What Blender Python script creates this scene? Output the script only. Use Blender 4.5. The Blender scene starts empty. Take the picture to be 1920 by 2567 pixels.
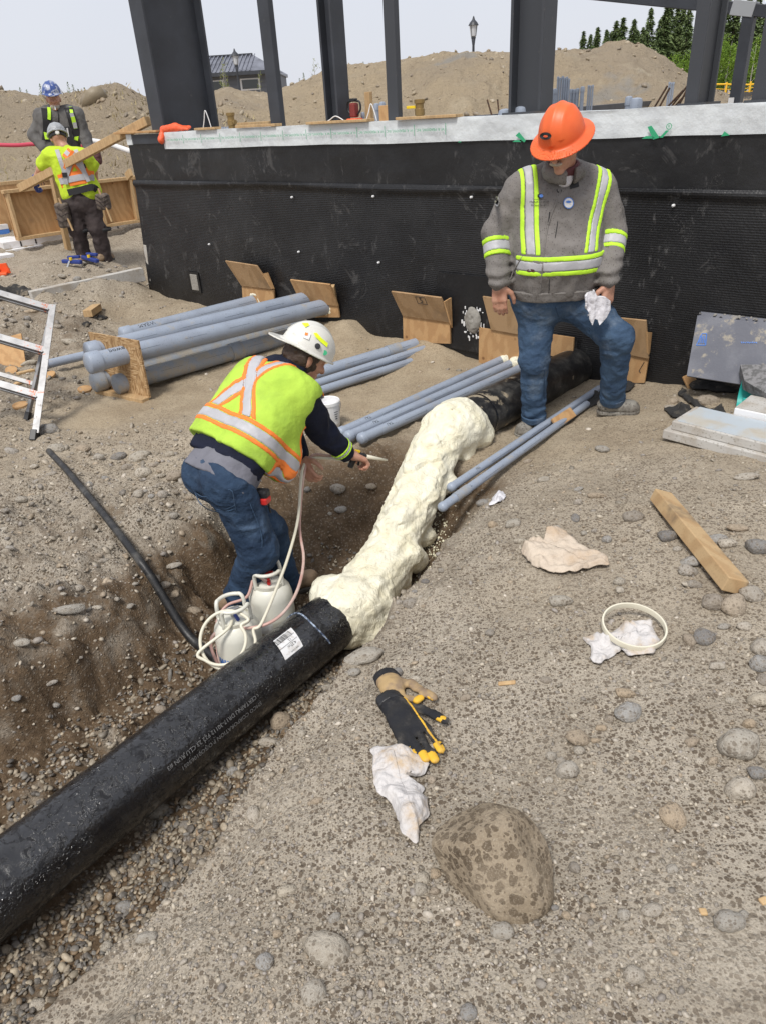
import bpy, bmesh, math, random
import numpy as np
from mathutils import Vector, Matrix, Euler
random.seed(7); RNG = np.random.default_rng(7)
SC = bpy.context.scene
COL = SC.collection
# ------------------------------------------------------------------ camera
F = 1800.0; PW, PH = 1920, 2567
TH = math.radians(29.2); RO = math.radians(3.56); HC = 1.88
_fw = np.array([0, math.cos(TH), -math.sin(TH)]); _r0 = np.array([1., 0, 0]); _u0 = np.array([0, math.sin(TH), math.cos(TH)])
_R = _r0*math.cos(RO) - _u0*math.sin(RO); _U = _u0*math.cos(RO) + _r0*math.sin(RO)
CAMP = np.array([0, 0, HC])
cd = bpy.data.cameras.new('camera'); cam = bpy.data.objects.new('camera', cd); COL.objects.link(cam)
cd.sensor_fit = 'VERTICAL'; cd.sensor_height = 36.0; cd.lens = F/PH*36.0; cd.clip_start = 0.05; cd.clip_end = 3000
cam.matrix_world = Matrix(((_R[0], _U[0], -_fw[0], 0), (_R[1], _U[1], -_fw[1], 0), (_R[2], _U[2], -_fw[2], HC), (0, 0, 0, 1)))
SC.camera = cam
# ------------------------------------------------------------------ sky, sun, exposure
w = bpy.data.worlds.new('World'); SC.world = w; w.use_nodes = True
nt = w.node_tree; bg = nt.nodes['Background']
sky = nt.nodes.new('ShaderNodeTexSky'); sky.sky_type = 'NISHITA'; sky.sun_disc = False
SUN_EL = math.radians(58); SUN_AZ = math.radians(205)     # compass angle from +y, clockwise
sky.sun_elevation = SUN_EL; sky.sun_rotation = SUN_AZ; sky.dust_density = 3.0; sky.air_density = 1.0
mx = nt.nodes.new('ShaderNodeMix'); mx.data_type = 'RGBA'; mx.inputs[0].default_value = 0.88
mx.inputs[7].default_value = (6.9, 7.1, 7.75, 1)            # high thin overcast
cn = nt.nodes.new('ShaderNodeTexNoise'); cn.inputs['Scale'].default_value = 2.2; cn.inputs['Detail'].default_value = 5; cm = nt.nodes.new('ShaderNodeMix'); cm.data_type = 'RGBA'; tcw = nt.nodes.new('ShaderNodeTexCoord'); nt.links.new(tcw.outputs['Generated'], cn.inputs['Vector']); nt.links.new(cn.outputs[0], cm.inputs[0])
cm.inputs[6].default_value = (6.3, 6.55, 7.35, 1); cm.inputs[7].default_value = (7.5, 7.65, 8.1, 1); nt.links.new(cm.outputs[2], mx.inputs[7])       # soft cloud variation, alike all round
nt.links.new(sky.outputs[0], mx.inputs[6]); nt.links.new(mx.outputs[2], bg.inputs[0]); bg.inputs[1].default_value = 0.1
sd = bpy.data.lights.new('sun', 'SUN'); sd.energy = 2.5; sd.angle = math.radians(14); sd.color = (1, .96, .9)
sun = bpy.data.objects.new('sun', sd); COL.objects.link(sun)
sdir = Vector((math.sin(SUN_AZ)*math.cos(SUN_EL), math.cos(SUN_AZ)*math.cos(SUN_EL), math.sin(SUN_EL)))
sun.rotation_euler = sdir.to_track_quat('Z', 'Y').to_euler(); sun.location = (0, 0, 30)
SC.view_settings.view_transform = 'Standard'; SC.view_settings.look = 'None'; SC.view_settings.gamma = 1.0
SC.view_settings.exposure = 0.24; SC.view_settings.use_curve_mapping = False
# ------------------------------------------------------------------ pixel helpers (a pixel gives a direction only)
def ray(u, v): return _fw + (u-960)/F*_R - (v-1283.5)/F*_U
def atz(u, v, z): d = ray(u, v); return CAMP + d*(z-HC)/d[2]
def aty(u, v, y): d = ray(u, v); return CAMP + d*y/d[1]
WP = np.array([.918, 5.687, 0]); WD = np.array([-.744, .668, 0.]); WD /= np.linalg.norm(WD); WN = np.array([-WD[1], WD[0], 0.])
WN = np.array([-.668, -.744, 0.]); WN /= np.linalg.norm(WN)         # towards the trench
def wp(s, z, off=0.0): return WP + WD*s + WN*off + np.array([0, 0, z])
def wpix(u, v, off=0.0):
    d = ray(u, v); return CAMP + d*(np.dot(WP + WN*off - CAMP, WN)/np.dot(d, WN))
def V3(*a): return np.array(a, float)
def nrm(a): a = np.asarray(a, float); return a/np.linalg.norm(a)
# ------------------------------------------------------------------ noise
def _hash(ix, iy, iz):
    h = ix*np.uint32(374761393) + iy*np.uint32(668265263) + iz*np.uint32(2147483647) + np.uint32(1274126177)
    h ^= h >> np.uint32(13); h *= np.uint32(1274126177); h ^= h >> np.uint32(16); h *= np.uint32(2246822519); h ^= h >> np.uint32(15)
    return (h & np.uint32(0xFFFFFF)).astype(np.float32)*np.float32(1/0xFFFFFF)
def vnoise(P):
    P = np.asarray(P, np.float32); i = np.floor(P); f = P-i; f = f*f*(3-2*f); i = i.astype(np.int32).astype(np.uint32)
    x0, y0, z0 = i[..., 0], i[..., 1], i[..., 2]; fx, fy, fz = f[..., 0], f[..., 1], f[..., 2]
    def L(a, b, t): return a+(b-a)*t
    o1 = np.uint32(1); c = [_hash(x, y, z) for z in (z0, z0+o1) for y in (y0, y0+o1) for x in (x0, x0+o1)]
    return L(L(L(c[0], c[1], fx), L(c[2], c[3], fx), fy), L(L(c[4], c[5], fx), L(c[6], c[7], fx), fy), fz)*2-1
def fbm(P, octv=4, gain=.5):
    P = np.asarray(P, np.float32); s = 0; a = 1.0; t = 0
    for k in range(octv):
        s = s + a*vnoise(P*(2.03**k)+k*17.3); t += a; a *= gain
    return s/t
def fbm2(x, y, sc, octv=4, gain=.5, seed=0.): return fbm(np.stack([x*sc, y*sc, np.full_like(x, seed)], -1), octv, gain)
def sstep(a, b, x): t = np.clip((x-a)/(b-a), 0, 1); return t*t*(3-2*t)
# ------------------------------------------------------------------ object helpers
WLOC = {}
def link(o, parent=None):
    COL.objects.link(o)
    if parent is not None: o.parent = parent
    return o
def thing(name, label, cat, loc, group=None):
    o = bpy.data.objects.new(name, None); o.empty_display_size = .1; COL.objects.link(o)
    o.location = Vector(loc); WLOC[o.name] = np.array(loc, float); tag(o, label, cat, group); return o
def tag(o, label, cat=None, group=None, kind=None):
    if label: o['label'] = label
    if cat: o['category'] = cat
    if group: o['group'] = group
    if kind: o['kind'] = kind
    return o
def obj(name, vf, mat, parent=None, smooth=False, bevel=0, auto=None, kind=None):
    v, f = vf; v = np.asarray(v, float)
    lo, hi = v.min(0), v.max(0); c = np.array([(lo[0]+hi[0])/2, (lo[1]+hi[1])/2, lo[2]])
    me = bpy.data.meshes.new(name)
    if isinstance(f, np.ndarray):
        n = len(f); k = f.shape[1]
        me.vertices.add(len(v)); me.vertices.foreach_set('co', (v-c).astype(np.float32).ravel())
        me.loops.add(n*k); me.loops.foreach_set('vertex_index', f.astype(np.int32).ravel())
        me.polygons.add(n); me.polygons.foreach_set('loop_start', np.arange(0, n*k, k, dtype=np.int32))
        me.update(calc_edges=True)
    else:
        me.from_pydata((v-c).tolist(), [], [list(x) for x in f]); me.update()
    if mat is not None: me.materials.append(mat)
    if smooth: me.polygons.foreach_set('use_smooth', np.ones(len(me.polygons), bool))
    o = bpy.data.objects.new(name, me); link(o, parent)
    o.location = Vector(c - (WLOC[parent.name] if parent is not None else 0)); WLOC[o.name] = c
    if bevel:
        b = o.modifiers.new('bevel', 'BEVEL'); b.width = bevel; b.segments = 2; b.limit_method = 'ANGLE'; b.angle_limit = math.radians(40)
    if auto is not None: me.set_sharp_from_angle(angle=math.radians(auto)) if smooth else None
    if kind: o['kind'] = kind
    return o
def jn(*vfs):
    vs, fs, n = [], [], 0
    for v, f in vfs:
        vs.append(np.asarray(v, float)); fs += [[i+n for i in q] for q in (f.tolist() if isinstance(f, np.ndarray) else f)]; n += len(v)
    return np.concatenate(vs), fs
def boxg(c, ax, ay, az, sx, sy, sz):
    c = np.asarray(c, float); ax, ay, az = [np.asarray(a, float) for a in (ax, ay, az)]
    v = [c+ax*sx/2*i+ay*sy/2*j+az*sz/2*k for k in (-1, 1) for j in (-1, 1) for i in (-1, 1)]
    return np.array(v), [[0, 2, 3, 1], [4, 5, 7, 6], [0, 1, 5, 4], [2, 6, 7, 3], [0, 4, 6, 2], [1, 3, 7, 5]]
def frame(t, up=(0, 0, 1)):
    t = nrm(t); up = np.asarray(up, float)
    if abs(np.dot(t, up)) > .98: up = V3(1, 0, 0)
    a = nrm(np.cross(t, up)); b = np.cross(a, t); return t, a, b
def beamg(p, q, wd, ht, up=(0, 0, 1)):
    p, q = np.asarray(p, float), np.asarray(q, float); t, a, b = frame(q-p, up)
    return boxg((p+q)/2, t, a, b, np.linalg.norm(q-p), wd, ht)
def tubeg(pts, r, seg=12, cap=True):
    pts = np.asarray(pts, float); n = len(pts); rr = np.broadcast_to(np.asarray(r, float), (n,))
    vs, fs = [], []; prev = None
    for i in range(n):
        t = nrm(pts[min(i+1, n-1)]-pts[max(i-1, 0)])
        if prev is None: _, a, b = frame(t)
        else: a = nrm(prev - t*np.dot(prev, t)); b = np.cross(a, t)
        prev = a
        for k in range(seg):
            an = 2*math.pi*k/seg; vs.append(pts[i]+rr[i]*(a*math.cos(an)+b*math.sin(an)))
    for i in range(n-1):
        for k in range(seg):
            k2 = (k+1) % seg; fs.append([i*seg+k, i*seg+k2, (i+1)*seg+k2, (i+1)*seg+k])
    if cap:
        fs.append(list(range(seg))[::-1]); fs.append([(n-1)*seg+k for k in range(seg)])
    # outward orientation
    return np.array(vs), [q[::-1] for q in fs]
def lathe(c, axis, prof, seg=24):
    """prof: list of (radius, height along axis)"""
    t, a, b = frame(axis); c = np.asarray(c, float); vs, fs = [], []
    for r, h in prof:
        for k in range(seg):
            an = 2*math.pi*k/seg; vs.append(c+t*h+max(r, 1e-4)*(a*math.cos(an)+b*math.sin(an)))
    for i in range(len(prof)-1):
        for k in range(seg):
            k2 = (k+1) % seg; fs.append([i*seg+k, (i+1)*seg+k, (i+1)*seg+k2, i*seg+k2])
    return np.array(vs), fs
def bez(pts, n=24):
    """Catmull-Rom through the points"""
    p = np.asarray(pts, float); p = np.vstack([2*p[0]-p[1], p, 2*p[-1]-p[-2]]); out = []
    for i in range(1, len(p)-2):
        for t in np.linspace(0, 1, n, endpoint=False):
            a, b, c, d = p[i-1], p[i], p[i+1], p[i+2]
            out.append(.5*((2*b)+(-a+c)*t+(2*a-5*b+4*c-d)*t*t+(-a+3*b-3*c+d)*t**3))
    out.append(p[-2]); return np.array(out)
# ------------------------------------------------------------------ signed distance modelling
def sub(P, c): return P-np.asarray(c, np.float32)
def L2(a): return np.sqrt((a*a).sum(-1))
def cap(P, a, b, ra, rb):
    a = np.asarray(a, np.float32); b = np.asarray(b, np.float32); ab = b-a
    t = np.clip(((P-a)@ab)/max(float(ab@ab), 1e-9), 0, 1)
    return L2(P-a-t[..., None]*ab)-(ra+t*(rb-ra))
def caps(P, lst, k=.03):
    d = None
    for c in lst:
        e = cap(P, *c[:4]); d = e if d is None else smin(d, e, c[4] if len(c) > 4 else k)
    return d
def smin(a, b, k):
    h = np.clip(.5+.5*(b-a)/k, 0, 1); return b+(a-b)*h-k*h*(1-h)
def smax(a, b, k): return -smin(-a, -b, k)
def local(P, c, ax, ay, az):
    q = P-np.asarray(c, np.float32); return np.stack([q@np.asarray(ax, np.float32), q@np.asarray(ay, np.float32), q@np.asarray(az, np.float32)], -1)
def ellp(q, r):
    r = np.asarray(r, np.float32); k0 = L2(q/r); k1 = L2(q/(r*r))+1e-9; return k0*(k0-1)/k1
def boxd(q, s, r=0.0):
    a = np.abs(q)-np.asarray(s, np.float32)+r; return L2(np.maximum(a, 0))+np.minimum(a.max(-1), 0)-r
def snets(Fv, lo, h):
    S = Fv < 0; n = np.array(Fv.shape)-1
    sl = lambda a, d: a[d[0]:d[0]+n[0], d[1]:d[1]+n[1], d[2]:d[2]+n[2]]
    cs = [(i, j, k) for i in (0, 1) for j in (0, 1) for k in (0, 1)]
    cnt = sum(sl(S, c).astype(np.int8) for c in cs); m = (cnt > 0) & (cnt < 8)
    ijk = np.argwhere(m); idx = np.full(m.shape, -1, np.int64); idx[m] = np.arange(len(ijk))
    acc = np.zeros((len(ijk), 3)); num = np.zeros(len(ijk))
    for c in cs:
        for ax in range(3):
            if c[ax]: continue
            e = list(c); e[ax] = 1
            fa = Fv[ijk[:, 0]+c[0], ijk[:, 1]+c[1], ijk[:, 2]+c[2]]; fb = Fv[ijk[:, 0]+e[0], ijk[:, 1]+e[1], ijk[:, 2]+e[2]]
            x = (fa < 0) != (fb < 0); t = np.where(x, fa/np.where(x, fa-fb, 1), 0)
            p = np.tile(np.array(c, float), (len(ijk), 1)); p[:, ax] = t
            acc += p*x[:, None]; num += x
    verts = (ijk+acc/num[:, None])*h+np.asarray(lo)
    fs = []
    for ax in range(3):
        b, c = [(1, 2), (2, 0), (0, 1)][ax]
        A = np.take(S, range(0, S.shape[ax]-1), ax); B = np.take(S, range(1, S.shape[ax]), ax)
        e = np.argwhere(A != B)
        ok = (e[:, b] > 0) & (e[:, c] > 0) & (e[:, b] < n[b]) & (e[:, c] < n[c]); e = e[ok]
        ins = S[e[:, 0], e[:, 1], e[:, 2]]
        def cell(db, dc):
            q = e.copy(); q[:, b] += db; q[:, c] += dc; return idx[q[:, 0], q[:, 1], q[:, 2]]
        q = np.stack([cell(-1, -1), cell(0, -1), cell(0, 0), cell(-1, 0)], 1)
        q[~ins] = q[~ins][:, ::-1]; fs.append(q)
    return verts, np.concatenate(fs)
def sdf(fn, lo, hi, h, blk=20):
    """evaluate only the blocks near the surface, then mesh"""
    lo = np.asarray(lo, float); hi = np.asarray(hi, float); n = np.ceil((hi-lo)/h).astype(int)+1; n = ((n+blk-1)//blk)*blk
    nb = n//blk; Fv = np.empty(n, np.float32); g = np.stack(np.meshgrid(*[np.arange(k) for k in nb], indexing='ij'), -1).reshape(-1, 3)
    cen = (lo+(g*blk+(blk-1)/2)*h).astype(np.float32); dc = fn(cen[:, None, :])[:, 0]; lim = blk*h*.5*1.75+.02
    loc = np.stack(np.meshgrid(*[np.arange(blk)]*3, indexing='ij'), -1).reshape(-1, 3)*h
    for i, (b, d) in enumerate(zip(g, dc)):
        sl = tuple(slice(q*blk, q*blk+blk) for q in b)
        if abs(d) > lim: Fv[sl] = d; continue
        P = (lo+b*blk*h+loc).astype(np.float32); Fv[sl] = fn(P[None])[0].reshape(blk, blk, blk)
    return snets(Fv, lo, h)
def rough(P, d, amp, sc, octv=3, band=.06):
    m = np.abs(d) < band; d = d.copy()
    if m.any(): d[m] += amp*fbm(P[m]*sc, octv)
    return d
# ------------------------------------------------------------------ materials
class NB:
    def __init__(s, name):
        s.m = bpy.data.materials.new(name); s.m.use_nodes = True; s.t = s.m.node_tree; s.b = s.t.nodes['Principled BSDF']
        s.co = s.n('ShaderNodeTexCoord').outputs['Object']
    def n(s, typ, ins=None, **kw):
        x = s.t.nodes.new(typ)
        for k, v in kw.items(): setattr(x, k, v)
        for k, v in (ins or {}).items():
            i = x.inputs[k]
            if hasattr(v, 'is_output'): s.t.links.new(v, i)
            else: i.default_value = v
        return x
    def lk(s, a, b): s.t.links.new(a, b)
    def map(s, co=None, scale=(1, 1, 1), rot=(0, 0, 0)):
        return s.n('ShaderNodeMapping', {'Vector': co or s.co, 'Scale': scale, 'Rotation': rot}).outputs[0]
    def noise(s, scale, detail=4, rough=.55, co=None, dist=0):
        return s.n('ShaderNodeTexNoise', {'Vector': co or s.co, 'Scale': scale, 'Detail': detail, 'Roughness': rough, 'Distortion': dist}).outputs[0]
    def vor(s, scale, co=None, feature='F1', rnd=1.0):
        return s.n('ShaderNodeTexVoronoi', {'Vector': co or s.co, 'Scale': scale, 'Randomness': rnd}, feature=feature)
    def rng(s, x, a, b, c=0., d=1.): return s.n('ShaderNodeMapRange', {0: x, 1: a, 2: b, 3: c, 4: d}, interpolation_type='SMOOTHSTEP').outputs[0]
    def mix(s, f, a, b, mode='MIX'):
        x = s.n('ShaderNodeMix', data_type='RGBA', blend_type=mode)
        for k, v in ((0, f), (6, a), (7, b)):
            if hasattr(v, 'is_output'): s.lk(v, x.inputs[k])
            else: x.inputs[k].default_value = v if k == 0 else (tuple(v)+(1,))[:4]
        return x.outputs[2]
    def mth(s, op, a, b=0., c=None):
        x = s.n('ShaderNodeMath', operation=op)
        for k, v in enumerate((a, b) if c is None else (a, b, c)):
            if hasattr(v, 'is_output'): s.lk(v, x.inputs[k])
            else: x.inputs[k].default_value = v
        return x.outputs[0]
    def ramp(s, x, stops):
        r = s.n('ShaderNodeValToRGB', {0: x}); e = r.color_ramp.elements
        while len(e) < len(stops): e.new(.5)
        for q, (p, c) in zip(e, stops): q.position = p; q.color = tuple(c)+(1,)
        return r.outputs[0]
    def bump(s, h, strength, dist=.01, prev=None):
        x = s.n('ShaderNodeBump', {'Strength': strength, 'Distance': dist, 'Height': h})
        if prev is not None: s.lk(prev, x.inputs['Normal'])
        return x.outputs[0]
    def drops(s, scale, size, co=None):
        """random round marks 0..1"""
        v = s.vor(scale, co); r = s.n('ShaderNodeSeparateColor', {0: v.outputs['Color']}).outputs[0]
        lim = s.mth('MULTIPLY', r, size); return s.rng(s.mth('SUBTRACT', v.outputs['Distance'], lim), -.05, .05, 1., 0.)
    def out(s, col, rough=.6, normal=None, metal=0., spec=.5, coat=0.):
        for k, v in (('Base Color', col), ('Roughness', rough), ('Metallic', metal), ('Specular IOR Level', spec), ('Coat Weight', coat)):
            if hasattr(v, 'is_output'): s.lk(v, s.b.inputs[k])
            else: s.b.inputs[k].default_value = v if k != 'Base Color' else tuple(v)+(1,)
        if normal is not None: s.lk(normal, s.b.inputs['Normal'])
        return s.m
def mat(name, col, rough=.6, var=None, bump=None, spots=None, dust=None, metal=0., spec=.5, coat=0.):
    b = NB(name); c = tuple(col)
    if var:
        sc, c2, lo, hi = var; c = b.mix(b.rng(b.noise(sc, 6), lo, hi), c, c2)
    if dust:
        sc, lo, hi, c2, amt = dust; f = b.mth('MULTIPLY', b.rng(b.noise(sc, 7, .65), lo, hi), amt); c = b.mix(f, c, c2)
    if spots:
        sc, size, c2, amt = spots; c = b.mix(b.mth('MULTIPLY', b.drops(sc, size), amt), c, c2)
    nm = None
    if bump:
        for k in range(0, len(bump), 3): nm = b.bump(b.noise(bump[k], 5), bump[k+1], bump[k+2], nm)
    return b.out(c, rough, nm, metal, spec, coat)
M = {}
# ground: colours come from moisture / sand weights carried by the mesh
def ground_mat():
    b = NB('ground_soil'); z = b.n('ShaderNodeVertexColor', layer_name='zone').outputs[0]
    sp = b.n('ShaderNodeSeparateColor', {0: z}); damp, sand, peb = sp.outputs
    n1 = b.noise(3.2, 6); n2 = b.noise(28, 6, .7); n3 = b.noise(170, 4, .7)
    dry = b.mix(b.rng(n1, .35, .65), (.475, .425, .35), (.39, .345, .28))
    sd = b.mix(b.rng(n1, .35, .65), (.44, .36, .25), (.365, .29, .195))
    wet = b.mix(b.rng(n2, .35, .7), (.085, .055, .031), (.15, .103, .062))
    c = b.mix(sand, dry, sd)
    v = b.vor(75); rc = b.n('ShaderNodeSeparateColor', {0: v.outputs['Color']}).outputs[1]
    grit = b.ramp(rc, [(0, (.14, .115, .09)), (.35, (.29, .24, .18)), (.7, (.40, .345, .27)), (1, (.5, .45, .38))])
    v2 = b.vor(38); rc2 = b.n('ShaderNodeSeparateColor', {0: v2.outputs['Color']}).outputs[0]
    gm = b.mth('MULTIPLY', b.rng(v.outputs['Distance'], .30, .45, 1., 0.), b.rng(rc, .2, .5))
    c = b.mix(b.mth('MULTIPLY', gm, b.mth('MULTIPLY_ADD', peb, .75, .08)), c, grit)
    c = b.mix(b.rng(n3, .36, .66, 0., .40), c, (.155, .12, .085))
    c = b.mix(b.rng(n2, .56, .74, 0., .25), c, (.46, .40, .31))
    dm = b.rng(b.mth('ADD', b.mth('ADD', damp, b.mth('MULTIPLY_ADD', n2, .6, -.3)), b.mth('MULTIPLY', b.mth('MULTIPLY', peb, damp), b.mth('MULTIPLY_ADD', b.noise(6, 5), 3.2, -1.5))), .18, .75)
    c = b.mix(dm, c, b.mix(b.mth('MULTIPLY', gm, .55), wet, b.mix(.5, grit, wet)))
    far = b.n('ShaderNodeCameraData').outputs['View Distance'] if False else None
    dry_m = b.mth('SUBTRACT', 1., dm)
    rain = b.mth('MAXIMUM', b.drops(70, .62), b.mth('MULTIPLY', b.drops(140, .52), .9))
    patch = b.rng(b.noise(2.1, 3), .3, .55, .55, 1.)
    rain = b.mth('MULTIPLY', b.mth('MULTIPLY', rain, patch), b.mth('MULTIPLY', dry_m, b.mth('MULTIPLY_ADD', sand, -.55, .86)))
    c = b.mix(rain, c, (.088, .062, .040))
    h = b.mth('ADD', b.mth('MULTIPLY', b.rng(v.outputs['Distance'], .1, .5, 1., 0.), b.mth('MULTIPLY_ADD', peb, .8, .1)), b.mth('MULTIPLY', n3, .8))
    nm = b.bump(h, .65, .009); nm = b.bump(n2, .5, .02, nm)
    return b.out(c, b.rng(dm, 0, 1, .95, .8), nm, 0, .25)
M['ground'] = ground_mat()
def berm_mat():
    b = NB('berm_soil'); n1 = b.noise(.22, 7, .6); n2 = b.noise(2.2, 8, .7); n3 = b.noise(14, 5, .7)
    st = b.noise(1.1, 6, .6, b.map(scale=(1, 1, .25)))
    c = b.mix(b.rng(n1, .35, .65), (.40, .32, .215), (.33, .27, .195))
    c = b.mix(b.rng(n2, .52, .72, 0, .6), c, (.27, .215, .15)); c = b.mix(b.rng(st, .55, .72, 0, .5), c, (.48, .41, .30))
    c = b.mix(b.rng(n3, .55, .7, 0, .5), c, (.16, .13, .1)); c = b.mix(b.rng(b.noise(.5, 4), .62, .7, 0, .6), c, (.27, .27, .26))
    nm = b.bump(n2, .9, .25); nm = b.bump(n3, .7, .06, nm); return b.out(c, .95, nm, 0, .2)
M['berm'] = berm_mat()
def stone_mat():
    b = NB('stone'); r = b.n('ShaderNodeObjectInfo').outputs['Random']
    base = b.ramp(r, [(0, (.52, .46, .365)), (.2, (.37, .35, .315)), (.38, (.58, .52, .43)), (.55, (.29, .265, .235)), (.7, (.46, .36, .25)), (.85, (.40, .39, .37)), (1, (.17, .165, .165))])
    c = b.mix(b.rng(b.noise(2.2, 6, .7), .4, .7, 0, .6), base, (.25, .20, .145)); c = b.mix(b.rng(b.noise(11, 5, .7), .5, .7, 0, .55), c, (.5, .45, .37)); c = b.mix(b.rng(b.noise(16, 5, .7), .58, .72, 0, .35), c, (.17, .14, .105))
    c = b.mix(b.mth('MULTIPLY', b.mth('MAXIMUM', b.drops(3.4, .46), b.drops(7, .38)), .62), c, (.15, .118, .085))
    return b.out(c, .75, b.bump(b.noise(5, 7, .65), .5, .10), 0, .3)
M['stone'] = stone_mat()
def boulder_mat():
    b = NB('boulder_stone')
    c = b.mix(b.rng(b.noise(5, 6), .4, .65), (.37, .30, .215), (.26, .205, .14)); c = b.mix(b.rng(b.noise(100, 4), .5, .72, 0, .5), c, (.2, .16, .12))
    wob = b.n('ShaderNodeTexNoise', {'Vector': b.co, 'Scale': 30.}).outputs[1]
    co = b.n('ShaderNodeVectorMath', {0: b.co, 1: b.n('ShaderNodeVectorMath', {0: wob, 3: .02}, operation='SCALE').outputs[0]}, operation='ADD').outputs[0]
    c = b.mix(b.mth('MULTIPLY', b.mth('MULTIPLY', b.mth('MAXIMUM', b.drops(40, .70, co), b.drops(75, .6, co)), b.rng(b.noise(9, 4), .35, .6, .6, 1.)), .92), c, (.115, .085, .056))
    c = b.mix(b.rng(b.noise(7, 7, .65), .5, .68, 0, .65), c, (.20, .155, .105)); c = b.mix(b.rng(b.noise(210, 4, .7), .5, .7, 0, .5), c, (.5, .43, .33))
    n = b.bump(b.noise(25, 8, .7), .8, .025); n = b.bump(b.noise(140, 4), .5, .005, n); return b.out(c, .88, n, 0, .25)
M['boulder'] = boulder_mat()
def gravel_mat():
    b = NB('gravel_stone'); z = b.n('ShaderNodeVertexColor', layer_name='tint').outputs[0]
    c = b.mix(b.rng(b.noise(90, 5, .7), .4, .7, 0, .45), z, (.14, .11, .08)); c = b.mix(b.rng(b.noise(260, 3), .55, .7, 0, .4), c, (.45, .4, .33))
    return b.out(c, .5, b.bump(b.noise(120, 4), .4, .003), 0, .4)
M['gravel'] = gravel_mat()
def hdpe_mat():
    b = NB('wet_black_plastic'); d1 = b.drops(60, .6); d2 = b.drops(120, .55)
    big = b.rng(b.noise(2.6, 4), .30, .5, .35, 1.); wet = b.mth('MULTIPLY', b.rng(b.noise(26, 8, .78, dist=.8), .38, .52), big); h = b.mth('MULTIPLY', b.mth('MAXIMUM', d1, d2), b.rng(b.noise(4.5, 3), .35, .55))
    c = b.mix(b.rng(b.noise(18, 7, .7), .5, .72, 0, .4), (.0075, .0075, .009), (.040, .038, .036))
    r = b.mth('SUBTRACT', b.rng(wet, 0, 1, .34, .08), b.mth('MULTIPLY', h, .03)); sp = b.rng(wet, 0, 1, .4, 1.)
    nm = b.bump(b.mth('ADD', h, b.mth('MULTIPLY', wet, .2)), .6, .0045); nm = b.bump(b.noise(55, 4), .22, .006, nm); return b.out(c, r, nm, 0, sp, 0.)
M['hdpe'] = hdpe_mat()
def hdpe_dusty():
    b = NB('dusty_black_plastic'); c = b.mix(b.rng(b.noise(9, 7, .7), .42, .72, 0, .75), (.012, .012, .013), (.10, .095, .085))
    c = b.mix(b.rng(b.noise(5.5, 6, .6), .60, .66, 0, .85), c, (.38, .32, .23)); return b.out(c, .45, b.bump(b.noise(40, 5), .35, .006))
M['hdpe_dusty'] = hdpe_dusty()
def wood(name, c1, c2, sc=6., rot=(0, 0, 0), knots=True, stretch=(1, 1, .12), dirt=.3):
    b = NB(name); co = b.map(scale=stretch, rot=rot)
    wv = b.n('ShaderNodeTexWave', {'Vector': co, 'Scale': sc, 'Distortion': 9., 'Detail': 3., 'Detail Scale': 1.6}, wave_type='BANDS', bands_direction='DIAGONAL').outputs[1]
    c = b.mix(b.rng(wv, .2, .9), c1, c2)
    if knots:
        v = b.vor(4.5); c = b.mix(b.rng(v.outputs['Distance'], .03, .09, .8, 0.), c, (.16, .075, .03))
    c = b.mix(b.rng(b.noise(7, 6), .52, .75, 0, dirt), c, (.16, .125, .09)); c = b.mix(b.rng(b.noise(120, 3), .5, .75, 0, .3), c, (.2, .13, .07))
    return b.out(c, .8, b.bump(wv, .15, .002), 0, .3)
M['ply'] = wood('plywood', (.50, .305, .145), (.43, .25, .115), 5., (.3, .2, 0), stretch=(1, 1, .4))
M['ply2'] = wood('weathered_plywood', (.40, .26, .14), (.34, .215, .11), 5., (.5, .1, 0), stretch=(1, 1, .35), dirt=.5)
M['lumber'] = wood('lumber', (.52, .36, .19), (.47, .31, .16), 14., stretch=(1, .15, .15), dirt=.35)
M['lumber_dirty'] = wood('muddy_lumber', (.50, .35, .19), (.44, .29, .15), 3., stretch=(1, 1, .3), dirt=.8)
def osb_mat():
    b = NB('strand_board'); a = b.vor(1, b.map(scale=(22, 22, 140), rot=(.5, .35, .3))); c_ = b.vor(1, b.map(scale=(120, 120, 24), rot=(-.3, .5, .2)))
    r1 = b.n('ShaderNodeSeparateColor', {0: a.outputs['Color']}).outputs[0]; r2 = b.n('ShaderNodeSeparateColor', {0: c_.outputs['Color']}).outputs[1]
    st = [(0, (.22, .125, .055)), (.4, (.37, .225, .105)), (.75, (.47, .31, .16)), (1, (.56, .40, .23))]
    c = b.mix(b.rng(b.noise(9, 2), .48, .52), b.ramp(r1, st), b.ramp(r2, st)); return b.out(c, .8, b.bump(r1, .3, .003), 0, .3)
M['osb'] = osb_mat()
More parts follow.
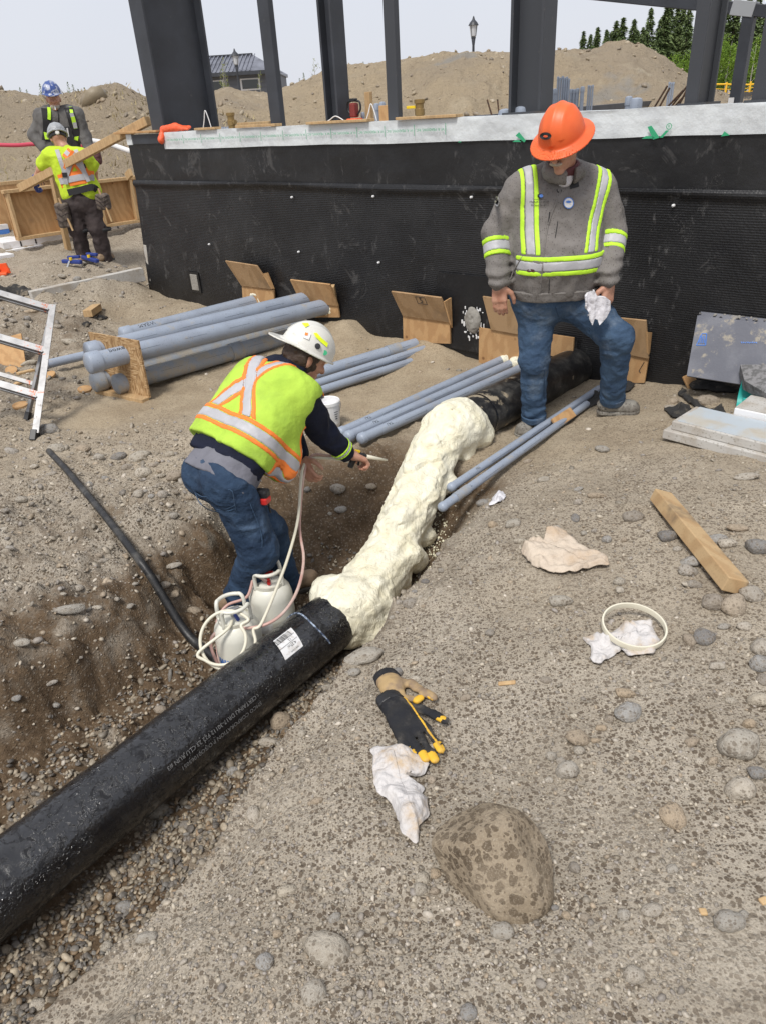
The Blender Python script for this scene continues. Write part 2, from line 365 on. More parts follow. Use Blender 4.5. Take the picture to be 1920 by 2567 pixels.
def membrane_mat(name, ribs):
    b = NB(name); n = b.noise(2.2, 6, .6); sc = b.noise(10, 8, .75, b.map(scale=(1, 1, .45)))
    c = b.mix(b.rng(n, .4, .7, 0, .8), (.0085, .0085, .0095), (.021, .021, .022)); c = b.mix(b.mth('MULTIPLY', b.rng(sc, .56, .74), b.rng(b.noise(1.3, 4), .42, .62, .06, .55)), c, (.24, .235, .23))
    c = b.mix(b.mth('MULTIPLY', b.rng(b.noise(3.2, 8, .7, dist=1.2), .58, .66), .16), c, (.26, .25, .24))
    spl = b.mth('MULTIPLY', b.drops(130, .34), b.rng(b.noise(2.6, 4), .58, .68)); c = b.mix(b.mth('MULTIPLY', spl, .22), c, (.36, .35, .33))
    nm = b.bump(n, .4, .03)
    if ribs:
        wv = b.n('ShaderNodeTexWave', {'Vector': b.co, 'Scale': 21., 'Distortion': .6, 'Detail': 1.}, wave_type='BANDS', bands_direction='Z').outputs[1]
        v = b.vor(75); nm = b.bump(wv, .26, .005, nm); nm = b.bump(v.outputs['Distance'], .35, .004, nm)
    return b.out(c, .42, nm, 0, .45)
M['membrane'] = membrane_mat('dimple_membrane', True); M['membrane_smooth'] = membrane_mat('peel_membrane', False)
M['white_wrap'] = mat('white_flashing', (.66, .69, .70), .38, var=(5, (.56, .585, .60), .4, .65), bump=(7, .5, .03, 40, .15, .004), dust=(6, .58, .75, (.42, .4, .37), .4))
M['concrete'] = mat('concrete', (.30, .285, .255), .9, var=(6, (.22, .205, .18), .4, .65), bump=(40, .4, .01))
M['steel'] = mat('primed_steel', (.042, .047, .058), .5, var=(3, (.030, .033, .040), .35, .65), dust=(20, .62, .8, (.14, .13, .12), .5), bump=(160, .12, .003), spec=.5)
M['steel_rust'] = mat('rust_marked_steel', (.045, .049, .057), .5, var=(2.5, (.085, .06, .04), .55, .8), dust=(16, .6, .8, (.16, .14, .11), .5), bump=(160, .12, .003))
M['rebar'] = mat('rusty_rebar', (.13, .07, .04), .85, var=(60, (.06, .04, .03), .4, .6))
M['pvc'] = mat('grey_pvc', (.30, .345, .42), .42, var=(4, (.265, .30, .365), .4, .65), dust=(12, .55, .75, (.38, .33, .25), .6), spots=(80, .30, (.13, .14, .16), .5))
M['pvc_dusty'] = mat('dusty_grey_pvc', (.28, .31, .355), .6, var=(4, (.25, .27, .30), .4, .65), dust=(10, .42, .65, (.36, .31, .235), .8), spots=(80, .30, (.13, .13, .13), .5))
def foam_mat():
    b = NB('spray_foam'); n = b.noise(9, 5); c = b.mix(b.rng(n, .35, .7), (.86, .825, .665), (.78, .725, .53)); g = b.noise(70, 4, .6)
    c = b.mix(b.rng(b.noise(3, 3), .5, .75, 0, .4), c, (.87, .85, .73))
    rp = b.noise(20, 5, .6, b.map(scale=(1, 1, .5)), dist=1.6); nm = b.bump(rp, .5, .03); nm = b.bump(b.mth('ABSOLUTE', b.mth('SUBTRACT', b.noise(34, 4, .6, dist=1.), .5)), .4, .02, nm); nm = b.bump(g, .35, .005, nm); return b.out(c, .5, nm, 0, .45)
M['foam'] = foam_mat()
M['foam_crumb'] = mat('foam_crumbs', (.78, .74, .55), .7)
M['skin'] = mat('skin', (.50, .27, .185), .5, var=(25, (.40, .185, .12), .4, .7), bump=(120, .15, .002))
M['hair'] = mat('dark_hair', (.045, .026, .016), .6, bump=(160, .6, .004)); M['grey_hair'] = mat('grey_hair', (.42, .37, .31), .7, bump=(160, .7, .004))
def fabric(name, c1, c2, sc=9., weave=420, spots=None, rough=.85, fold=.5, dust=None):
    b = NB(name); c = b.mix(b.rng(b.noise(sc, 5), .35, .7), c1, c2)
    if dust: c = b.mix(b.mth('MULTIPLY', b.rng(b.noise(dust[0], 6, .65), .5, .75), dust[2]), c, dust[1])
    c = b.mix(b.rng(b.noise(weave, 2), .3, .7, 0, .18), c, tuple(x*.55 for x in c1))
    if spots: c = b.mix(b.mth('MULTIPLY', b.drops(spots[0], spots[1]), spots[3]), c, spots[2])
    nm = b.bump(b.noise(16, 4), fold, .02); nm = b.bump(b.noise(weave*.6, 2), .15, .002, nm)
    return b.out(c, rough, nm, 0, .2)
M['fleece'] = fabric('grey_fleece', (.215, .20, .188), (.175, .162, .152), spots=(110, .36, (.07, .063, .057), .7), dust=(6, (.14, .12, .1), .4))
M['fleece_far'] = fabric('charcoal_fleece', (.15, .145, .14), (.105, .10, .098))
M['denim'] = fabric('denim', (.062, .108, .18), (.038, .068, .122), 7., 380, dust=(4.5, (.17, .21, .26), .8), fold=.9)
M['denim_dark'] = fabric('dark_denim', (.034, .062, .112), (.02, .036, .068), 6., 380, dust=(5, (.11, .165, .25), .65), fold=.9)
M['navy'] = fabric('navy_cotton', (.013, .016, .033), (.009, .011, .022), fold=.6)
M['grey_shirt'] = fabric('grey_shirt', (.19, .19, .22), (.15, .15, .175))
M['brown_pants'] = fabric('brown_work_pants', (.062, .048, .047), (.045, .036, .036), dust=(7, (.11, .095, .085), .5))
M['hivis'] = fabric('lime_vest_cloth', (.47, .69, .085), (.37, .56, .07), 6., 500, fold=.45, dust=(7, (.30, .42, .08), .5))
M['hivis_tee'] = fabric('yellow_safety_shirt', (.57, .76, .05), (.46, .62, .04), 6., 500, fold=.5)
M['lime_tape'] = mat('lime_tape', (.52, .86, .04), .7, bump=(60, .2, .004))
M['orange_tape'] = mat('orange_tape', (.88, .22, .035), .7, bump=(60, .2, .004))
M['silver_tape'] = mat('silver_reflective_tape', (.46, .46, .48), .5, var=(9, (.40, .40, .42), .4, .6), bump=(30, .25, .005))
M['dark_tape'] = mat('dark_webbing', (.022, .022, .024), .8)
M['maroon'] = mat('maroon_webbing', (.10, .03, .035), .8)
M['hat_orange'] = mat('orange_hat_plastic', (.80, .135, .03), .45, var=(5, (.72, .11, .025), .4, .6), bump=(150, .08, .002), dust=(22, .6, .8, (.6, .2, .1), .3))
M['hat_white'] = mat('white_hat_plastic', (.66, .65, .60), .35, dust=(14, .55, .75, (.32, .28, .22), .6))
M['hat_grey'] = mat('grey_hat_plastic', (.33, .345, .36), .4); M['hat_blue'] = mat('blue_hat_plastic', (.05, .09, .28), .35, var=(16, (.40, .43, .52), .52, .58))
M['sticker_yellow'] = mat('fluorescent_sticker', (.80, .93, .02), .5); M['sticker_white'] = mat('white_sticker', (.72, .72, .72), .5, var=(40, (.6, .58, .56), .5, .6))
M['black_plastic'] = mat('black_plastic', (.016, .016, .018), .45); M['red_plastic'] = mat('red_plastic', (.58, .03, .025), .4)
M['yellow_plastic'] = mat('yellow_plastic', (.80, .56, .02), .4); M['blue_plastic'] = mat('blue_plastic', (.022, .045, .22), .4)
M['print_green'] = mat('green_print', (.035, .36, .17), .5); M['print_black'] = mat('black_print', (.02, .02, .022), .6); M['print_white'] = mat('white_print', (.19, .19, .19), .5); M['print_blue'] = mat('blue_print', (.08, .22, .62), .5)
M['shoe'] = mat('dusty_shoe', (.25, .235, .205), .8, var=(16, (.15, .135, .115), .42, .62), spots=(70, .5, (.07, .06, .05), .7), bump=(30, .4, .008))
M['boot'] = mat('tan_boot', (.29, .205, .13), .8, var=(14, (.17, .115, .07), .4, .65), bump=(40, .3, .006)); M['sole'] = mat('rubber_sole', (.06, .055, .048), .85)
M['tank'] = mat('white_canister_paint', (.70, .69, .61), .38, var=(5, (.63, .61, .52), .4, .65), dust=(9, .58, .72, (.42, .36, .27), .5))
M['hose_white'] = mat('cream_hose', (.70, .66, .53), .4); M['hose_pink'] = mat('pink_hose', (.52, .315, .27), .4, var=(6, (.62, .48, .42), .45, .65))
M['bucket'] = mat('white_bucket_plastic', (.74, .74, .73), .4, dust=(10, .58, .75, (.45, .38, .28), .5))
M['steel_bright'] = mat('galvanised_metal', (.5, .5, .5), .35, metal=.9); M['brass'] = mat('dull_brass', (.30, .205, .085), .45, metal=.7)
def alu_mat():
    b = NB('stained_aluminium'); c = b.mix(b.rng(b.noise(11, 6), .4, .7), (.25, .25, .255), (.17, .17, .175)); c = b.mix(b.rng(b.noise(30, 7, .7), .60, .68, 0, .9), c, (.08, .07, .065))
    c = b.mix(b.rng(b.noise(7, 8, .75, dist=1.4), .585, .625, 0, .9), c, (.27, .075, .03)); return b.out(c, .42, b.bump(b.noise(80, 3), .15, .002), .45, .5)
M['alu'] = alu_mat()
M['eps'] = mat('white_foam_board', (.76, .76, .77), .8, var=(5, (.70, .70, .70), .4, .65), bump=(130, .4, .004), dust=(7, .55, .72, (.48, .43, .35), .6))
M['eps_dirty'] = mat('grey_foam_board', (.50, .485, .455), .85, var=(5, (.42, .39, .35), .4, .65), bump=(90, .35, .005), dust=(8, .45, .7, (.36, .31, .245), .8), spots=(70, .4, (.2, .17, .13), .5))
M['grey_board'] = mat('dusty_dark_board', (.125, .13, .155), .7, var=(6, (.17, .175, .20), .4, .65), bump=(60, .4, .006), dust=(9, .53, .63, (.36, .32, .25), .85))
M['grey_foam'] = mat('grey_rough_foam', (.235, .23, .235), .95, var=(30, (.13, .13, .13), .45, .6), bump=(70, .9, .01))
M['blue_board'] = mat('pale_blue_board', (.43, .48, .52), .8, var=(4, (.46, .435, .38), .45, .65), dust=(7, .5, .7, (.42, .37, .29), .7))
M['black_felt'] = mat('black_geotextile', (.028, .027, .026), .9, dust=(7, .5, .68, (.24, .2, .145), .8), bump=(30, .5, .01))
M['teal'] = mat('teal_pipe_plastic', (.03, .42, .37), .35)
M['rag_pink'] = fabric('stained_pale_rag', (.63, .605, .59), (.56, .535, .52), 8., 500, fold=.9, dust=(9, (.50, .32, .12), .8)); M['rag_tan'] = fabric('tan_waffle_rag', (.60, .51, .41), (.53, .44, .35), 8., 260, fold=.9, dust=(7, (.42, .27, .13), .5))
M['rag_white'] = fabric('white_rag', (.72, .71, .74), (.62, .61, .65), 8., 500, fold=.9)
M['glove_black'] = fabric('black_work_glove', (.021, .022, .026), (.032, .031, .031), 20, 300, dust=(16, (.2, .18, .15), .5)); M['glove_yellow'] = mat('yellow_leather', (.72, .42, .03), .6, var=(18, (.50, .30, .06), .45, .65)); M['glove_tan'] = mat('tan_leather', (.42, .29, .14), .75, var=(14, (.24, .17, .11), .4, .6), bump=(50, .4, .005))
M['orange_rubber'] = mat('orange_rubber', (.82, .12, .04), .5, bump=(14, .4, .01)); M['cone'] = mat('orange_cone_plastic', (.85, .13, .04), .4)
M['tree_bark'] = mat('bark', (.12, .095, .075), .9, bump=(20, .5, .02)); M['birch_bark'] = mat('pale_bark', (.42, .40, .35), .8)
def leafm(name, c1, c2):
    b = NB(name); r = b.noise(1.2, 3); c = b.mix(b.rng(r, .35, .65), c1, c2); return b.out(c, .7, None, 0, .2)
M['needles'] = leafm('spruce_needles', (.10, .145, .055), (.155, .205, .08)); M['leaves'] = leafm('spring_leaves', (.17, .27, .03), (.12, .21, .028)); M['sapling'] = leafm('sapling_leaves', (.28, .30, .07), (.2, .24, .06))
M['grass_dry'] = leafm('dry_grass', (.40, .33, .19), (.32, .27, .15))
M['roof_metal'] = mat('grey_metal_roof', (.10, .105, .13), .4, metal=.2, var=(.8, (.19, .20, .24), .4, .6)); M['siding'] = mat('grey_siding', (.14, .15, .175), .7); M['trim_white'] = mat('white_trim', (.75, .75, .75), .6)
M['glass'] = mat('dark_window_glass', (.03, .035, .03), .08, spec=.8); M['lamp_glass'] = mat('lamp_glass', (.55, .57, .6), .2); M['fence_yellow'] = mat('yellow_barrier_mesh', (.85, .50, .03), .7)
M['pipe_red'] = mat('red_hose', (.50, .05, .09), .5)
# flat print: text outlines as thin geometry
def textg(s, size=1.0):
    cu = bpy.data.curves.new('print', 'FONT'); cu.body = s; cu.size = size; cu.resolution_u = 2; cu.align_x = 'CENTER'; cu.align_y = 'CENTER'
    o = bpy.data.objects.new('print', cu); COL.objects.link(o); bpy.context.view_layer.update()
    me = o.to_mesh(); v = np.array([p.co[:] for p in me.vertices]); f = [list(p.vertices) for p in me.polygons]; o.to_mesh_clear()
    bpy.data.objects.remove(o); bpy.data.curves.remove(cu); return v, f
def text_on(s, size, c, ax, ay):
    v, f = textg(s, size); return np.asarray(c)+v[:, :1]*np.asarray(ax)+v[:, 1:2]*np.asarray(ay), f
# ------------------------------------------------------------------ terrain: control points (pixel, height, damp, sand, pebbly)
CT = []
def ct(lst, damp, sand, peb):
    for u, v, z in lst: p = atz(u, v, z); CT.append((p[0], p[1], z, damp, sand, peb))
# right-hand crest of the trench, toe, and the gravel mound the camera stands on
ct([(280, 2554, .10), (464, 2322, .08), (604, 2136, .05), (685, 1974, .03), (743, 1904, .03), (836, 1788, .02), (929, 1683, .0), (964, 1625, 0), (1045, 1509, .0), (1114, 1428, .0), (1161, 1335, 0), (1207, 1277, 0)], .15, .15, .7)
ct([(302, 2415, -.43), (476, 2275, -.43), (650, 2020, -.43), (743, 1858, -.42), (882, 1706, -.42), (970, 1610, -.40), (1030, 1510, -.38), (1085, 1400, -.33), (1110, 1310, -.25), (1140, 1250, -.15)], .8, .1, .5)
ct([(500, 2567, .15), (960, 2567, .22), (1500, 2567, .25), (1920, 2567, .27), (900, 2300, .15), (1200, 2100, .15), (1700, 2100, .2), (1000, 1950, .1), (1200, 1800, .1), (1700, 1800, .17), (1920, 1800, .2), (1100, 1600, .05)], .0, .1, .65)
ct([(1300, 1500, .08), (1600, 1500, .15), (1900, 1500, .2), (1350, 1250, .08), (1600, 1200, .15), (1900, 1250, .2)], 0, .35, .55)
ct([(1540, 1048, .11), (1640, 1000, .14), (1750, 965, .15), (1900, 1010, .19), (1450, 1100, .07), (1690, 985, .14), (1580, 985, .12)], 0, .75, .2)
ct([(1400, 1110, .04), (1330, 1130, .0), (1320, 1085, 0), (1400, 1040, .01), (1250, 950, .08), (1100, 1000, .03), (1480, 935, .06), (1180, 1130, .0), (1260, 1110, 0)], .1, .8, .1)
# sand bench and sand heaps against the wall
ct([(1000, 1000, 0), (880, 1095, -.01), (900, 1000, 0), (1120, 910, .05), (1219, 905, .05), (800, 950, .02), (700, 900, .03), (500, 1000, 0), (600, 900, .02), (375, 1010, 0), (250, 1050, 0), (300, 900, .02), (560, 770, .09), (620, 800, .06), (960, 900, .04), (1000, 940, .02)], 0, 1, .0)
ct([(1075, 850, .16), (1120, 865, .13), (1040, 875, .12), (870, 800, .24), (850, 830, .16), (915, 840, .13), (940, 838, .1), (800, 850, .08), (1180, 885, .07)], .12, 1, 0)
ct([(427, 748, .1), (375, 728, .12), (300, 800, .06), (480, 765, .1), (400, 800, .07)], 0, .8, .3)
# upper level behind the foam strips, left spoil
ct([(265, 655, .44), (60, 660, .46), (0, 560, .55), (350, 610, .45), (230, 700, .40), (120, 720, .38), (330, 680, .38)], .1, .25, .8)
ct([(0, 770, .27), (90, 800, .26), (180, 800, .22), (215, 850, .04), (120, 880, .05), (0, 900, .08), (60, 985, .02), (190, 835, .15)], .35, .2, .8)
# left bank
ct([(90, 1110, 0), (0, 1150, .02), (350, 1150, .0), (480, 1180, -.02), (200, 1120, .0), (600, 1100, -.01), (680, 1070, 0)], 0, .45, .7)
ct([(0, 1300, .02), (200, 1250, -.01), (450, 1250, -.06), (0, 1500, -.02), (130, 1450, -.05), (300, 1400, -.08), (420, 1350, -.11), (520, 1300, -.12)], .24, .0, 1)
ct([(0, 1700, -.11), (150, 1650, -.13), (290, 1560, -.15), (420, 1460, -.17), (530, 1390, -.16)], .55, .0, .8)
ct([(0, 1960, -.40), (150, 1860, -.40), (300, 1775, -.41), (420, 1690, -.41), (480, 1610, -.41), (560, 1560, -.42), (600, 1545, -.43), (548, 1490, -.40)], .95, .2, .25)
ct([(100, 2010, -.44), (300, 1860, -.44), (450, 1750, -.44), (640, 1620, -.44)], .6, .1, .8)
ct([(400, 2250, -.45), (200, 2450, -.46), (0, 2450, -.46), (100, 2567, -.46), (600, 1950, -.45), (800, 1720, -.44), (860, 1530, -.46), (0, 2225, -.47), (430, 1880, -.47)], .65, 0, 1)
# hollow round the sprayer
ct([(745, 1490, -.43), (830, 1400, -.40), (880, 1440, -.43), (850, 1300, -.27), (800, 1250, -.20), (930, 1220, -.16), (760, 1180, -.10), (700, 1130, -.03), (920, 1160, -.06), (680, 1250, -.18), (640, 1330, -.30), (690, 1420, -.42), (960, 1320, -.33)], .75, .5, .15)
ct([(600, 1250, -.14), (560, 1200, -.06)], .3, .3, .5)
for x, y, z, d, s, p in [(-6, 3, .1, .1, .2, .8), (-8, 8, .5, .1, .2, .8), (6, 3, .3, 0, .3, .6), (5, .5, .3, 0, .2, .7), (0, -1.2, .27, 0, .1, .7), (3, -2, .3, 0, .1, .7), (0, .1, .25, 0, .1, .7), (2, 1, .27, 0, .1, .7),
                         (-2.0, .7, -.46, .7, 0, 1), (-2.7, -.2, -.46, .7, 0, 1), (-3.2, 1.3, -.05, .1, 0, 1), (-2.6, 1.9, -.06, .1, 0, 1), (-.95, .45, .1, .1, .1, .7), (-1.6, -.4, .1, .1, .1, .7), (-3.6, .4, 0, 0, 0, 1),
                         (3, 5, .2, 0, .6, .3), (5, 6, .25, 0, .4, .4), (1.6, 5.6, .1, 0, .8, .2), (-5, 11.5, .72, .1, .2, .8), (-4, 11.6, .70, .1, .2, .8), (-3, 12, .7, .1, .2, .8), (-9, 14, .8, .1, .2, .8), (-5.5, 9.2, .5, .1, .2, .8),
                         (0, 10, .6, .1, .3, .6), (3, 9, .6, .1, .3, .6), (5, 14, .8, .1, .3, .6), (-12, 4, .3, 0, .2, .8), (0, 20, 1, .1, .3, .6), (-14, 20, 1, .1, .3, .6), (14, 20, 1, .1, .3, .6), (14, 6, .6, .1, .3, .6)]:
    CT.append((x, y, z, d, s, p))
CT = np.array(CT)
_D = np.sqrt(((CT[:, None, :2]-CT[None, :, :2])**2).sum(-1)+.02**2); _n = len(CT)
_A = np.zeros((_n+3, _n+3)); _A[:_n, :_n] = -_D-np.eye(_n)*-.004; _A[:_n, _n] = 1; _A[:_n, _n+1:] = CT[:, :2]; _A[_n, :_n] = 1; _A[_n+1:, :_n] = CT[:, :2].T
_W = np.linalg.solve(_A, np.concatenate([CT[:, 2], [0, 0, 0]]))
def gz0(x, y):
    x = np.atleast_1d(np.asarray(x, float)); y = np.atleast_1d(np.asarray(y, float)); z = gzb(x+_wx(x, y, 11.), y+_wx(x, y, 12.))
    c = (x+.231)*.783-(y-2.915)*.622; a = (x+.231)*.622+(y-2.915)*.783; k = sstep(1.9, 1.3, np.abs(c-.1))*sstep(.75, .3, a)
    t = np.clip((z+.44)/.44, 0, 1); t2 = np.where(c > 0, sstep(.30, .72, t), sstep(.2, .78, t)); k = k*np.where(c > 0, .95, .7)*(z > -.44)*(z < 0); return z+k*(t2-t)*.44
def _wx(x, y, s): return .042*fbm2(x, y, 4.3, 3, .55, s)*sstep(9, 6, np.hypot(x, y))+.018*fbm2(x, y, 17., 2, .55, s+5)*sstep(9, 6, np.hypot(x, y))
def gzb(x, y):
    x = np.atleast_1d(np.asarray(x, float)); y = np.atleast_1d(np.asarray(y, float)); sh = x.shape; x = x.ravel(); y = y.ravel(); o = np.empty(len(x))
    for i in range(0, len(x), 20000):
        xx, yy = x[i:i+20000], y[i:i+20000]
        D = np.sqrt((xx[:, None]-CT[None, :, 0])**2+(yy[:, None]-CT[None, :, 1])**2+.02**2)
        o[i:i+20000] = -D@_W[:_n]+_W[_n]+xx*_W[_n+1]+yy*_W[_n+2]
    r = np.hypot(x, y); o = o*(1-sstep(18, 40, r))+.9*sstep(18, 40, r)
    return o.reshape(sh)
def zone(x, y):
    x = np.asarray(x, float).ravel(); y = np.asarray(y, float).ravel(); o = np.empty((len(x), 3))
    for i in range(0, len(x), 20000):
        D2 = (x[i:i+20000, None]-CT[None, :, 0])**2+(y[i:i+20000, None]-CT[None, :, 1])**2+.03**2
        w_ = D2**-1.6; o[i:i+20000] = (w_@CT[:, 3:6])/w_.sum(1, keepdims=True)
    return np.clip(o, 0, 1)
def gdetail(x, y, zn):
    """rough ground: lumps on the bank, fine grain on the mound, near-flat sand"""
    damp, sand, peb = zn[:, 0], zn[:, 1], zn[:, 2]
    left = sstep(.15, -.25, (x+.231)*.783-(y-2.915)*.622)      # 1 on the left side of the trench
    a = fbm2(x, y, 3.1, 4, .55, 1.); b = fbm2(x, y, 11, 4, .6, 2.); c = fbm2(x, y, 42, 3, .6, 3.)
    rdg = 1-np.abs(fbm2(x, y, 2.3, 4, .55, 9.))*2.2
    r = np.hypot(x, y); nearf = 1-sstep(9, 16, r)
    out = .012*a+.008*b*(.4+peb)+.0045*c*(.25+peb)
    bl = np.abs(fbm2(x, y, 6.5, 3, .5, 31.)); out += left*(1-sand)*(.045*np.maximum(0, fbm2(x, y, 13, 3, .6, 41.))*(1+damp)+.062*a+.032*b+.05*(rdg-.55)+.012*c-.05*(np.clip(.22-bl, 0, 1)/.22)**2*(.4+damp))
    out += damp*(.014*b+.006*c)+sand*(.010*b+.0035*c)
    return out*nearf+(1-nearf)*.12*fbm2(x, y, .6, 4, .5, 4.)
def gz(x, y):
    x = np.atleast_1d(np.asarray(x, float)); y = np.atleast_1d(np.asarray(y, float)); return gz0(x, y)+gdetail(x.ravel(), y.ravel(), zone(x, y)).reshape(x.shape)
def gz1(x, y): return float(gz([x], [y])[0])
def G(u, v, lift=0.0):
    """where the view ray of a pixel meets the ground"""
    d = ray(u, v); t0 = .9; prev = None
    ts = np.concatenate([np.linspace(.8, 8, 240), np.linspace(8.05, 30, 120)]); P = CAMP+d*ts[:, None]
    g = P[:, 2]-gz(P[:, 0], P[:, 1]); k = np.argmax(g < 0); a, b = ts[max(k-1, 0)], ts[k]; ga, gb = g[max(k-1, 0)], g[k]
    t = a+(b-a)*ga/(ga-gb+1e-9); p = CAMP+d*t; p[2] += lift; return p
# one sheet, finer near the trench, out to the horizon
_rr = [.35]
while _rr[-1] < 9: _rr.append(_rr[-1]*1.0058)
while _rr[-1] < 1200: _rr.append(_rr[-1]*1.05)
_rr = np.array(_rr)
_az = np.concatenate([np.linspace(-180, -62, 40, endpoint=False), np.linspace(-62, 62, 400, endpoint=False), np.linspace(62, 180, 41)])*math.pi/180
_RG, _AG = np.meshgrid(_rr, _az, indexing='ij'); _X = (_RG*np.sin(_AG)).ravel(); _Y = (_RG*np.cos(_AG)).ravel()
_Zn = zone(_X, _Y); _Z = gz0(_X, _Y)+gdetail(_X, _Y, _Zn)
_nr, _na = _RG.shape; _i = np.arange(_nr-1)[:, None]*_na+np.arange(_na-1)[None, :]; _i = _i.ravel()
_q = np.stack([_i, _i+_na, _i+_na+1, _i+1], 1)[:, ::-1]
_vv = np.stack([_X, _Y, _Z], -1); _vv = np.vstack([_vv, [[0, 0, float(_Z[:_na].mean())]]])
_q = np.vstack([_q, np.stack([np.arange(_na-1), np.arange(_na-1)+1, np.full(_na-1, len(_vv)-1), np.full(_na-1, len(_vv)-1)], 1)[:, [0, 1, 2, 2]]]) if False else _q
ground = obj('ground', (_vv[:-1], _q), M['ground'], smooth=True, kind='structure')
_ca = ground.data.color_attributes.new('zone', 'FLOAT_COLOR', 'POINT'); _ca.data.foreach_set('color', np.concatenate([_Zn, np.ones((len(_Zn), 1))], 1).astype(np.float32).ravel())
print('ground', len(_X))
# ------------------------------------------------------------------ foundation wall
def proj(p):
    q = np.asarray(p, float)-CAMP; w_ = q@_fw; return 960+F*(q@_R)/w_, 1283.5-F*(q@_U)/w_
def gridg(nu, nv, fn):
    U_, V_ = np.meshgrid(np.linspace(0, 1, nu), np.linspace(0, 1, nv), indexing='ij'); P = fn(U_.ravel(), V_.ravel())
    i = (np.arange(nu-1)[:, None]*nv+np.arange(nv-1)[None, :]).ravel(); return P, np.stack([i, i+nv, i+nv+1, i+1], 1)
def wallpts(s, z, off): return WP+s[:, None]*WD+off[:, None]*WN+np.stack([0*z, 0*z, z], -1)
def panel_s(u, v, off=0.): return float((wpix(u, v, off)-WP)@WD)
S0, S1 = -3.6, 4.55
wall = thing('foundation_wall', 'long black-wrapped concrete foundation wall with white flashing along its top', 'wall', wp(0.5, -.1, 0))
obj('concrete_core', boxg(wp((S0+S1)/2, .72, -.16), WD, WN, V3(0, 0, 1), S1-S0, .30, 2.14), M['concrete'], wall)
def lowm(u, v):
    s = S0+(S1+.02-S0)*u; z = -.4+1.76*v; s = s+np.where(s > S1-.4, .2*(1-v)*(s-S1+.4)/.4, 0)
    off = .016+.009*fbm(np.stack([s*1.7, z*2.2, 0*s], -1), 4)+.028*np.exp(-((z-1.335+.012*np.sin(s*1.9))/.03)**2)+.010*np.maximum(0, fbm(np.stack([s*.9, z*.7, 0*s+4], -1), 2))
    return wallpts(s, z, off)
obj('dimple_membrane', gridg(420, 110, lowm), M['membrane'], wall, smooth=True)
def upm(u, v):
    s = S0+(S1-S0)*u; z = 1.30+.42*v; off = .012+.006*fbm(np.stack([s*3, z*5, 0*s], -1), 4); return wallpts(s, z, off)
obj('peel_membrane', gridg(300, 24, upm), M['membrane_smooth'], wall, smooth=True)
s_l = panel_s(415, 350)
def band(u, v):
    s = S0+(s_l-S0)*u; zt = 1.800; zb = 1.652+.010*fbm(np.stack([s*1.2, 0*s, 0*s], -1), 2); k = v/.72
    z = np.where(v < .72, zb+(zt-zb)*np.minimum(k, 1), zt+.004); off = np.where(v < .72, .026, .026-.17*(v-.72)/.28)
    off = off+.007*fbm(np.stack([s*4, z*9, 0*s], -1), 3)*(v < .72); z = z+.004*fbm(np.stack([s*2.3, 0*s, 0*s+3], -1), 3)
    return wallpts(s, z, off)
fl = obj('flashing', gridg(420, 26, band), M['white_wrap'], wall, smooth=True, auto=50)
obj('corner_flashing', beamg(wp(4.50, 1.70, .016), wp(4.50, 1.80, .016), .012, .10, WD), M['white_wrap'], wall)
obj('edge_angle', boxg(wp((s_l+4.44)/2, 1.75, .010), WD, WN, V3(0, 0, 1), 4.44-s_l-.02, .03, .09), M['steel'], wall)
sa, sb = panel_s(446, 344), panel_s(1085, 338); nT = 12
for k in range(nT):
    s = sa+(sb-sa)*k/(nT-1)
    obj('print', text_on('W. R. MEADOWS, INC.', .026, wp(s, 1.735, .042), WD, V3(0, 0, -1)), M['print_green'], fl)
    obj('print_rule', boxg(wp(s-(sb-sa)/(nT-1)*-.5, 1.735, .042), WD, WN, V3(0, 0, 1), .003, .002, .075), M['print_green'], fl)
def wq(pts, off=.043): return np.array([wpix(u, v, off) for u, v in pts]), [list(range(len(pts)))]
for pg in [[(1291, 340), (1300, 331), (1317, 352), (1313, 357)], [(1622, 318), (1632, 315), (1652, 345), (1636, 350)], [(1668, 327), (1676, 327), (1660, 345), (1652, 345)], [(1607, 348), (1618, 341), (1634, 341), (1642, 347)], [(1806, 342), (1815, 329), (1828, 339)], [(1147, 357), (1151, 353), (1156, 356)], [(1283, 356), (1290, 351), (1300, 351), (1306, 356)]]:
    obj('letter_stroke', wq(pg), M['print_green'], fl)
c_ = wpix(1676, 317, .043); ring = [(c_+WD*.017*math.cos(a)+V3(0, 0, .017*math.sin(a)), c_+WD*.013*math.cos(a)+V3(0, 0, .013*math.sin(a))) for a in np.linspace(0, 2*math.pi, 24, endpoint=False)]
obj('registered_mark', (np.array([p for q in ring for p in q]), [[2*i, (2*i+2) % 48, (2*i+3) % 48, 2*i+1] for i in range(24)]), M['print_green'], fl)
obj('registered_letter', text_on('R', .022, c_, -WD, V3(0, 0, 1)), M['print_green'], fl)
for u, v in [(730, 495), (933, 493), (523, 613), (747, 632), (947, 659), (1178, 495), (1685, 516)]:
    p = wpix(u, v, .045); obj('fastener', lathe(p-WN*.02, WN, [(.0, .022), (.005, .021), (.0095, .016), (.0095, .0)], 12), M['trim_white'] if (u*7+v) % 3 else M['eps_dirty'], wall, smooth=True)
# cut opening with bare concrete
op = wpix(494, 706, .0); obj('cut_frame', boxg(op+WN*.030, WD, WN, V3(0, 0, 1), .20, .012, .22), M['membrane_smooth'], wall)
obj('bare_concrete', boxg(op+WN*.038-WD*.012, WD, WN, V3(0, 0, 1), .12, .012, .17), M['concrete'], wall, bevel=.01)
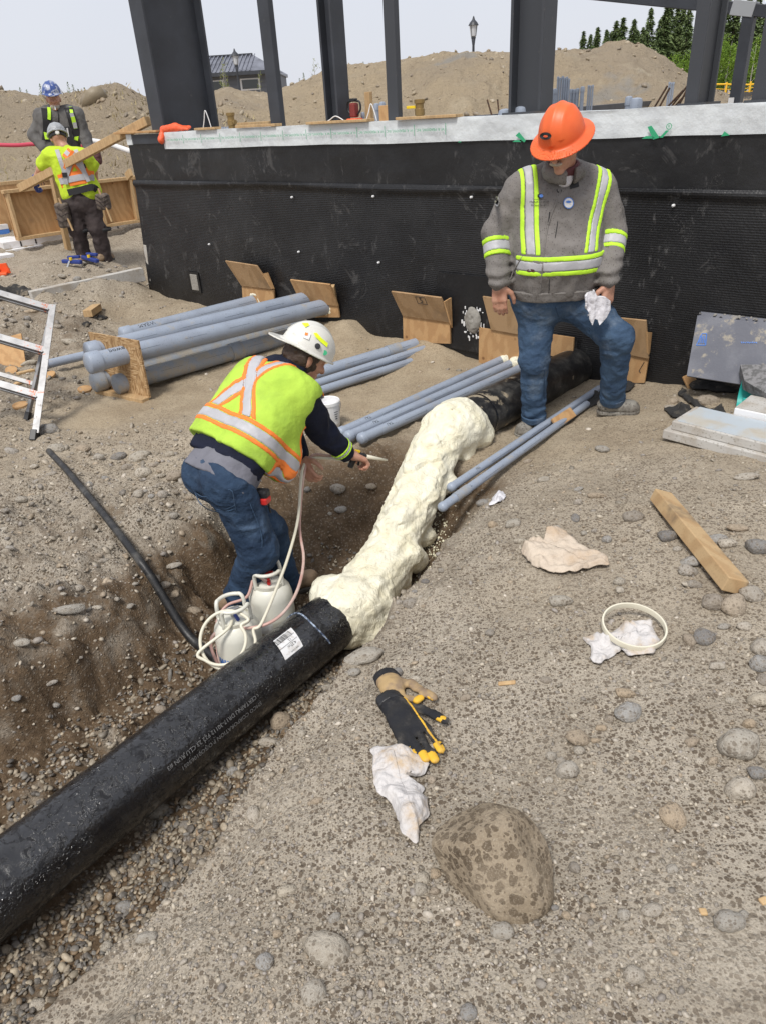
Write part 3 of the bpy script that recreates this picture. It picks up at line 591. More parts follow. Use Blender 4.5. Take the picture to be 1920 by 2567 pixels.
# smooth waterproofed bay between the plywood covers with a grouted sleeve
bp_ = wpix(1180, 820, 0); obj('bay_panel', boxg(wp(panel_s(1180, 820), .42, .034), WD, WN, V3(0, 0, 1), .62, .012, .60), M['membrane_smooth'], wall)
gp = wpix(1184, 803, .05)
def grout(P):
    q = local(P, gp, WD, V3(0, 0, 1), WN); d = ellp(q, (.075, .105, .03)); return rough(P, d, .012, 30)
obj('grout_patch', sdf(grout, gp-.13, gp+.13, .007), M['concrete'], wall, smooth=True)
for k in range(46):
    a = random.uniform(0, 6.28); r = random.uniform(.95, 1.5); pz = gp+WD*.075*r*math.cos(a)+V3(0, 0, .105*r*math.sin(a)-.03*(r-1)*random.random())-WN*.006
    if pz[2] > gp[2]+.1: continue
    obj('splash', boxg(pz, WD, WN, V3(0, 0, 1), random.uniform(.006, .018), .006, random.uniform(.008, .04)), M['trim_white'], wall, bevel=.003)
# foam board standing at the wall's far end
fb = obj('foam_strip', beamg(wp(4.70, .10, -.03), wp(4.62, .68, -.03), .10, .06, WD), M['eps_dirty'], None, bevel=.006); tag(fb, 'upright narrow foam strip at the far end of the black wall', 'foam board')
# ------------------------------------------------------------------ steel
def isec(p, e1, e2, wf, dp, tf=.022, tw=.014, h=4.6):
    """I-section standing on p (outer corner of the front flange): flange along e1, web along e2"""
    z = V3(0, 0, 1); c = np.asarray(p)+z*h/2
    return [boxg(c+e1*wf/2+e2*tf/2, e1, e2, z, wf, tf, h), boxg(c+e1*wf/2+e2*dp/2, e1, e2, z, tw, dp-2*tf-.002, h), boxg(c+e1*wf/2+e2*(dp-tf/2), e1, e2, z, wf, tf, h)]
def column(name, label, p, e1, e2, wf, dp, m, plate=True, h=4.6):
    t = thing(name, label, 'column', p, 'steel columns standing on the foundation')
    a, b, c = isec(p, e1, e2, wf, dp, h=h); obj('flange', a, m, t, bevel=.003); obj('web', b, m, t); obj('flange', c, m, t, bevel=.003)
    if plate: obj('base_plate', boxg(np.asarray(p)+e1*wf/2+e2*dp/2+V3(0, 0, .008), e1, e2, V3(0, 0, 1), wf+.06, dp+.06, .016), m, t)
    return t
def solve_depth(p, e, u_):
    lo, hi = 0., 3.
    for _ in range(40):
        m_ = (lo+hi)/2
        if (proj(np.asarray(p)+e*m_)[0] < u_) == (proj(np.asarray(p)+e*3.)[0] > proj(p)[0]): lo = m_
        else: hi = m_
    return lo
p1 = wpix(413, 328, -.06); p1[2] = 1.80
column('steel_column', 'widest dark steel column, beside the orange rubber glove', p1, WD, -WN, solve_depth(p1, WD, 384), solve_depth(p1, -WN, 552), M['steel'])
p2 = wpix(706, 315, -.08); p2[2] = 1.80; t = thing('steel_post', 'dark rectangular steel post just right of the far house', 'column', p2, 'steel columns standing on the foundation')
wd2 = solve_depth(p2, WD, 680); obj('tube', boxg(p2+WD*wd2/2-WN*.03+V3(0, 0, 2.3), WD, WN, V3(0, 0, 1), wd2, .06, 4.6), M['steel'], t, bevel=.008)
p4 = wpix(998, 300, -.08); p4[2] = 1.80; t = thing('steel_post', 'dark rectangular steel post beside the upright grey conduit pair and wood block', 'column', p4, 'steel columns standing on the foundation')
wd4 = solve_depth(p4, WD, 972); obj('tube', boxg(p4+WD*wd4/2-WN*.03+V3(0, 0, 2.3), WD, WN, V3(0, 0, 1), wd4, .06, 4.6), M['steel_rust'], t, bevel=.008)
p3 = wpix(850, 306, -.08); p3[2] = 1.80; column('steel_column', 'slim dark steel column behind the red handled tool', p3, -WN, WD, .15, solve_depth(p3, WD, 818), M['steel'])
p5 = wpix(1352, 284, -.10); p5[2] = 1.80; column('steel_column', 'dark steel column rising behind the orange hard hat', p5, -WN, WD, .17, solve_depth(p5, WD, 1272), M['steel_rust'])
p6 = wpix(1744, 268, -.08); p6[2] = 1.80; column('steel_column', 'dark steel column with rebar leaning at its foot', p6, WD, -WN, solve_depth(p6, WD, 1712), solve_depth(p6, -WN, 1788), M['steel_rust'])
p8 = wpix(1990, 258, -.06); p8[2] = 1.80; column('steel_column', 'dark steel column beyond the yellow barrier mesh, cut by the picture edge', p8, WD, -WN, solve_depth(p8, WD, 1880), .3, M['steel_rust'])
o7 = -3.2; p7 = wpix(1842, 262, o7); p7[2] = 1.55; q7 = wpix(1874, 16, o7); t = thing('steel_post', 'thin dark steel post carrying the joint of the high beam', 'column', p7, 'steel columns standing on the foundation')
tw7 = .10; obj('tube', boxg(V3(p7[0], p7[1], (1.55+q7[2])/2), WD, WN, V3(0, 0, 1), tw7, .10, q7[2]-1.55), M['steel'], t, bevel=.005)
obj('base_plate', boxg(V3(p7[0], p7[1], 1.56), WD, WN, V3(0, 0, 1), .2, .2, .02), M['steel'], t)
obj('paper_tag', boxg(wpix(1831, 254, o7+.07), WD, WN, V3(0, 0, 1), .05, .004, .06), M['sticker_white'], t)
for i in (-1, 1): obj('bolt', tubeg([V3(p7[0], p7[1], 1.57)+WD*.07*i+WN*.07, V3(p7[0], p7[1], 1.61)+WD*.07*i+WN*.07], .009, 8), M['steel_bright'], t)
ba, bb = wpix(1470, -16, o7), wpix(1980, 34, o7); bt = thing('roof_beam', 'dark horizontal steel beam high above the far post', 'beam', (ba+bb)/2)
obj('beam', beamg(ba, bb, .10, .095), M['steel'], bt, bevel=.006); jc = wpix(1868, 22, o7); obj('joint_plate', beamg(jc-nrm(bb-ba)*.11, jc+nrm(bb-ba)*.09, .115, .115), M['hat_grey'], bt, bevel=.004)
obj('hanger', tubeg([ba, ba+V3(0, 0, 3)], .02, 8), M['steel'], bt); obj('hanger', tubeg([bb, bb+V3(0, 0, 3)], .02, 8), M['steel'], bt)
# inner foundation wall across the building
ia, ib = atz(1200, 293, 1.70), atz(1760, 243, 1.70); iw = thing('inner_foundation_wall', 'far low concrete foundation wall with black cap inside the building', 'wall', (ia+ib)/2-V3(0, 0, 1))
ia2 = ia+(ia-ib)*.12; ib2 = ib+(ib-ia)*.9
obj('wall', beamg(ia2-V3(0, 0, .62), ib2-V3(0, 0, .62), .25, 1.1), M['concrete'], iw); obj('cap', beamg(ia2-V3(0, 0, .03), ib2-V3(0, 0, .03), .30, .10), M['steel'], iw)
# ------------------------------------------------------------------ earth berms behind the site
def berm(name, prof, rr, r0, r1, seed, rough_a=.3):
    us = np.array([p[0] for p in prof], float)
    pk = [aty(u, v, rr) for u, v in prof]; xs = np.array([p[0]/p[1] for p in pk]); zs = np.array([p[2] for p in pk])-.17
    na, nr = 460, 70; A = np.linspace(xs.min(), xs.max(), na); ys = np.concatenate([np.linspace(r0, rr, 46), np.linspace(rr, r1, 25)[1:]]); nr = len(ys)
    Z = np.interp(A, xs, zs); AA, YY = np.meshgrid(A, ys, indexing='ij'); ZZ = np.repeat(Z[:, None], nr, 1)
    bot = .75; k = np.where(YY < rr, sstep(r0, rr, YY)**.85, 1-.5*sstep(rr, r1, YY)); X = AA*YY
    H = bot+(ZZ-bot)*k
    nz = fbm2(X, YY, .35, 5, .55, seed)*rough_a*2.2*np.sin(np.pi*np.clip((YY-r0)/(rr-r0), 0, 1))+fbm2(X, YY, 1.6, 4, .6, seed+1)*rough_a*.6
    nz += (1-np.abs(fbm2(X, YY, .8, 4, .55, seed+2))*2)*rough_a*.4*np.sin(np.pi*np.clip((YY-r0)/(rr-r0), 0, 1))
    H = H+nz*np.minimum(1, (YY-r0)/2+.05); P = np.stack([X, YY, H], -1).reshape(-1, 3)
    i = (np.arange(na-1)[:, None]*nr+np.arange(nr-1)[None, :]).ravel(); return obj(name, (P, np.stack([i, i+nr, i+nr+1, i+1], 1)), M['berm'], smooth=True, kind='structure')
berm('dirt_mound', [(330, 290), (420, 245), (520, 222), (560, 203), (600, 215), (650, 222), (690, 215), (740, 196), (790, 178), (830, 160), (900, 150), (960, 140), (1020, 133), (1100, 127), (1200, 122), (1290, 117), (1345, 112), (1400, 108), (1480, 112), (1530, 101), (1570, 99), (1610, 108), (1660, 130), (1720, 172), (1780, 205), (1860, 235), (2050, 250)], 27., 15., 38., 3.)
berm('dirt_mound', [(-500, 200), (-200, 205), (0, 208), (70, 212), (150, 214), (220, 205), (250, 198), (285, 194), (320, 202), (360, 226), (420, 250), (520, 268), (640, 285)], 19., 13.2, 27., 8., .28)
tf_ = obj('terrain', gridg(60, 20, lambda u, v: np.stack([-90+240*u, 40+60*v, 1.4+.6*fbm2(u*24, v*6, 1., 3)], -1)), M['berm'], smooth=True, kind='structure')
# ------------------------------------------------------------------ house behind the berm
hy = 62.
h0, h1 = aty(440, 210, hy), aty(698, 210, hy); zr, ze = aty(600, 128, hy)[2], aty(600, 180, hy)[2]
hs = thing('house', 'grey sided house with corrugated metal roof behind the berm', 'house', V3((h0[0]+h1[0])/2, hy+4, 1.4))
obj('wall', boxg(V3((h0[0]+h1[0])/2, hy+4, (1.4+ze)/2), V3(1, 0, 0), V3(0, 1, 0), V3(0, 0, 1), h1[0]-h0[0], 7.6, ze-1.4), M['siding'], hs)
x0, x1 = h0[0]-.4, h1[0]+.1
rf = obj('roof', (np.array([(x0, hy-.5, ze), (x1, hy-.5, ze), (x1-2.2, hy+4, zr), (x0, hy+4, zr), (x0, hy+8.5, ze), (x1, hy+8.5, ze), (x0, hy-.5, ze-.22), (x1, hy-.5, ze-.22), (x0, hy+8.5, ze-.22), (x1, hy+8.5, ze-.22)]),
                  [[0, 1, 2, 3], [3, 2, 5, 4], [6, 7, 1, 0], [0, 3, 4, 8, 6], [1, 7, 9, 5, 2], [6, 8, 9, 7]]), M['roof_metal'], hs)
for k in range(20):
    x = x0+.15+(x1-x0-.3)*k/25; obj('seam', beamg((x, hy-.5, ze+.03), (x, hy+3.9, zr+.03), .07, .06, (0, -1, 1)), M['roof_metal'], rf)
obj('ridge_cap', beamg((x0, hy+4, zr+.03), (x1-2.2, hy+4, zr+.03), .4, .12), M['steel'], rf); obj('fascia', beamg((x0, hy-.55, ze-.12), (x1, hy-.55, ze-.12), .06, .24), M['steel'], rf)
for ua, ub in ((602, 652), (525, 560)):
    a, b = aty(ua, 197, hy+.15), aty(ub, 197, hy+.15); zt, zb_ = aty(625, 196, hy)[2], aty(625, 226, hy)[2]; cx = (a[0]+b[0])/2
    wdw = obj('window', boxg(V3(cx, hy+.16, (zt+zb_)/2), V3(1, 0, 0), V3(0, 1, 0), V3(0, 0, 1), b[0]-a[0], .12, zt-zb_), M['trim_white'], hs)
    obj('pane', boxg(V3(cx, hy+.09, (zt+zb_)/2), V3(1, 0, 0), V3(0, 1, 0), V3(0, 0, 1), (b[0]-a[0])*.82, .06, (zt-zb_)*.76), M['glass'], wdw)
for k in range(7):
    z = ze-.35-k*.28; obj('siding_board', boxg(V3((h0[0]+h1[0])/2, hy+.17, z), V3(1, 0, 0), V3(0, 1, 0), V3(0, 0, 1), h1[0]-h0[0]-.1, .03, .25), M['siding'], hs)
def street_lamp(u, vt, y, label):
    p = aty(u, vt, y); t = thing('street_lamp', label, 'street lamp', V3(p[0], y, .9)); s = p[2]
    obj('pole', lathe(V3(p[0], y, .9), (0, 0, 1), [(.12, 0), (.12, .5), (.07, .6), (.05, s-1.7-.2), (.09, s-1.65), (.05, s-1.6)], 12), M['steel'], t, smooth=True)
    ln = obj('lantern', lathe(V3(p[0], y, s-.72), (0, 0, 1), [(.05, 0), (.12, .05), (.17, .42)], 8), M['lamp_glass'], t)
    obj('lantern_cap', lathe(V3(p[0], y, s-.3), (0, 0, 1), [(.22, 0), (.16, .1), (.06, .2), (.03, .3), (.0, .34)], 12), M['steel'], t)
    obj('lantern_base', lathe(V3(p[0], y, s-.78), (0, 0, 1), [(.03, 0), (.1, .03), (.1, .07), (.02, .07)], 12), M['steel'], t)
    for k in range(4):
        a = math.pi/4+k*math.pi/2; obj('lantern_bar', beamg((p[0]+.11*math.cos(a), y+.11*math.sin(a), s-.7), (p[0]+.175*math.cos(a), y+.175*math.sin(a), s-.3), .02, .02), M['steel'], ln)
street_lamp(588, 123, 44., 'black lantern street lamp in front of the metal roofed house'); street_lamp(1186, 42, 36., 'black lantern street lamp alone on the skyline above the dirt mound')
# ------------------------------------------------------------------ trees
def conifer_mesh(seed, H=8., R=1.15, n=1700):
    rg = np.random.default_rng(seed); t = rg.random(n)**.8; z = H*(.08+.92*t)
    lay = (np.sin(z*6.5+rg.random(n)*1.2)*.5+.5); rad = R*(1-t)**.8*(.35+.65*rg.random(n)**.5)*(.6+.55*lay)+.03; an = rg.random(n)*6.283; lob = 1+.25*np.sin(an*3+seed)+.15*np.sin(an*5+z*2)
    x, y = rad*lob*np.cos(an), rad*lob*np.sin(an); z = z-rad*.30; s = (.10+.16*rg.random(n))*(1.1-.5*t)
    dr = np.stack([np.cos(an), np.sin(an), -.35+.3*rg.standard_normal(n)], -1); tn = np.stack([-np.sin(an), np.cos(an), .5*rg.standard_normal(n)], -1); c = np.stack([x, y, z], -1)
    a = c+dr*s[:, None]*1.6; b = c+tn*s[:, None]*.6-dr*s[:, None]*.6; d = c-tn*s[:, None]*.6-dr*s[:, None]*.6
    return np.stack([a, b, d], 1).reshape(-1, 3), np.arange(3*n).reshape(-1, 3)
def leaf_mesh(seed, H=6., R=1.5, n=2400):
    rg = np.random.default_rng(seed); nb = 16; cb = np.stack([rg.normal(0, R*.45, nb), rg.normal(0, R*.45, nb), H*(.3+.62*rg.random(nb))], -1); k = rg.integers(0, nb, n)
    c = cb[k]+rg.normal(0, 1, (n, 3))*np.array([.36, .36, .42])*R*.55; c[:, 2] = np.clip(c[:, 2], .35, H); s = .05+.09*rg.random(n)
    d1 = rg.normal(0, 1, (n, 3)); d1 /= np.linalg.norm(d1, axis=1)[:, None]; d2 = np.cross(d1, rg.normal(0, 1, (n, 3))); d2 /= np.linalg.norm(d2, axis=1)[:, None]
    return np.stack([c+d1*s[:, None], c-d1*s[:, None]*.5+d2*s[:, None]*.7, c-d1*s[:, None]*.5-d2*s[:, None]*.7], 1).reshape(-1, 3), np.arange(3*n).reshape(-1, 3)
def mk(name, vf, m):
    me = bpy.data.meshes.new(name); v, f = vf; me.from_pydata(np.asarray(v).tolist(), [], [list(map(int, q)) for q in f]); me.materials.append(m); me.update(); return me
CON = [mk('crown', conifer_mesh(k), M['needles']) for k in range(5)]; CTR = mk('trunk', tubeg([(0, 0, 0), (0, 0, 3), (0, 0, 7.6)], [.14, .1, .02], 7), M['tree_bark'])
LEA = [mk('crown', leaf_mesh(k+20), M['leaves']) for k in range(3)]
def _bt(seed):
    rg = random.Random(seed); g = [tubeg([(0, 0, 0), (.05, .03, 2.5), (0, .05, 5.4)], [.07, .05, .012], 6)]
    for k in range(7):
        z = 1.4+k*.5; a = rg.uniform(0, 6.28); g.append(tubeg([(0, 0, z), (.5*math.cos(a), .5*math.sin(a), z+.45), (.95*math.cos(a), .95*math.sin(a), z+.8)], [.025, .016, .005], 5))
    return jn(*g)
BTR = mk('trunk', _bt(3), M['birch_bark'])
def tree(crown, trunk, loc, sc, rz, label, group, name):
    t = thing(name, label, 'tree', loc, group); t.scale = (sc[0], sc[0], sc[1]); t.rotation_euler[2] = rz
    for nm, me in (('crown', crown), ('trunk', trunk)): o = bpy.data.objects.new(nm, me); link(o, t)
rt = random.Random(11)
tops = [(1462, 92), (1480, 100), (1498, 82), (1520, 88), (1545, 66), (1562, 58), (1590, 62), (1612, 82), (1632, 34), (1655, 62), (1672, 26), (1682, 0), (1700, 30), (1716, 14), (1730, 26), (1800, 20), (1826, 6), (1850, 10), (1880, 2), (1905, -4), (1930, 4), (1960, -10), (1990, 0)]
for k, (u, v) in enumerate(tops):
    y = 46+rt.uniform(-5, 6); p = aty(u, v-14, y); H = p[2]-1.6; tree(CON[k % 5], CTR, (p[0], y, 1.6), (H/8*rt.uniform(1.0, 1.35), H/8), rt.uniform(0, 6), 'tall dark spruce standing behind the right shoulder of the dirt mound', 'spruces behind the dirt mound', 'spruce_tree')
for k in range(30):
    u = 1500+k*17+rt.uniform(-10, 10); v = 92-.09*(u-1500)+rt.uniform(-20, 26); y = 54+rt.uniform(-2, 5); p = aty(u, v, y); H = p[2]-1.6; tree(CON[(k+2) % 5], CTR, (p[0], y, 1.6), (H/8*1.25, H/8), rt.uniform(0, 6), 'spruce standing in the back row of the wood, behind the taller spruces', 'back row spruces', 'spruce_tree')
for k, (u, v) in enumerate([(1652, 132), (1690, 140), (1715, 128), (1798, 96), (1815, 120), (1836, 84), (1858, 104), (1876, 92), (1900, 90), (1930, 88), (1960, 95)]):
    y = 37+rt.uniform(-3, 4); p = aty(u, v, y); H = p[2]-1.3; tree(LEA[k % 3], BTR, (p[0], y, 1.3), (H/6*1.0, H/6), rt.uniform(0, 6), 'lime green young poplar in front of the dark spruces', 'young poplars', 'poplar_tree')
SML = [mk('crown', conifer_mesh(60+k, 8, 2.1, 260), M['needles']) for k in range(2)]
for u, v, y in [(45, 200, 20), (62, 205, 20.4), (20, 206, 20), (95, 190, 19.6), (165, 186, 19.8), (178, 192, 20.2), (192, 204, 20), (208, 200, 20.5), (335, 212, 20), (760, 168, 28), (750, 182, 28.5), (850, 150, 28), (885, 148, 28.4), (910, 140, 28), (868, 154, 28)]:
    p = aty(u, v, y); k = int(u) % 2; hh = (.9+.5*((u*7) % 10)/10)*(y/22.); zb = p[2]-hh-.16; tree(SML[k], CTR, (p[0], y, zb), (hh/8*.75, hh/8), u, 'tiny spruce on the crest of the %s dirt mound' % ('grassy' if u < 400 else 'bare'), 'tiny spruces on the mounds', 'spruce_sapling')
SAP = mk('crown', leaf_mesh(77, 6, .7, 150), M['sapling'])
for u, v, y, l in [(553, 136, 30, 'yellow leafed sapling left of the lamp by the house'), (562, 165, 29, 'low yellow leafed sapling below the lamp by the house'), (648, 172, 30, 'yellow leafed sapling before the house window'), (785, 138, 28, 'thin grey green sapling on the shoulder of the dirt mound')]:
    p = aty(u, v, y); hh = (225-v)/F*y*1.05; tree(SAP, BTR, (p[0], y, p[2]-hh), (hh/6*.8, hh/6), u, l, None, 'sapling')
# dry grass on the left mound
gv = []; gr = np.random.default_rng(5); gx = gr.uniform(-11, -3.6, 5200)
def berm_hit(nm, x, y):
    pass
bo = bpy.data.objects['dirt_mound.001']; bpy.context.view_layer.update()
vs = np.array([v.co[:] for v in bo.data.vertices])+np.array(bo.location); pick = gr.integers(0, len(vs), 5200); pick = pick[vs[pick, 1] < 20.5]
gm = fbm(vs[pick]*.5, 3) > -.12; gp_ = vs[pick][gm]
gh = gr.uniform(.04, .13, len(gp_)); ga = gr.uniform(0, 6.28, len(gp_)); lean = gr.normal(0, .5, (len(gp_), 2))*gh[:, None]
gp_ = gp_+np.stack([gr.uniform(-.15, .15, len(gp_)), gr.uniform(-.1, .1, len(gp_)), -.03+0*gh], -1)
wv_ = np.stack([np.cos(ga), np.sin(ga), 0*ga], -1)*.016
tri = np.stack([gp_-wv_, gp_+wv_, gp_+np.stack([lean[:, 0], lean[:, 1], gh], -1)], 1).reshape(-1, 3)
go = obj('dry_grass', (tri, np.arange(len(tri)).reshape(-1, 3)), M['grass_dry']); tag(go, 'dry straw coloured grass growing on the left dirt mound', 'grass', kind='stuff')
# yellow barrier mesh far right
ya, yb = aty(1760, 215, 30.), aty(2000, 205, 30.); yt = thing('barrier_fence', 'sagging yellow barrier mesh in front of the poplars', 'fence', (ya+yb)/2-V3(0, 0, 1))
for i in range(9):
    z = -i*.13; obj('strand', tubeg([ya+(yb-ya)*k/8+V3(0, 0, z+.03*math.sin(k*1.3+i)) for k in range(9)], .012 if i else .03, 5), M['fence_yellow'], yt)
for i in range(5):
    p = ya+(yb-ya)*i/4; obj('post', tubeg([p+V3(0, 0, -1.6), p+V3(0, 0, .08)], .035, 6), M['fence_yellow'], yt)
# ------------------------------------------------------------------ big pipe, foam, conduits
PR = .142
PA, PB = atz(0, 2225, -.30), atz(872, 1525, -.30); PT = nrm(PB-PA)
pn = PA-PT*1.6
bp = thing('water_main_pipe', 'wet glossy black main pipe lying in the gravel trench, its end under the cream foam', 'pipe', (pn+PB)/2-V3(0, 0, PR))
_, pa_, pb_ = frame(PT)
def pipeg(p, q, r, nl=90, seg=64, bumps=.0015, seed=0, seams=()):
    t, a, b = frame(np.asarray(q)-np.asarray(p)); Ln = np.linalg.norm(np.asarray(q)-np.asarray(p))
    def fn(u, v):
        s = u*Ln; an = v*2*math.pi; P = np.asarray(p)+s[:, None]*t; dr = np.cos(an)[:, None]*a+np.sin(an)[:, None]*b
        rr = r+bumps*fbm((P+dr*r)*9+seed, 3)
        for sm in seams: rr = rr-.0022*np.exp(-((s-sm-.012*np.sin(an+sm*5))/.006)**2)
        return P+dr*rr[:, None]
    v, f = gridg(nl, seg+1, fn); f = f[:, ::-1]; return v, f
Lp = np.linalg.norm(PB-pn); seams = [Lp-.10-k*.155 for k in range(22)]
obj('pipe_jacket', pipeg(pn, PB, PR, 420, 72, .0022, 1, seams), M['hdpe'], bp, smooth=True)
obj('pipe_end', lathe(PB, PT, [(PR, 0), (.0, .002)], 32), M['hdpe'], bp); obj('pipe_end', lathe(pn, -PT, [(PR, 0), (.0, .002)], 32), M['hdpe'], bp)
def on_pipe(s, an, r=PR+.0015):        # s metres back from the foam end, angle from straight up towards the mound
    c = PB-PT*s; side = nrm(np.cross(PT, V3(0, 0, 1))); return c+r*(math.cos(an)*V3(0, 0, 1)+math.sin(an)*side)
def wrap(v2, s0, an0, r=PR+.0035, flip=1):
    out = []
    for x, y in v2[:, :2]: out.append(on_pipe(s0-flip*x, an0+flip*y/PR*-1, r))
    return np.array(out)
def wrap_text(s, size, s0, an0):
    v, f = textg(s, size); return wrap(v, s0, an0, PR+.0035, -1), f
obj('print', wrap_text('EMCO CORPORATION P.O/SO01065051', .024, .95, 1.34), M['print_white'], bp); obj('print', wrap_text('CERTAINU DR17-30112 F22 23 CLU RUN #3', .024, .98, 1.08), M['print_white'], bp)
def patch(s0, an0, w_, h_, r, skew=.0, n=8):
    def fn(u, v):
        return np.array([on_pipe(s0+w_*(a-.5)+skew*(b-.5), an0+h_/PR*(b-.5), r) for a, b in zip(u, v)])
    return gridg(n, n, fn)
st = obj('label_sticker', patch(.47, .42, .115, .105, PR+.0045, .03), M['sticker_white'], bp, smooth=True)
for k in range(22):
    wv = random.choice([.0012, .002, .003]); obj('barcode_bar', patch(.427+k*.0042, .19, wv, .028, PR+.0062, .0, 3), M['print_black'], st)
for tx, s_, a_, sz in (('12', .455, .36, .018), ('4.27m', .465, .53, .020), ('SDR 17 DIPS', .47, .70, .009)):
    v, f = textg(tx, sz); obj('print', (wrap(v, s_, a_, PR+.0062, -1), f), M['print_black'], st)
obj('print_rule', patch(.47, .28, .11, .0015, PR+.0062, .0, 4), M['print_black'], st); obj('print_rule', patch(.475, .45, .11, .0015, PR+.0062, .0, 4), M['print_black'], st)
ringp = []
for k in range(40):
    a = -1.1+2.4*k/39; ringp.append(on_pipe(.30+.012*math.sin(a*3), a, PR+.002))
obj('chalk_ring', tubeg(ringp, [.002+.003*abs(math.sin(k*.9)) for k in range(40)], 5), mat('blue_white_chalk', (.42, .50, .62), .8, var=(40, (.05, .07, .12), .4, .55)), bp)
# upper pipe out of the wall
QA, QB = atz(1165, 1060, .13), atz(1470, 905, .13); QT = nrm(QB-QA); QA = QA-QT*.12
up_ = thing('wall_outlet_pipe', 'dusty black pipe stub running from the wall into the foam', 'pipe', (QA+QB)/2-V3(0, 0, .13))
QE = QB+QT*.6; obj('pipe_jacket', pipeg(QA, QE, .142, 160, 56, .003, 5, [.2+.17*k for k in range(9)]), M['hdpe_dusty'], up_, smooth=True)
for k in range(2): obj('tape_band', pipeg(QA+QT*(.26+.36*k), QA+QT*(.275+.36*k), .1445, 3, 48, .001), M['hdpe'], up_, smooth=True)
# spray foam over the double bend
fpath = bez([PB-PT*.05, PB+PT*.12, V3(*atz(990, 1370, -.22)), V3(*atz(1045, 1230, -.06)), V3(*atz(1105, 1110, .08)), QA-QT*.03, QA+QT*.075], 10)
f32_ = np.float32
def foamf(P):
    d = None; n = len(fpath); rs = np.interp(np.linspace(0, 1, n), [0, .05, .16, .35, .55, .72, .88, .97, 1], [.155, .188, .160, .140, .148, .158, .190, .186, .150])
    for i in range(0, n-1, 2):
        j = min(i+2, n-1); e = cap(P, fpath[i], fpath[j], rs[i], rs[j]); d = e if d is None else np.minimum(d, e)
    for c, r in foam_blobs: d = smin(d, L2(P-np.asarray(c, np.float32))-r, .035)
    m = np.abs(d) < .09; Q = P[m]; d = d.copy()
    w1 = fbm(Q*5, 3); al_ = (Q@PT.astype(np.float32))[:, None]*PT.astype(np.float32); Qs = Q-al_*.6; w2 = np.abs(fbm(Qs*15+4, 3)); w3 = np.abs(fbm(Qs*44+9, 2))
    rowd = np.clip(fbm(Q*3+11, 2)*1.5+.5, 0, 1)
    w4 = np.abs(fbm(Q*f32_([26, 26, 15])+21, 3)); d[m] += .032*w1+.028*(w2-.25)*(.3+rowd)+.012*(w3-.2)*(.35+rowd)+.012*(w4-.22)*(1.15-rowd); return d
foam_blobs = [(PB+PT*.02+V3(.13, -.08, -.10), .09), (PB+V3(.16, -.06, -.17), .085), (PB+V3(.19, -.03, -.22), .06), (PB+PT*.1+V3(.16, -.05, -.13), .07), (PB+V3(-.1, .05, .07), .08)]
rb = random.Random(4)
for k in range(20):
    i = rb.randrange(8, len(fpath)-6); t, a, b = frame(fpath[min(i+1, len(fpath)-1)]-fpath[i-1]); an = rb.uniform(-.4, 1.75); foam_blobs.append((fpath[i]+(.135+.02*rb.random())*(math.sin(an)*a+math.cos(an)*b*.9), rb.uniform(.022, .045)))
for u, v, z, r in [(1200, 1095, .05, .10), (1165, 1135, .0, .07), (1115, 1205, -.05, .07), (1060, 1340, -.25, .075), (1040, 1400, -.3, .075), (1010, 1460, -.35, .06)]: foam_blobs.append((atz(u, v, z), r))
flo = fpath.min(0)-.33; fhi = fpath.max(0)+.33
fo = obj('spray_foam', sdf(foamf, flo, fhi, .0095), M['foam'], None, smooth=True); tag(fo, 'lumpy cream spray foam hardening over the bend between the two black pipes', 'insulation foam')
# overspray crumbs
cr = np.random.default_rng(3); cv, cf = [], []
tet = np.array([(1, 1, 1), (1, -1, -1), (-1, 1, -1), (-1, -1, 1)], float)
for k in range(350):
    u, v = (cr.normal(1090, 14), cr.uniform(1250, 1440)) if k < 300 else (cr.uniform(700, 960), cr.uniform(1300, 1480))
    if k < 300: u += (1340-v)*.32+cr.normal(0, 9)
    x, y = atz(u, v, -.25)[:2]; z = gz0(x, y)[0]; s = cr.uniform(.002, .0075) if k < 300 else cr.uniform(.002, .004); cf.append(np.array([[0, 1, 2], [0, 3, 1], [0, 2, 3], [1, 3, 2]])+4*k); cv.append(np.array([x, y, z+.004])+tet@np.linalg.qr(cr.normal(size=(3, 3)))[0]*s)
co_ = obj('foam_crumbs', (np.concatenate(cv), np.concatenate(cf)), M['foam_crumb']); tag(co_, 'scattered cream foam crumbs on the dark soil beside the foam', 'foam crumbs', kind='stuff')
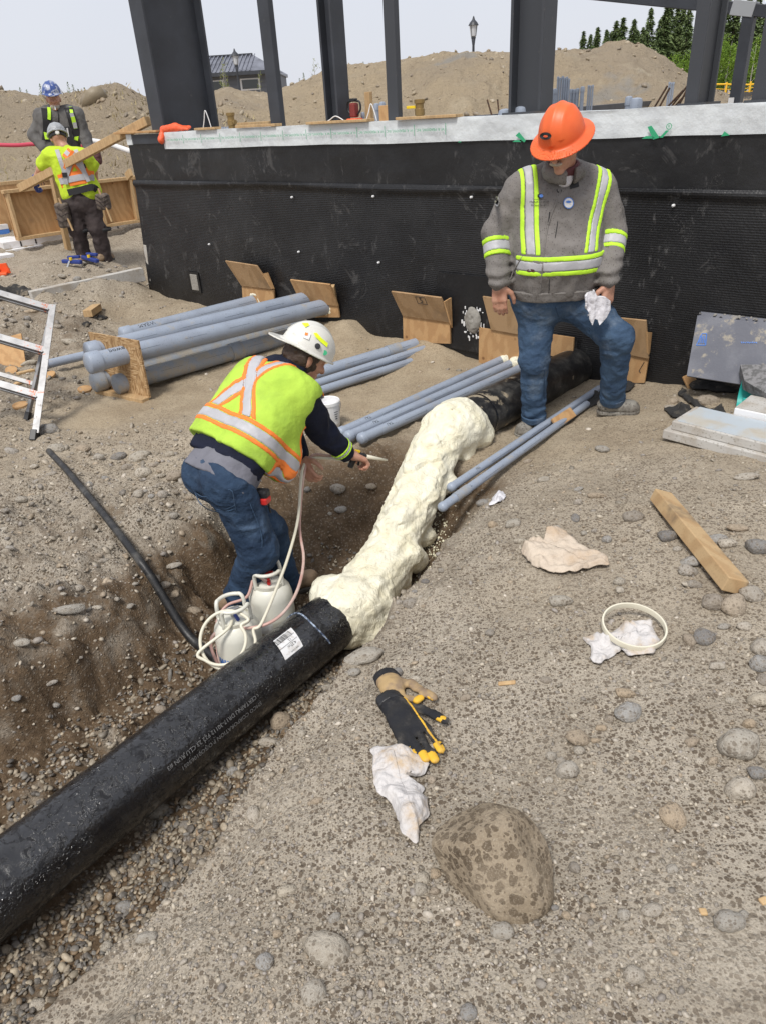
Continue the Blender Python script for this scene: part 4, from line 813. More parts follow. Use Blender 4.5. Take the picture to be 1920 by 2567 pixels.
# grey conduits -----------------------------------------------------
def conduit(p, q, r, label, group, capped=True, m='pvc', couplings=(), mark=None, name='grey_conduit'):
    p, q = np.asarray(p, float), np.asarray(q, float); t = nrm(q-p); T = thing(name, label, 'conduit', (p+q)/2-V3(0, 0, r), group)
    obj('pipe', tubeg([p+t*.002, q], r, 28), M[m], T, smooth=True, auto=40)
    if capped: obj('end_cap', lathe(p-t*.035, t, [(0, 0), (r*.8, .004), (r*1.08, .014), (r*1.14, .02), (r*1.14, r*1.5), (r*1.0, r*1.5)], 28), M[m], T, smooth=True, auto=50)
    for s in couplings: c = p+(q-p)*s; obj('coupling', lathe(c-t*.06, t, [(r, 0), (r*1.13, 0), (r*1.13, .12), (r, .12)], 28), M['pvc_dusty'], T, smooth=True, auto=40)
    L_ = np.linalg.norm(q-p); side = nrm(np.cross(t, V3(0, 0, 1)));
    if mark:
        v, f = textg(mark, r*.8); out = []
        for x, y in v[:, :2]:
            an = y/r+.55; out.append(p+t*(.22+x)+(r+.0015)*(math.cos(an)*V3(0, 0, 1)+math.sin(an)*side))
        obj('marker_writing', (np.array(out), f), M['print_black'], T)
    for k in range(int(L_/.42)):
        c = p+t*(.35+.42*k)
        if (.35+.42*k) > L_-.1: break
        obj('print', tubeg([c+(r+.0005)*(math.cos(1.15)*V3(0, 0, 1)+math.sin(1.15)*side), c+t*.2+(r+.0005)*(math.cos(1.15)*V3(0, 0, 1)+math.sin(1.15)*side)], .0006, 4), M['print_black'], T)
    return T
gst = 'large conduits held by the strand board'
def wend(u, v, off=.03): return wpix(u, v, off)
cA, cB, cC, cD, cE = atz(228, 910, .34), atz(221, 887, .345), atz(241, 958, .10), atz(297, 963, .10), atz(312, 841, .20)
conduit(cA, wend(818, 768), .072, 'grey capped conduit, upper front one through the strand board', gst, mark='power'); conduit(cB+V3(.0, .05, 0), wend(776, 748), .07, 'grey capped conduit, upper rear one through the strand board', gst)
eC, eD = wend(762, 806, .12), wend(790, 820, .10); eC[2] -= .02; eD[2] -= .02
conduit(cC, eC, .07, 'grey capped conduit, lower rear one through the strand board', gst, m='pvc_dusty'); conduit(cD, eD, .07, 'grey capped conduit, lower front one through the strand board', gst, m='pvc_dusty', couplings=(.55,), mark='hv')
conduit(cE, wend(640, 757), .07, 'grey capped conduit lying behind the strand board, marked in black ink', gst, mark='MASW')
def foam_ring(c, r, nm='foam_collar', lab=None):
    def fn(P):
        q = local(P, c, WD, V3(0, 0, 1), WN); d = np.sqrt((np.hypot(q[..., 0], q[..., 1])-r)**2+q[..., 2]**2)-.017; return rough(P, d, .018, 28)
    o = obj(nm, sdf(fn, c-r-.05, c+r+.05, .008), M['foam'], None, smooth=True); tag(o, lab, 'foam collar'); return o
foam_ring(wend(816, 768, .045), .075, lab='foam collar round the upper front large conduit'); foam_ring(wend(775, 749, .045), .072, lab='foam collar round the upper rear large conduit'); foam_ring(wend(641, 757, .045), .072, lab='foam collar round the conduit marked in black ink')
# small conduit that runs out to the ladder
conduit(G(118, 928)+V3(0, 0, .05), atz(240, 885, .12), .038, 'slim grey conduit end by the aluminium ladder', None)
# conduits in the middle of the sand bench
def gpx(u, v, r): p = G(u, v); p[2] += r*.7; return p
for (a, b, r, l, cp) in [((770, 962), (1042, 858), .05, 'widest grey conduit of the half-buried three, its end under sand', ()), ((790, 980), (1062, 868), .034, 'middle slim grey conduit of the half-buried three', ()), ((806, 992), (1030, 900), .032, 'grey conduit of the half-buried three sunk deepest in the sand', ())]:
    p, q = gpx(*a, r), gpx(*b, r); q[2] = max(q[2]-.05, .05); p[2] = .02+r; conduit(p, q, r, l, 'half-buried conduits on the sand', False, 'pvc', couplings=(.78,) if r > .04 else ())
for (a, b, r, l) in [((858, 1083), (1264, 899), .034, 'grey capped conduit of the foam-end three, farthest from the black pipe'), ((876, 1093), (1300, 903), .034, 'grey capped conduit in the middle of the foam-end three'), ((910, 1098), (1312, 920), .034, 'grey capped conduit of the foam-end three, beside the black pipe')]:
    p, q = atz(*a, .045), atz(*b, .10); conduit(p, q, r, l, 'slim conduits beside the upper black pipe', mark='LAT')
for k, (u, v) in enumerate([(1268, 899), (1292, 908)]):
    c = atz(u, v, .11)
    o = obj('foam_plug', sdf(lambda P: rough(P, ellp(P-c.astype(np.float32), (.05, .05, .045)), .02, 25), c-.09, c+.09, .008), M['foam'], None, smooth=True); tag(o, ('foam plug where the farthest slim conduit meets plywood', 'foam plug where the middle slim conduit meets plywood')[k], 'foam plug')
for (a, b, r, z0, z1, l) in [((1134, 1219), (1500, 974), .024, .03, .10, 'slim grey conduit along the crest of the mound, nearer the foam'), ((1112, 1268), (1470, 1013), .024, .03, .08, 'slim grey conduit along the crest of the mound, its cap reaching lowest')]:
    p, q = atz(*a, z0), atz(*b, z1); conduit(p, q, r, l, 'slim conduits along the mound crest', mark='LAT', couplings=() if z1 > .09 else (.10,))
# ------------------------------------------------------------------ plywood covers, strand board
def quadpanel(name, pts, th, m, parent, nrm_to=WN):
    P = np.array(pts, float); n = nrm(np.cross(P[1]-P[0], P[3]-P[0]));
    if np.dot(n, nrm_to) < 0: n = -n
    v = np.vstack([P+n*th/2, P-n*th/2]); f = [[0, 1, 2, 3], [7, 6, 5, 4], [0, 4, 5, 1], [1, 5, 6, 2], [2, 6, 7, 3], [3, 7, 4, 0]]
    bm_v = v; o = obj(name, (bm_v, f), m, parent); bm = bmesh.new(); bm.from_mesh(o.data); bmesh.ops.recalc_face_normals(bm, faces=bm.faces); bm.to_mesh(o.data); bm.free(); return o
def cover(label, top, bot, otop, obot, m1='ply2', m2='ply', knot=None):
    """top: [TL, TR, BR, BL] pixels of the tilted upper sheet; bot: the sheet standing against the wall"""
    base = wpix(bot[3][0], bot[3][1], obot); T = thing('plywood_cover', label, 'plywood', base-V3(0, 0, .0), 'plywood covers over the wall openings')
    quadpanel('lower_sheet', [wpix(u, v, obot) for u, v in bot], .016, M[m2], T)
    if top: quadpanel('upper_sheet', [wpix(*top[0], otop), wpix(*top[1], otop), wpix(*top[2], obot+.016), wpix(*top[3], obot+.016)], .016, M[m1], T)
    return T
px1 = lambda x, y: (540+x*.2539, 620+y*.2539); px2 = lambda x, y: (940+x*.2177, 700+y*.2177)
t = cover('plywood cover with tilted top sheet behind the ink-marked conduit', [px1(105, 132), px1(415, 180), px1(565, 410), px1(265, 375)], [px1(270, 372), px1(585, 420), px1(590, 560), px1(285, 600)], .14, .05)
quadpanel('side_sheet', [wpix(*px1(470, 262), .13), wpix(*px1(520, 250), .06), wpix(*px1(585, 410), .055), wpix(*px1(560, 410), .09)], .014, M['ply'], t)
t = cover('plywood cover leaning behind the upper large conduits', [px1(745, 318), px1(1135, 365), px1(1215, 575), px1(850, 540)], [px1(850, 538), px1(1215, 572), px1(1230, 690), px1(860, 690)], .15, .05, 'ply', 'ply')
obj('wedge', beamg(wpix(*px1(1160, 380), .10), wpix(*px1(1190, 560), .05), .03, .05), M['lumber'], t)
t = cover('plywood cover with a boxed stamp on its tilted top sheet', [px2(190, 138), px2(760, 210), px2(862, 492), px2(322, 415)], [px2(325, 415), px2(862, 492), px2(868, 740), px2(332, 720)], .16, .055)
quadpanel('side_sheet', [wpix(*px2(790, 260), .15), wpix(*px2(868, 212), .06), wpix(*px2(880, 560), .05), wpix(*px2(866, 520), .10)], .016, M['ply'], t)
cs = [px2(460, 200), px2(565, 212), px2(600, 292), px2(492, 278)]; cw = [wpix(u, v, .1585) for u, v in cs]
n_up = nrm(np.cross(cw[1]-cw[0], cw[3]-cw[0])); n_up = n_up if n_up @ WN > 0 else -n_up
P_ = [wpix(*px2(190, 138), .16), wpix(*px2(760, 210), .16), wpix(*px2(862, 492), .071)]; pn_ = nrm(np.cross(P_[1]-P_[0], P_[2]-P_[0])); pn_ = pn_ if pn_ @ WN > 0 else -pn_
def onp(u, v, lift=.010): d = ray(u, v); return CAMP+d*(np.dot(P_[0]+pn_*lift-CAMP, pn_)/np.dot(d, pn_))
cw = [onp(*c) for c in cs]
for i in range(4): obj('stamp_line', tubeg([cw[i], cw[(i+1) % 4]], .0018, 4), M['print_black'], t)
ax_ = nrm(cw[1]-cw[0]); ay_ = nrm(cw[0]-cw[3]); obj('stamp_digit', text_on('5', .075, sum(cw)/4+pn_*.001, ax_, ay_), M['print_black'], t)
t = cover('plywood cover partly hidden behind the standing man, orange stains running down', [px2(1240, 195), px2(1700, 262), px2(1760, 650), px2(1335, 575)], [px2(1200, 555), px2(1840, 660), px2(1840, 985), px2(1195, 965)], .10, .05)
obj('offcut', boxg(wpix(1402, 868, .07), WD, WN, V3(0, 0, 1), .22, .016, .16), M['ply'], t)
rx = lambda x, y: (1180+x*.2781, 660+y*.2781)
t = cover('weathered plywood cover with a pencilled arrow to the right of the outlet pipe', [rx(1330, 490), rx(1578, 515), rx(1600, 855), rx(1330, 800)], [rx(1330, 800), rx(1602, 850), rx(1565, 1075), rx(1330, 1075)], .13, .06, 'ply2', 'ply')
quadpanel('side_sheet', [wpix(*rx(1582, 618), .13), wpix(*rx(1622, 622), .06), wpix(*rx(1600, 820), .05), wpix(*rx(1592, 820), .09)], .014, M['ply'], t)
obj('pencil_mark', tubeg([wpix(*rx(1512, 970), .072), wpix(*rx(1560, 890), .072)], .002, 4), M['print_black'], t); obj('pencil_mark', tubeg([wpix(*rx(1512, 970), .072), wpix(*rx(1528, 985), .072)], .002, 4), M['print_black'], t)
# strand board held upright by the conduits
ob = thing('strand_board', 'upright strand board square holding four large conduits', 'board', atz(320, 990, 0))
TL, TR, BR, BL = atz(224, 832, .47), atz(348, 854, .47), atz(378, 997, .02), atz(262, 972, .02)
quadpanel('sheet', [TL, TR, BR, BL], .016, M['osb'], ob, nrm_to=V3(-.5, -.8, 0)); obj('foot_strip', beamg(BL+V3(-.04, -.03, -.01), BR+V3(-.03, -.03, -.01), .07, .035), M['lumber'], ob, bevel=.004)
# ------------------------------------------------------------------ canisters, hoses, small gear by the pipe
Z3 = V3(0, 0, 1); X3 = V3(1, 0, 0); Y3 = V3(0, 1, 0)
def canister(base, rz, label, knob, band_):
    T = thing('foam_canister', label, 'canister', base, 'spray foam canisters'); r = .110; h = .250
    bd = obj('body', lathe(base, Z3, [(0, 0), (r*.8, 0), (r*.97, .012), (r, .03), (r, .105), (r*1.012, .11), (r*1.012, .125), (r, .13), (r, h-.03), (r*.93, h+.005), (r*.75, h+.035), (r*.45, h+.055), (0, h+.062)], 40), M['tank'], T, smooth=True, auto=60)
    c = base+V3(0, 0, h+.035); ca, sa = math.cos(rz), math.sin(rz); ax = V3(ca, sa, 0); ay = V3(-sa, ca, 0)
    arc = [c+ax*.075*math.cos(a)+ay*.075*math.sin(a) for a in np.linspace(.5, math.pi-.5, 12)]
    arc2 = [c+ax*.075*math.cos(a)-ay*.075*math.sin(a) for a in np.linspace(.5, math.pi-.5, 12)]
    for A_ in (arc, arc2):
        pts = [A_[0]+V3(0, 0, -.01)]+[A_[0]+V3(0, 0, .07)]+[q+V3(0, 0, .095) for q in A_[1:-1]]+[A_[-1]+V3(0, 0, .07), A_[-1]+V3(0, 0, -.01)]
        pts = bez(pts, 4); n = len(pts); v, f = [], []
        for i in range(n):
            d = nrm(pts[i]-c-V3(0, 0, pts[i][2]-c[2])); v += [pts[i]-d*.003-Z3*.0, pts[i]+d*.003]
        obj('handle', tubeg(pts, .0095, 8), M['tank'], T, smooth=True)
    obj('collar', lathe(c+V3(0, 0, -.012), Z3, [(.07, 0), (.078, .0), (.078, .034), (.07, .034)], 32), M['tank'], T, smooth=True, auto=40)
    vl = obj('valve', lathe(c+V3(0, 0, .01), Z3, [(.018, 0), (.018, .03), (.01, .034), (.01, .05)], 12), M['steel_bright'], T)
    obj('valve_knob', beamg(c+V3(0, 0, .062)-ax*.03, c+V3(0, 0, .062)+ax*.03, .022, .012), M[knob], T, bevel=.004); obj('hose_fitting', tubeg([c+V3(0, 0, .035), c+V3(0, 0, .035)+ay*-.055], .009, 10), M[band_], T)
    # printed panel
    def fn(u, v): an = -1.9+rz*0-.55*(u-.5)*2*.9-.1; return base+np.stack([(r+.0012)*np.cos(an), (r+.0012)*np.sin(an), .05+.075*v], -1)
    lb = obj('label_panel', gridg(12, 5, fn), M['print_blue'] if band_ == 'blue_plastic' else M['sticker_white'], bd, smooth=True)
    fn2 = lambda u, v: base+np.stack([(r+.002)*np.cos(-1.95-.4*(u-.5)*2), (r+.002)*np.sin(-1.95-.4*(u-.5)*2), .062+.02*v], -1)
    obj('label_text', gridg(10, 3, fn2), M['sticker_white'], bd, smooth=True); return c
tb1 = atz(612, 1664, -.43); tb2 = atz(692, 1570, -.43)
tb1[2] = -.445; tb2[2] = -.445
c1 = canister(tb1, .5, 'white foam canister with blue label inside the hose coil', 'steel_bright', 'blue_plastic'); c2 = canister(tb2, .2, 'white foam canister with red valve between boots and black pipe', 'red_plastic', 'red_plastic')
LH = V3(-.395, 3.43, .27); GUN0 = V3(-.135, 3.50, .285)
ex = nrm(X3); ey = nrm(V3(0, .62, .78))
def loop(c, rx, ry, a0, a1, n, dz=0.):
    return [c+ex*rx*math.cos(a)+ey*ry*math.sin(a)+V3(0, 0, dz*(k/n)) for k, a in enumerate(np.linspace(a0, a1, n))]
lc = atz(566, 1603, -.17)
pts = [GUN0+V3(-.03, -.02, -.03), V3(-.27, 3.46, .29), LH+V3(0, 0, .01), atz(748, 1300, .08), atz(722, 1400, -.02), atz(688, 1490, -.08), atz(655, 1565, -.13)]+loop(lc+V3(.01, 0, -.01), .125, .13, .35, -5.6, 16, .01)+loop(lc+V3(-.02, -.01, 0), .115, .115, .6, -2.6, 9, .02)+[c1+V3(-.02, -.10, .02), c1+V3(0, -.05, .035)]
hw = obj('foam_hose', tubeg(bez(pts, 6), .0075, 10), M['hose_white'], None, smooth=True); tag(hw, 'cream hose looping from the spray gun to the blue labelled canister', 'hose')
lc2 = atz(556, 1610, -.2)
pts = [GUN0+V3(-.02, .0, -.03), V3(-.27, 3.475, .30), LH+V3(.015, .01, .02), atz(752, 1310, .04), atz(762, 1400, -.06), atz(748, 1475, -.1), atz(712, 1535, -.12), atz(660, 1568, -.14), atz(585, 1578, -.18), atz(540, 1588, -.2), atz(530, 1620, -.25), atz(548, 1665, -.33), atz(566, 1690, -.41)]
hp = obj('foam_hose', tubeg(bez(pts, 6), .0075, 10), M['hose_pink'], None, smooth=True); tag(hp, 'pinkish hose hanging from the spray gun and dipping beside the pipe', 'hose')
pts = [atz(566, 1690, -.42), atz(548, 1640, -.36), atz(545, 1560, -.27), atz(570, 1518, -.22), atz(620, 1496, -.18), c2+V3(-.06, -.02, .06), c2+V3(0, -.04, .04)]
hp = obj('foam_hose', tubeg(bez(pts, 8), .0075, 10), M['hose_pink'], None, smooth=True); tag(hp, 'pinkish hose curling round to the red valve canister', 'hose')
# spray gun
gt = thing('spray_gun', 'black foam spray gun with red and yellow fittings in the worker\'s hand', 'spray gun', GUN0-V3(0, 0, .05)); gd = nrm(V3(.10, 3.62, .17)-GUN0); gs = nrm(np.cross(gd, Z3)); gu = np.cross(gs, gd)
obj('grip', beamg(GUN0+gd*.02-gu*.075-gd*.02, GUN0+gd*.01, .022, .03), M['black_plastic'], gt, bevel=.006); obj('body', beamg(GUN0-gd*.05, GUN0+gd*.075, .03, .032), M['black_plastic'], gt, bevel=.007)
obj('red_fitting', tubeg([GUN0-gd*.065+gu*.015, GUN0-gd*.01+gu*.02], .011, 10), M['red_plastic'], gt); obj('yellow_safety', beamg(GUN0+gd*.0+gu*.022, GUN0+gd*.03+gu*.022, .016, .014), M['yellow_plastic'], gt, bevel=.003); obj('blue_fitting', tubeg([GUN0-gd*.07-gs*.012, GUN0-gd*.03-gs*.012], .008, 8), M['blue_plastic'], gt)
obj('trigger', beamg(GUN0+gd*.045-gu*.055, GUN0+gd*.04-gu*.01, .012, .01), M['black_plastic'], gt, bevel=.003); obj('nozzle', tubeg([GUN0+gd*.07, GUN0+gd*.13, GUN0+gd*.215], [.013, .010, .005], 12), M['hose_white'], gt, smooth=True)
# bucket
bb_ = atz(828, 1068, .01); bk = thing('bucket', 'small white plastic bucket standing on the sand behind the sprayer', 'bucket', bb_)
obj('shell', lathe(bb_, Z3, [(0, .0), (.066, 0), (.07, .01), (.079, .165), (.084, .165), (.084, .185), (.079, .19), (.075, .186), (.072, .03), (0, .03)], 36), M['bucket'], bk, smooth=True, auto=40)
obj('contents', lathe(bb_+V3(0, 0, .155), Z3, [(.075, 0), (0, .004)], 28), M['rag_white'], bk); obj('handle', tubeg([bb_+V3(.085*math.cos(a), .02*math.sin(a)-.05*math.sin(a), .165-.11*math.sin(a)) for a in np.linspace(0, math.pi, 14)], .0025, 6), M['steel_bright'], bk)
for k in range(4): obj('print', boxg(bb_+V3(.052, -.054, .12-k*.016), nrm(V3(.72, .69, 0)), nrm(V3(.69, -.72, 0)), Z3, .03-.004*k, .003, .004), M['print_black'], bk)
# black poly pipe lying down the left bank
pl = [G(131, 1155), G(190, 1240), G(262, 1345), G(330, 1425), G(400, 1500), G(455, 1560), G(508, 1615), atz(552, 1668, -.43)]
pp = np.vstack([np.linspace(G(131, 1155), G(363, 1446), 30)[:-1], np.linspace(G(363, 1446), atz(552, 1668, -.43), 34)]); _g = gz(pp[:, 0], pp[:, 1]); _m = np.array([_g[max(0, i-6):i+7].max() for i in range(len(_g))]); _k = np.ones(15)/15; pp[:, 2] = np.convolve(np.pad(_m, 7, 'edge'), _k, 'valid')+.022; pp[-10:, 2] = np.linspace(pp[-11, 2], -.40, 10); o = obj('poly_pipe', tubeg(pp, np.linspace(.0195, .0235, len(pp)), 14), M['hdpe_dusty'], None, smooth=True); tag(o, 'thin black plastic pipe lying down the gravelly left bank', 'pipe')
# ------------------------------------------------------------------ ladder
lf = G(88, 1098); lt = atz(133, 768, .74); ld = nrm(aty(0, 729, lt[1]+.06)-lt); LW = .56
lad = thing('step_ladder', 'paint and rust stained aluminium step ladder leaning on the left bank', 'ladder', lf)
up_l = nrm(lt-lf); fwd = nrm(np.cross(ld, up_l)); fwd = fwd if fwd[1] < 0 else -fwd
for k in (0, 1):
    a, b = lf+ld*LW*1.1*k, lt+ld*LW*.9*k
    obj('stile', beamg(a+up_l*.03, b, .024, .058, fwd), M['alu'], lad, bevel=.004); obj('stile_flange', beamg(a+up_l*.03+fwd*.03-ld*.012*(1-2*k), b+fwd*.03-ld*.012*(1-2*k), .045, .008, fwd), M['alu'], lad); obj('foot', beamg(a-up_l*.03, a+up_l*.05, .042, .085, fwd), M['black_plastic'], lad, bevel=.004)
Ls = np.linalg.norm(lt-lf)
for s in (.30, .64, .97):
    p = lf+up_l*Ls*s; st_ = obj('step', beamg(p+ld*.01, p+ld*LW, .07, .024, nrm(np.cross(ld, fwd)) if False else fwd), M['alu'], lad, bevel=.003)
    obj('step_lip', beamg(p+ld*.01-up_l*.022+fwd*.026, p+ld*LW-up_l*.022+fwd*.026, .010, .036, fwd), M['alu'], st_)
rf_ = atz(70, 1046, .02); rl = lt-up_l*.05-fwd*.04+ld*.02
for k in (0, 1):
    a, b = rf_+ld*LW*1.05*k, rl+ld*LW*.86*k; obj('rear_leg', beamg(a, b, .024, .045, fwd), M['alu'], lad, bevel=.003); obj('rear_foot', beamg(a-nrm(b-a)*.02, a+nrm(b-a)*.04, .03, .05, fwd), M['black_plastic'], lad)
for s in (.32, .62): p = rf_+(rl-rf_)*s; obj('cross_brace', beamg(p, p+ld*LW, .03, .02, fwd), M['alu'], lad)
# ------------------------------------------------------------------ scraps
def disc(u, v, r, label, group=None, tilt=(0, 0, 1)):
    p = G(u, v); o = obj('plywood_disc', lathe(p, nrm(tilt), [(0, 0), (r, 0), (r, .016), (0, .016)], 28), M['ply'], None); tag(o, label, 'plywood disc', group)
disc(214, 978, .055, 'round plywood cut-out in front of the large conduit caps', tilt=(.1, -.15, 1)); disc(53, 1018, .058, 'round plywood cut-out under the ladder', tilt=(0, -.1, 1)); disc(30, 930, .05, 'round plywood cut-out half buried behind the ladder', tilt=(.2, -.5, 1)); disc(127, 942, .05, 'round plywood cut-out below the slim conduit end', tilt=(-.1, -.35, 1))
def plank(name, label, a, b, wd, ht, m='lumber', cat='lumber', lift=None, up=(0, 0, 1), bev=.004):
    a = np.asarray(a, float); b = np.asarray(b, float); l = ht/2 if lift is None else lift; o = obj(name, beamg(a+V3(0, 0, l), b+V3(0, 0, l), wd, ht, up), M[m], None, bevel=bev); tag(o, label, cat); return o
plank('wood_block', 'short pale wood block resting on black shingle scrap', G(223, 795), G(247, 778), .09, .07, 'lumber', 'wood block'); plank('lumber_scrap', 'thin wood scrap behind the ladder', G(45, 940), G(86, 930), .05, .02, 'lumber', 'wood scrap'); plank('lumber_scrap', 'narrow wood scrap beside the lower ladder step', G(30, 970), G(55, 960), .05, .02, 'lumber', 'wood scrap')
o = obj('plywood_sheet', boxg(atz(12, 890, .12), nrm(V3(1, .25, .15)), nrm(V3(-.25, .8, .7)), nrm(np.cross(nrm(V3(1, .25, .15)), nrm(V3(-.25, .8, .7)))), .35, .36, .016), M['ply'], None); tag(o, 'plywood scrap sheet leaning behind the ladder', 'plywood')
def sheet(name, label, cat, px, lift, amp, m, n=46, sc=16, grp=None, thick=.0035, zfun=None, seed=0.):
    """a crumpled sheet lying on the ground: outline given by pixels, rings drawn in towards a spine"""
    W = np.array([G(u, v) for u, v in px])[:, :2]; W = np.vstack([W, W[:1]]); sl = np.concatenate([[0], np.cumsum(np.linalg.norm(np.diff(W, axis=0), axis=1))]); no = max(60, n*2)
    tt = np.linspace(0, sl[-1], no, endpoint=False); O = np.stack([np.interp(tt, sl, W[:, 0]), np.interp(tt, sl, W[:, 1])], -1); O = (O+.5*np.roll(O, 1, 0)+.5*np.roll(O, -1, 0))/2
    c = O.mean(0); ev, ec = np.linalg.eigh(np.cov((O-c).T)); ax = ec[:, 1]; pr = (O-c)@ax; C_ = c+np.clip(pr, pr.min()*.62, pr.max()*.62)[:, None]*ax; nr = max(12, n//3)
    O = O+(.004*np.stack([fbm2(O[:, 0], O[:, 1], 60, 2, .5, seed), fbm2(O[:, 0], O[:, 1], 60, 2, .5, seed+1)], -1)); rows = np.linspace(1, 0, nr)**.85
    P2 = (C_[None]+(O-C_)[None]*rows[:, None, None]).reshape(-1, 2); ed = np.repeat(1-rows, no)
    f1 = fbm2(P2[:, 0], P2[:, 1], sc, 3, .5, seed+3); f2 = 1-np.abs(fbm2(P2[:, 0]+.05*f1, P2[:, 1]+.04*f1, sc*.42, 2, .45, seed+7))*2.8; f3 = 1-np.abs(fbm2(P2[:, 0]*1.2, P2[:, 1]*.9, sc*.9, 2, .4, seed+9))*2.4
    z = gz(P2[:, 0], P2[:, 1])+lift*np.minimum(1, .4+ed*3)*.8+amp*(np.clip(f2, 0, 1)**1.8)*(.35+.65*np.minimum(1, ed*2.5))+amp*.22*np.clip(f3, 0, 1)+amp*.08*f1
    i = (np.arange(nr-1)[:, None]*no+np.arange(no)[None]).ravel(); j = (np.arange(nr-1)[:, None]*no+(np.arange(no)[None]+1) % no).ravel(); q = np.stack([i, j, j+no, i+no], 1)
    o = obj(name, (np.stack([P2[:, 0], P2[:, 1], z], -1), q), M[m], None, smooth=True); sm = o.modifiers.new('solid', 'SOLIDIFY'); sm.thickness = thick; sm.offset = -1; tag(o, label, cat, grp); return o
z5 = lambda x, y: (x*.2539, 600+y*.2539)
sheet('shingle_scrap', 'black shingle scrap under the pale wood block', 'shingle scrap', [z5(940, 790), z5(985, 755), z5(1075, 775), z5(1010, 800)], .012, .008, 'black_felt', 20); sheet('shingle_scrap', 'black shingle scrap above the strand board', 'shingle scrap', [z5(810, 840), z5(920, 838), z5(880, 862), z5(840, 868)], .012, .01, 'black_felt', 20)
sheet('black_felt', 'black felt sheet lying behind the top of the ladder', 'felt', [z5(-60, 470), z5(275, 470), z5(285, 500), z5(330, 530), z5(270, 560), z5(120, 600), z5(-60, 610)], .015, .03, 'black_felt', 30)
# ------------------------------------------------------------------ gravel mound: rags, ring, gloves, lumber
z4 = lambda x, y: (960+x*.5804, 700+y*.5804); z6 = lambda x, y: (960+x*.5804, 1400+y*.5804); zd = lambda x, y: (920+x*.2079, 1670+y*.2079)
sheet('rag', 'crumpled tan waffle rag on the gravel mound', 'rag', [z4(590, 1190), z4(640, 1135), z4(705, 1145), z4(715, 1100), z4(780, 1105), z4(860, 1160), z4(960, 1205), z4(975, 1250), z4(890, 1260), z4(830, 1280), z4(700, 1275), z4(640, 1240)], .022, .05, 'rag_tan', 80, 14, seed=1.)
sheet('paper_scrap', 'small white paper scrap near the conduit caps', 'paper', [z4(455, 985), z4(470, 950), z4(515, 920), z4(530, 945), z4(500, 970)], .012, .02, 'rag_white', 26, 22)
sheet('rag', 'pale rag with orange stains lying through the white ring', 'rag', [z6(860, 350), z6(940, 345), z6(1000, 320), z6(1080, 285), z6(1150, 275), z6(1165, 320), z6(1190, 365), z6(1165, 425), z6(1060, 435), z6(1030, 400), z6(935, 470), z6(895, 460), z6(900, 400)], .018, .035, 'rag_pink', 76, 17, seed=2.)
sheet('rag', 'long pale rag with orange stains below the black glove', 'rag', [zd(40, 1030), zd(110, 1015), zd(340, 1025), zd(590, 1075), zd(755, 1235), zd(700, 1330), zd(450, 1390), zd(640, 1480), zd(680, 1500), zd(640, 1590), zd(700, 1610), zd(740, 1830), zd(605, 1970), zd(605, 2165), zd(430, 2030), zd(300, 1690), zd(130, 1590), zd(100, 1500), zd(80, 1300), zd(80, 1090)], .020, .036, 'rag_pink', 110, 19, seed=3.)
rc = G(*z6(1075, 335)); rt_ = nrm(V3(.03, -.12, 1)); o = obj('bucket_ring', lathe(rc+V3(0, 0, .035), rt_, [(.108, 0), (.114, 0), (.116, .01), (.114, .022), (.108, .022), (.107, .01), (.108, 0)], 48), M['hose_white'], None, smooth=True, auto=40); tag(o, 'white plastic rim ring lying over the stained rag', 'ring')
def glove(name, label, m_main, wrist, palm, fingers, thumb, tips, cuff, lift, palm_r=.040, flat=.62):
    W = lambda c, h=0: G(*zd(*c))+V3(0, 0, lift+h); Tg = thing(name, label, 'glove', W(palm)-V3(0, 0, lift), 'pair of work gloves')
    a, b = W(wrist), W(palm); fs = [[W(c) for c in f] for f in fingers]; th = [W(c) for c in thumb]; ctr = (a+b)/2
    prim = [(a, a+(b-a)*.75, .040, .046, .02)]+[(a+(b-a)*.35, f[0], .038, .0155, .014) for f in fs]+[(f[i], f[i+1], .0140, .0125, .003) for f in fs for i in range(len(f)-1)]+[(a+(b-a)*.3, th[0], .024, .017, .012)]+[(th[i], th[i+1], .019, .015, .005) for i in range(len(th)-1)]
    _ap = np.array([a, b]+[p for f in fs for p in f]+th); _cf = np.linalg.lstsq(np.c_[_ap[:, :2], np.ones(len(_ap))], _ap[:, 2], rcond=None)[0].astype(np.float32)
    def sq(P): Q = np.array(P); zp = Q[..., 0]*_cf[0]+Q[..., 1]*_cf[1]+_cf[2]; Q[..., 2] = zp+(Q[..., 2]-zp)/flat; return Q
    def core(P): return rough(P, caps(sq(P), prim, .012)*flat*1.1, .004, 45)
    allp = np.array([a, b]+[p for f in fs for p in f]+th); lo, hi = allp.min(0)-.06, allp.max(0)+.06
    obj('glove_body', sdf(core, lo, hi, .005), M[m_main], Tg, smooth=True)
    tipp = [f[-1] for f in fs]+[th[-1]]; prev = [f[-2] for f in fs]+[th[-2]]
    for t_, p_ in zip(tipp, prev):
        ax = nrm(t_-p_).astype(np.float32); tc_ = t_.astype(np.float32); own = [(p_, t_, .0140, .0125)]
        obj('fingertip', sdf(lambda P: np.maximum(caps(sq(P), own, .01)*flat*1.1-.0012, -((P-tc_)@ax)-.030), t_-.06, t_+.06, .0035), M[tips], Tg, smooth=True)
    wd_ = nrm(a-b); obj('cuff', sdf(lambda P: np.maximum(core(P)-.004, np.abs((P-a.astype(np.float32))@wd_.astype(np.float32))-.022), a-.08, a+.08, .005), M[cuff], Tg, smooth=True)
    return Tg, core, lo, hi, a, b, th
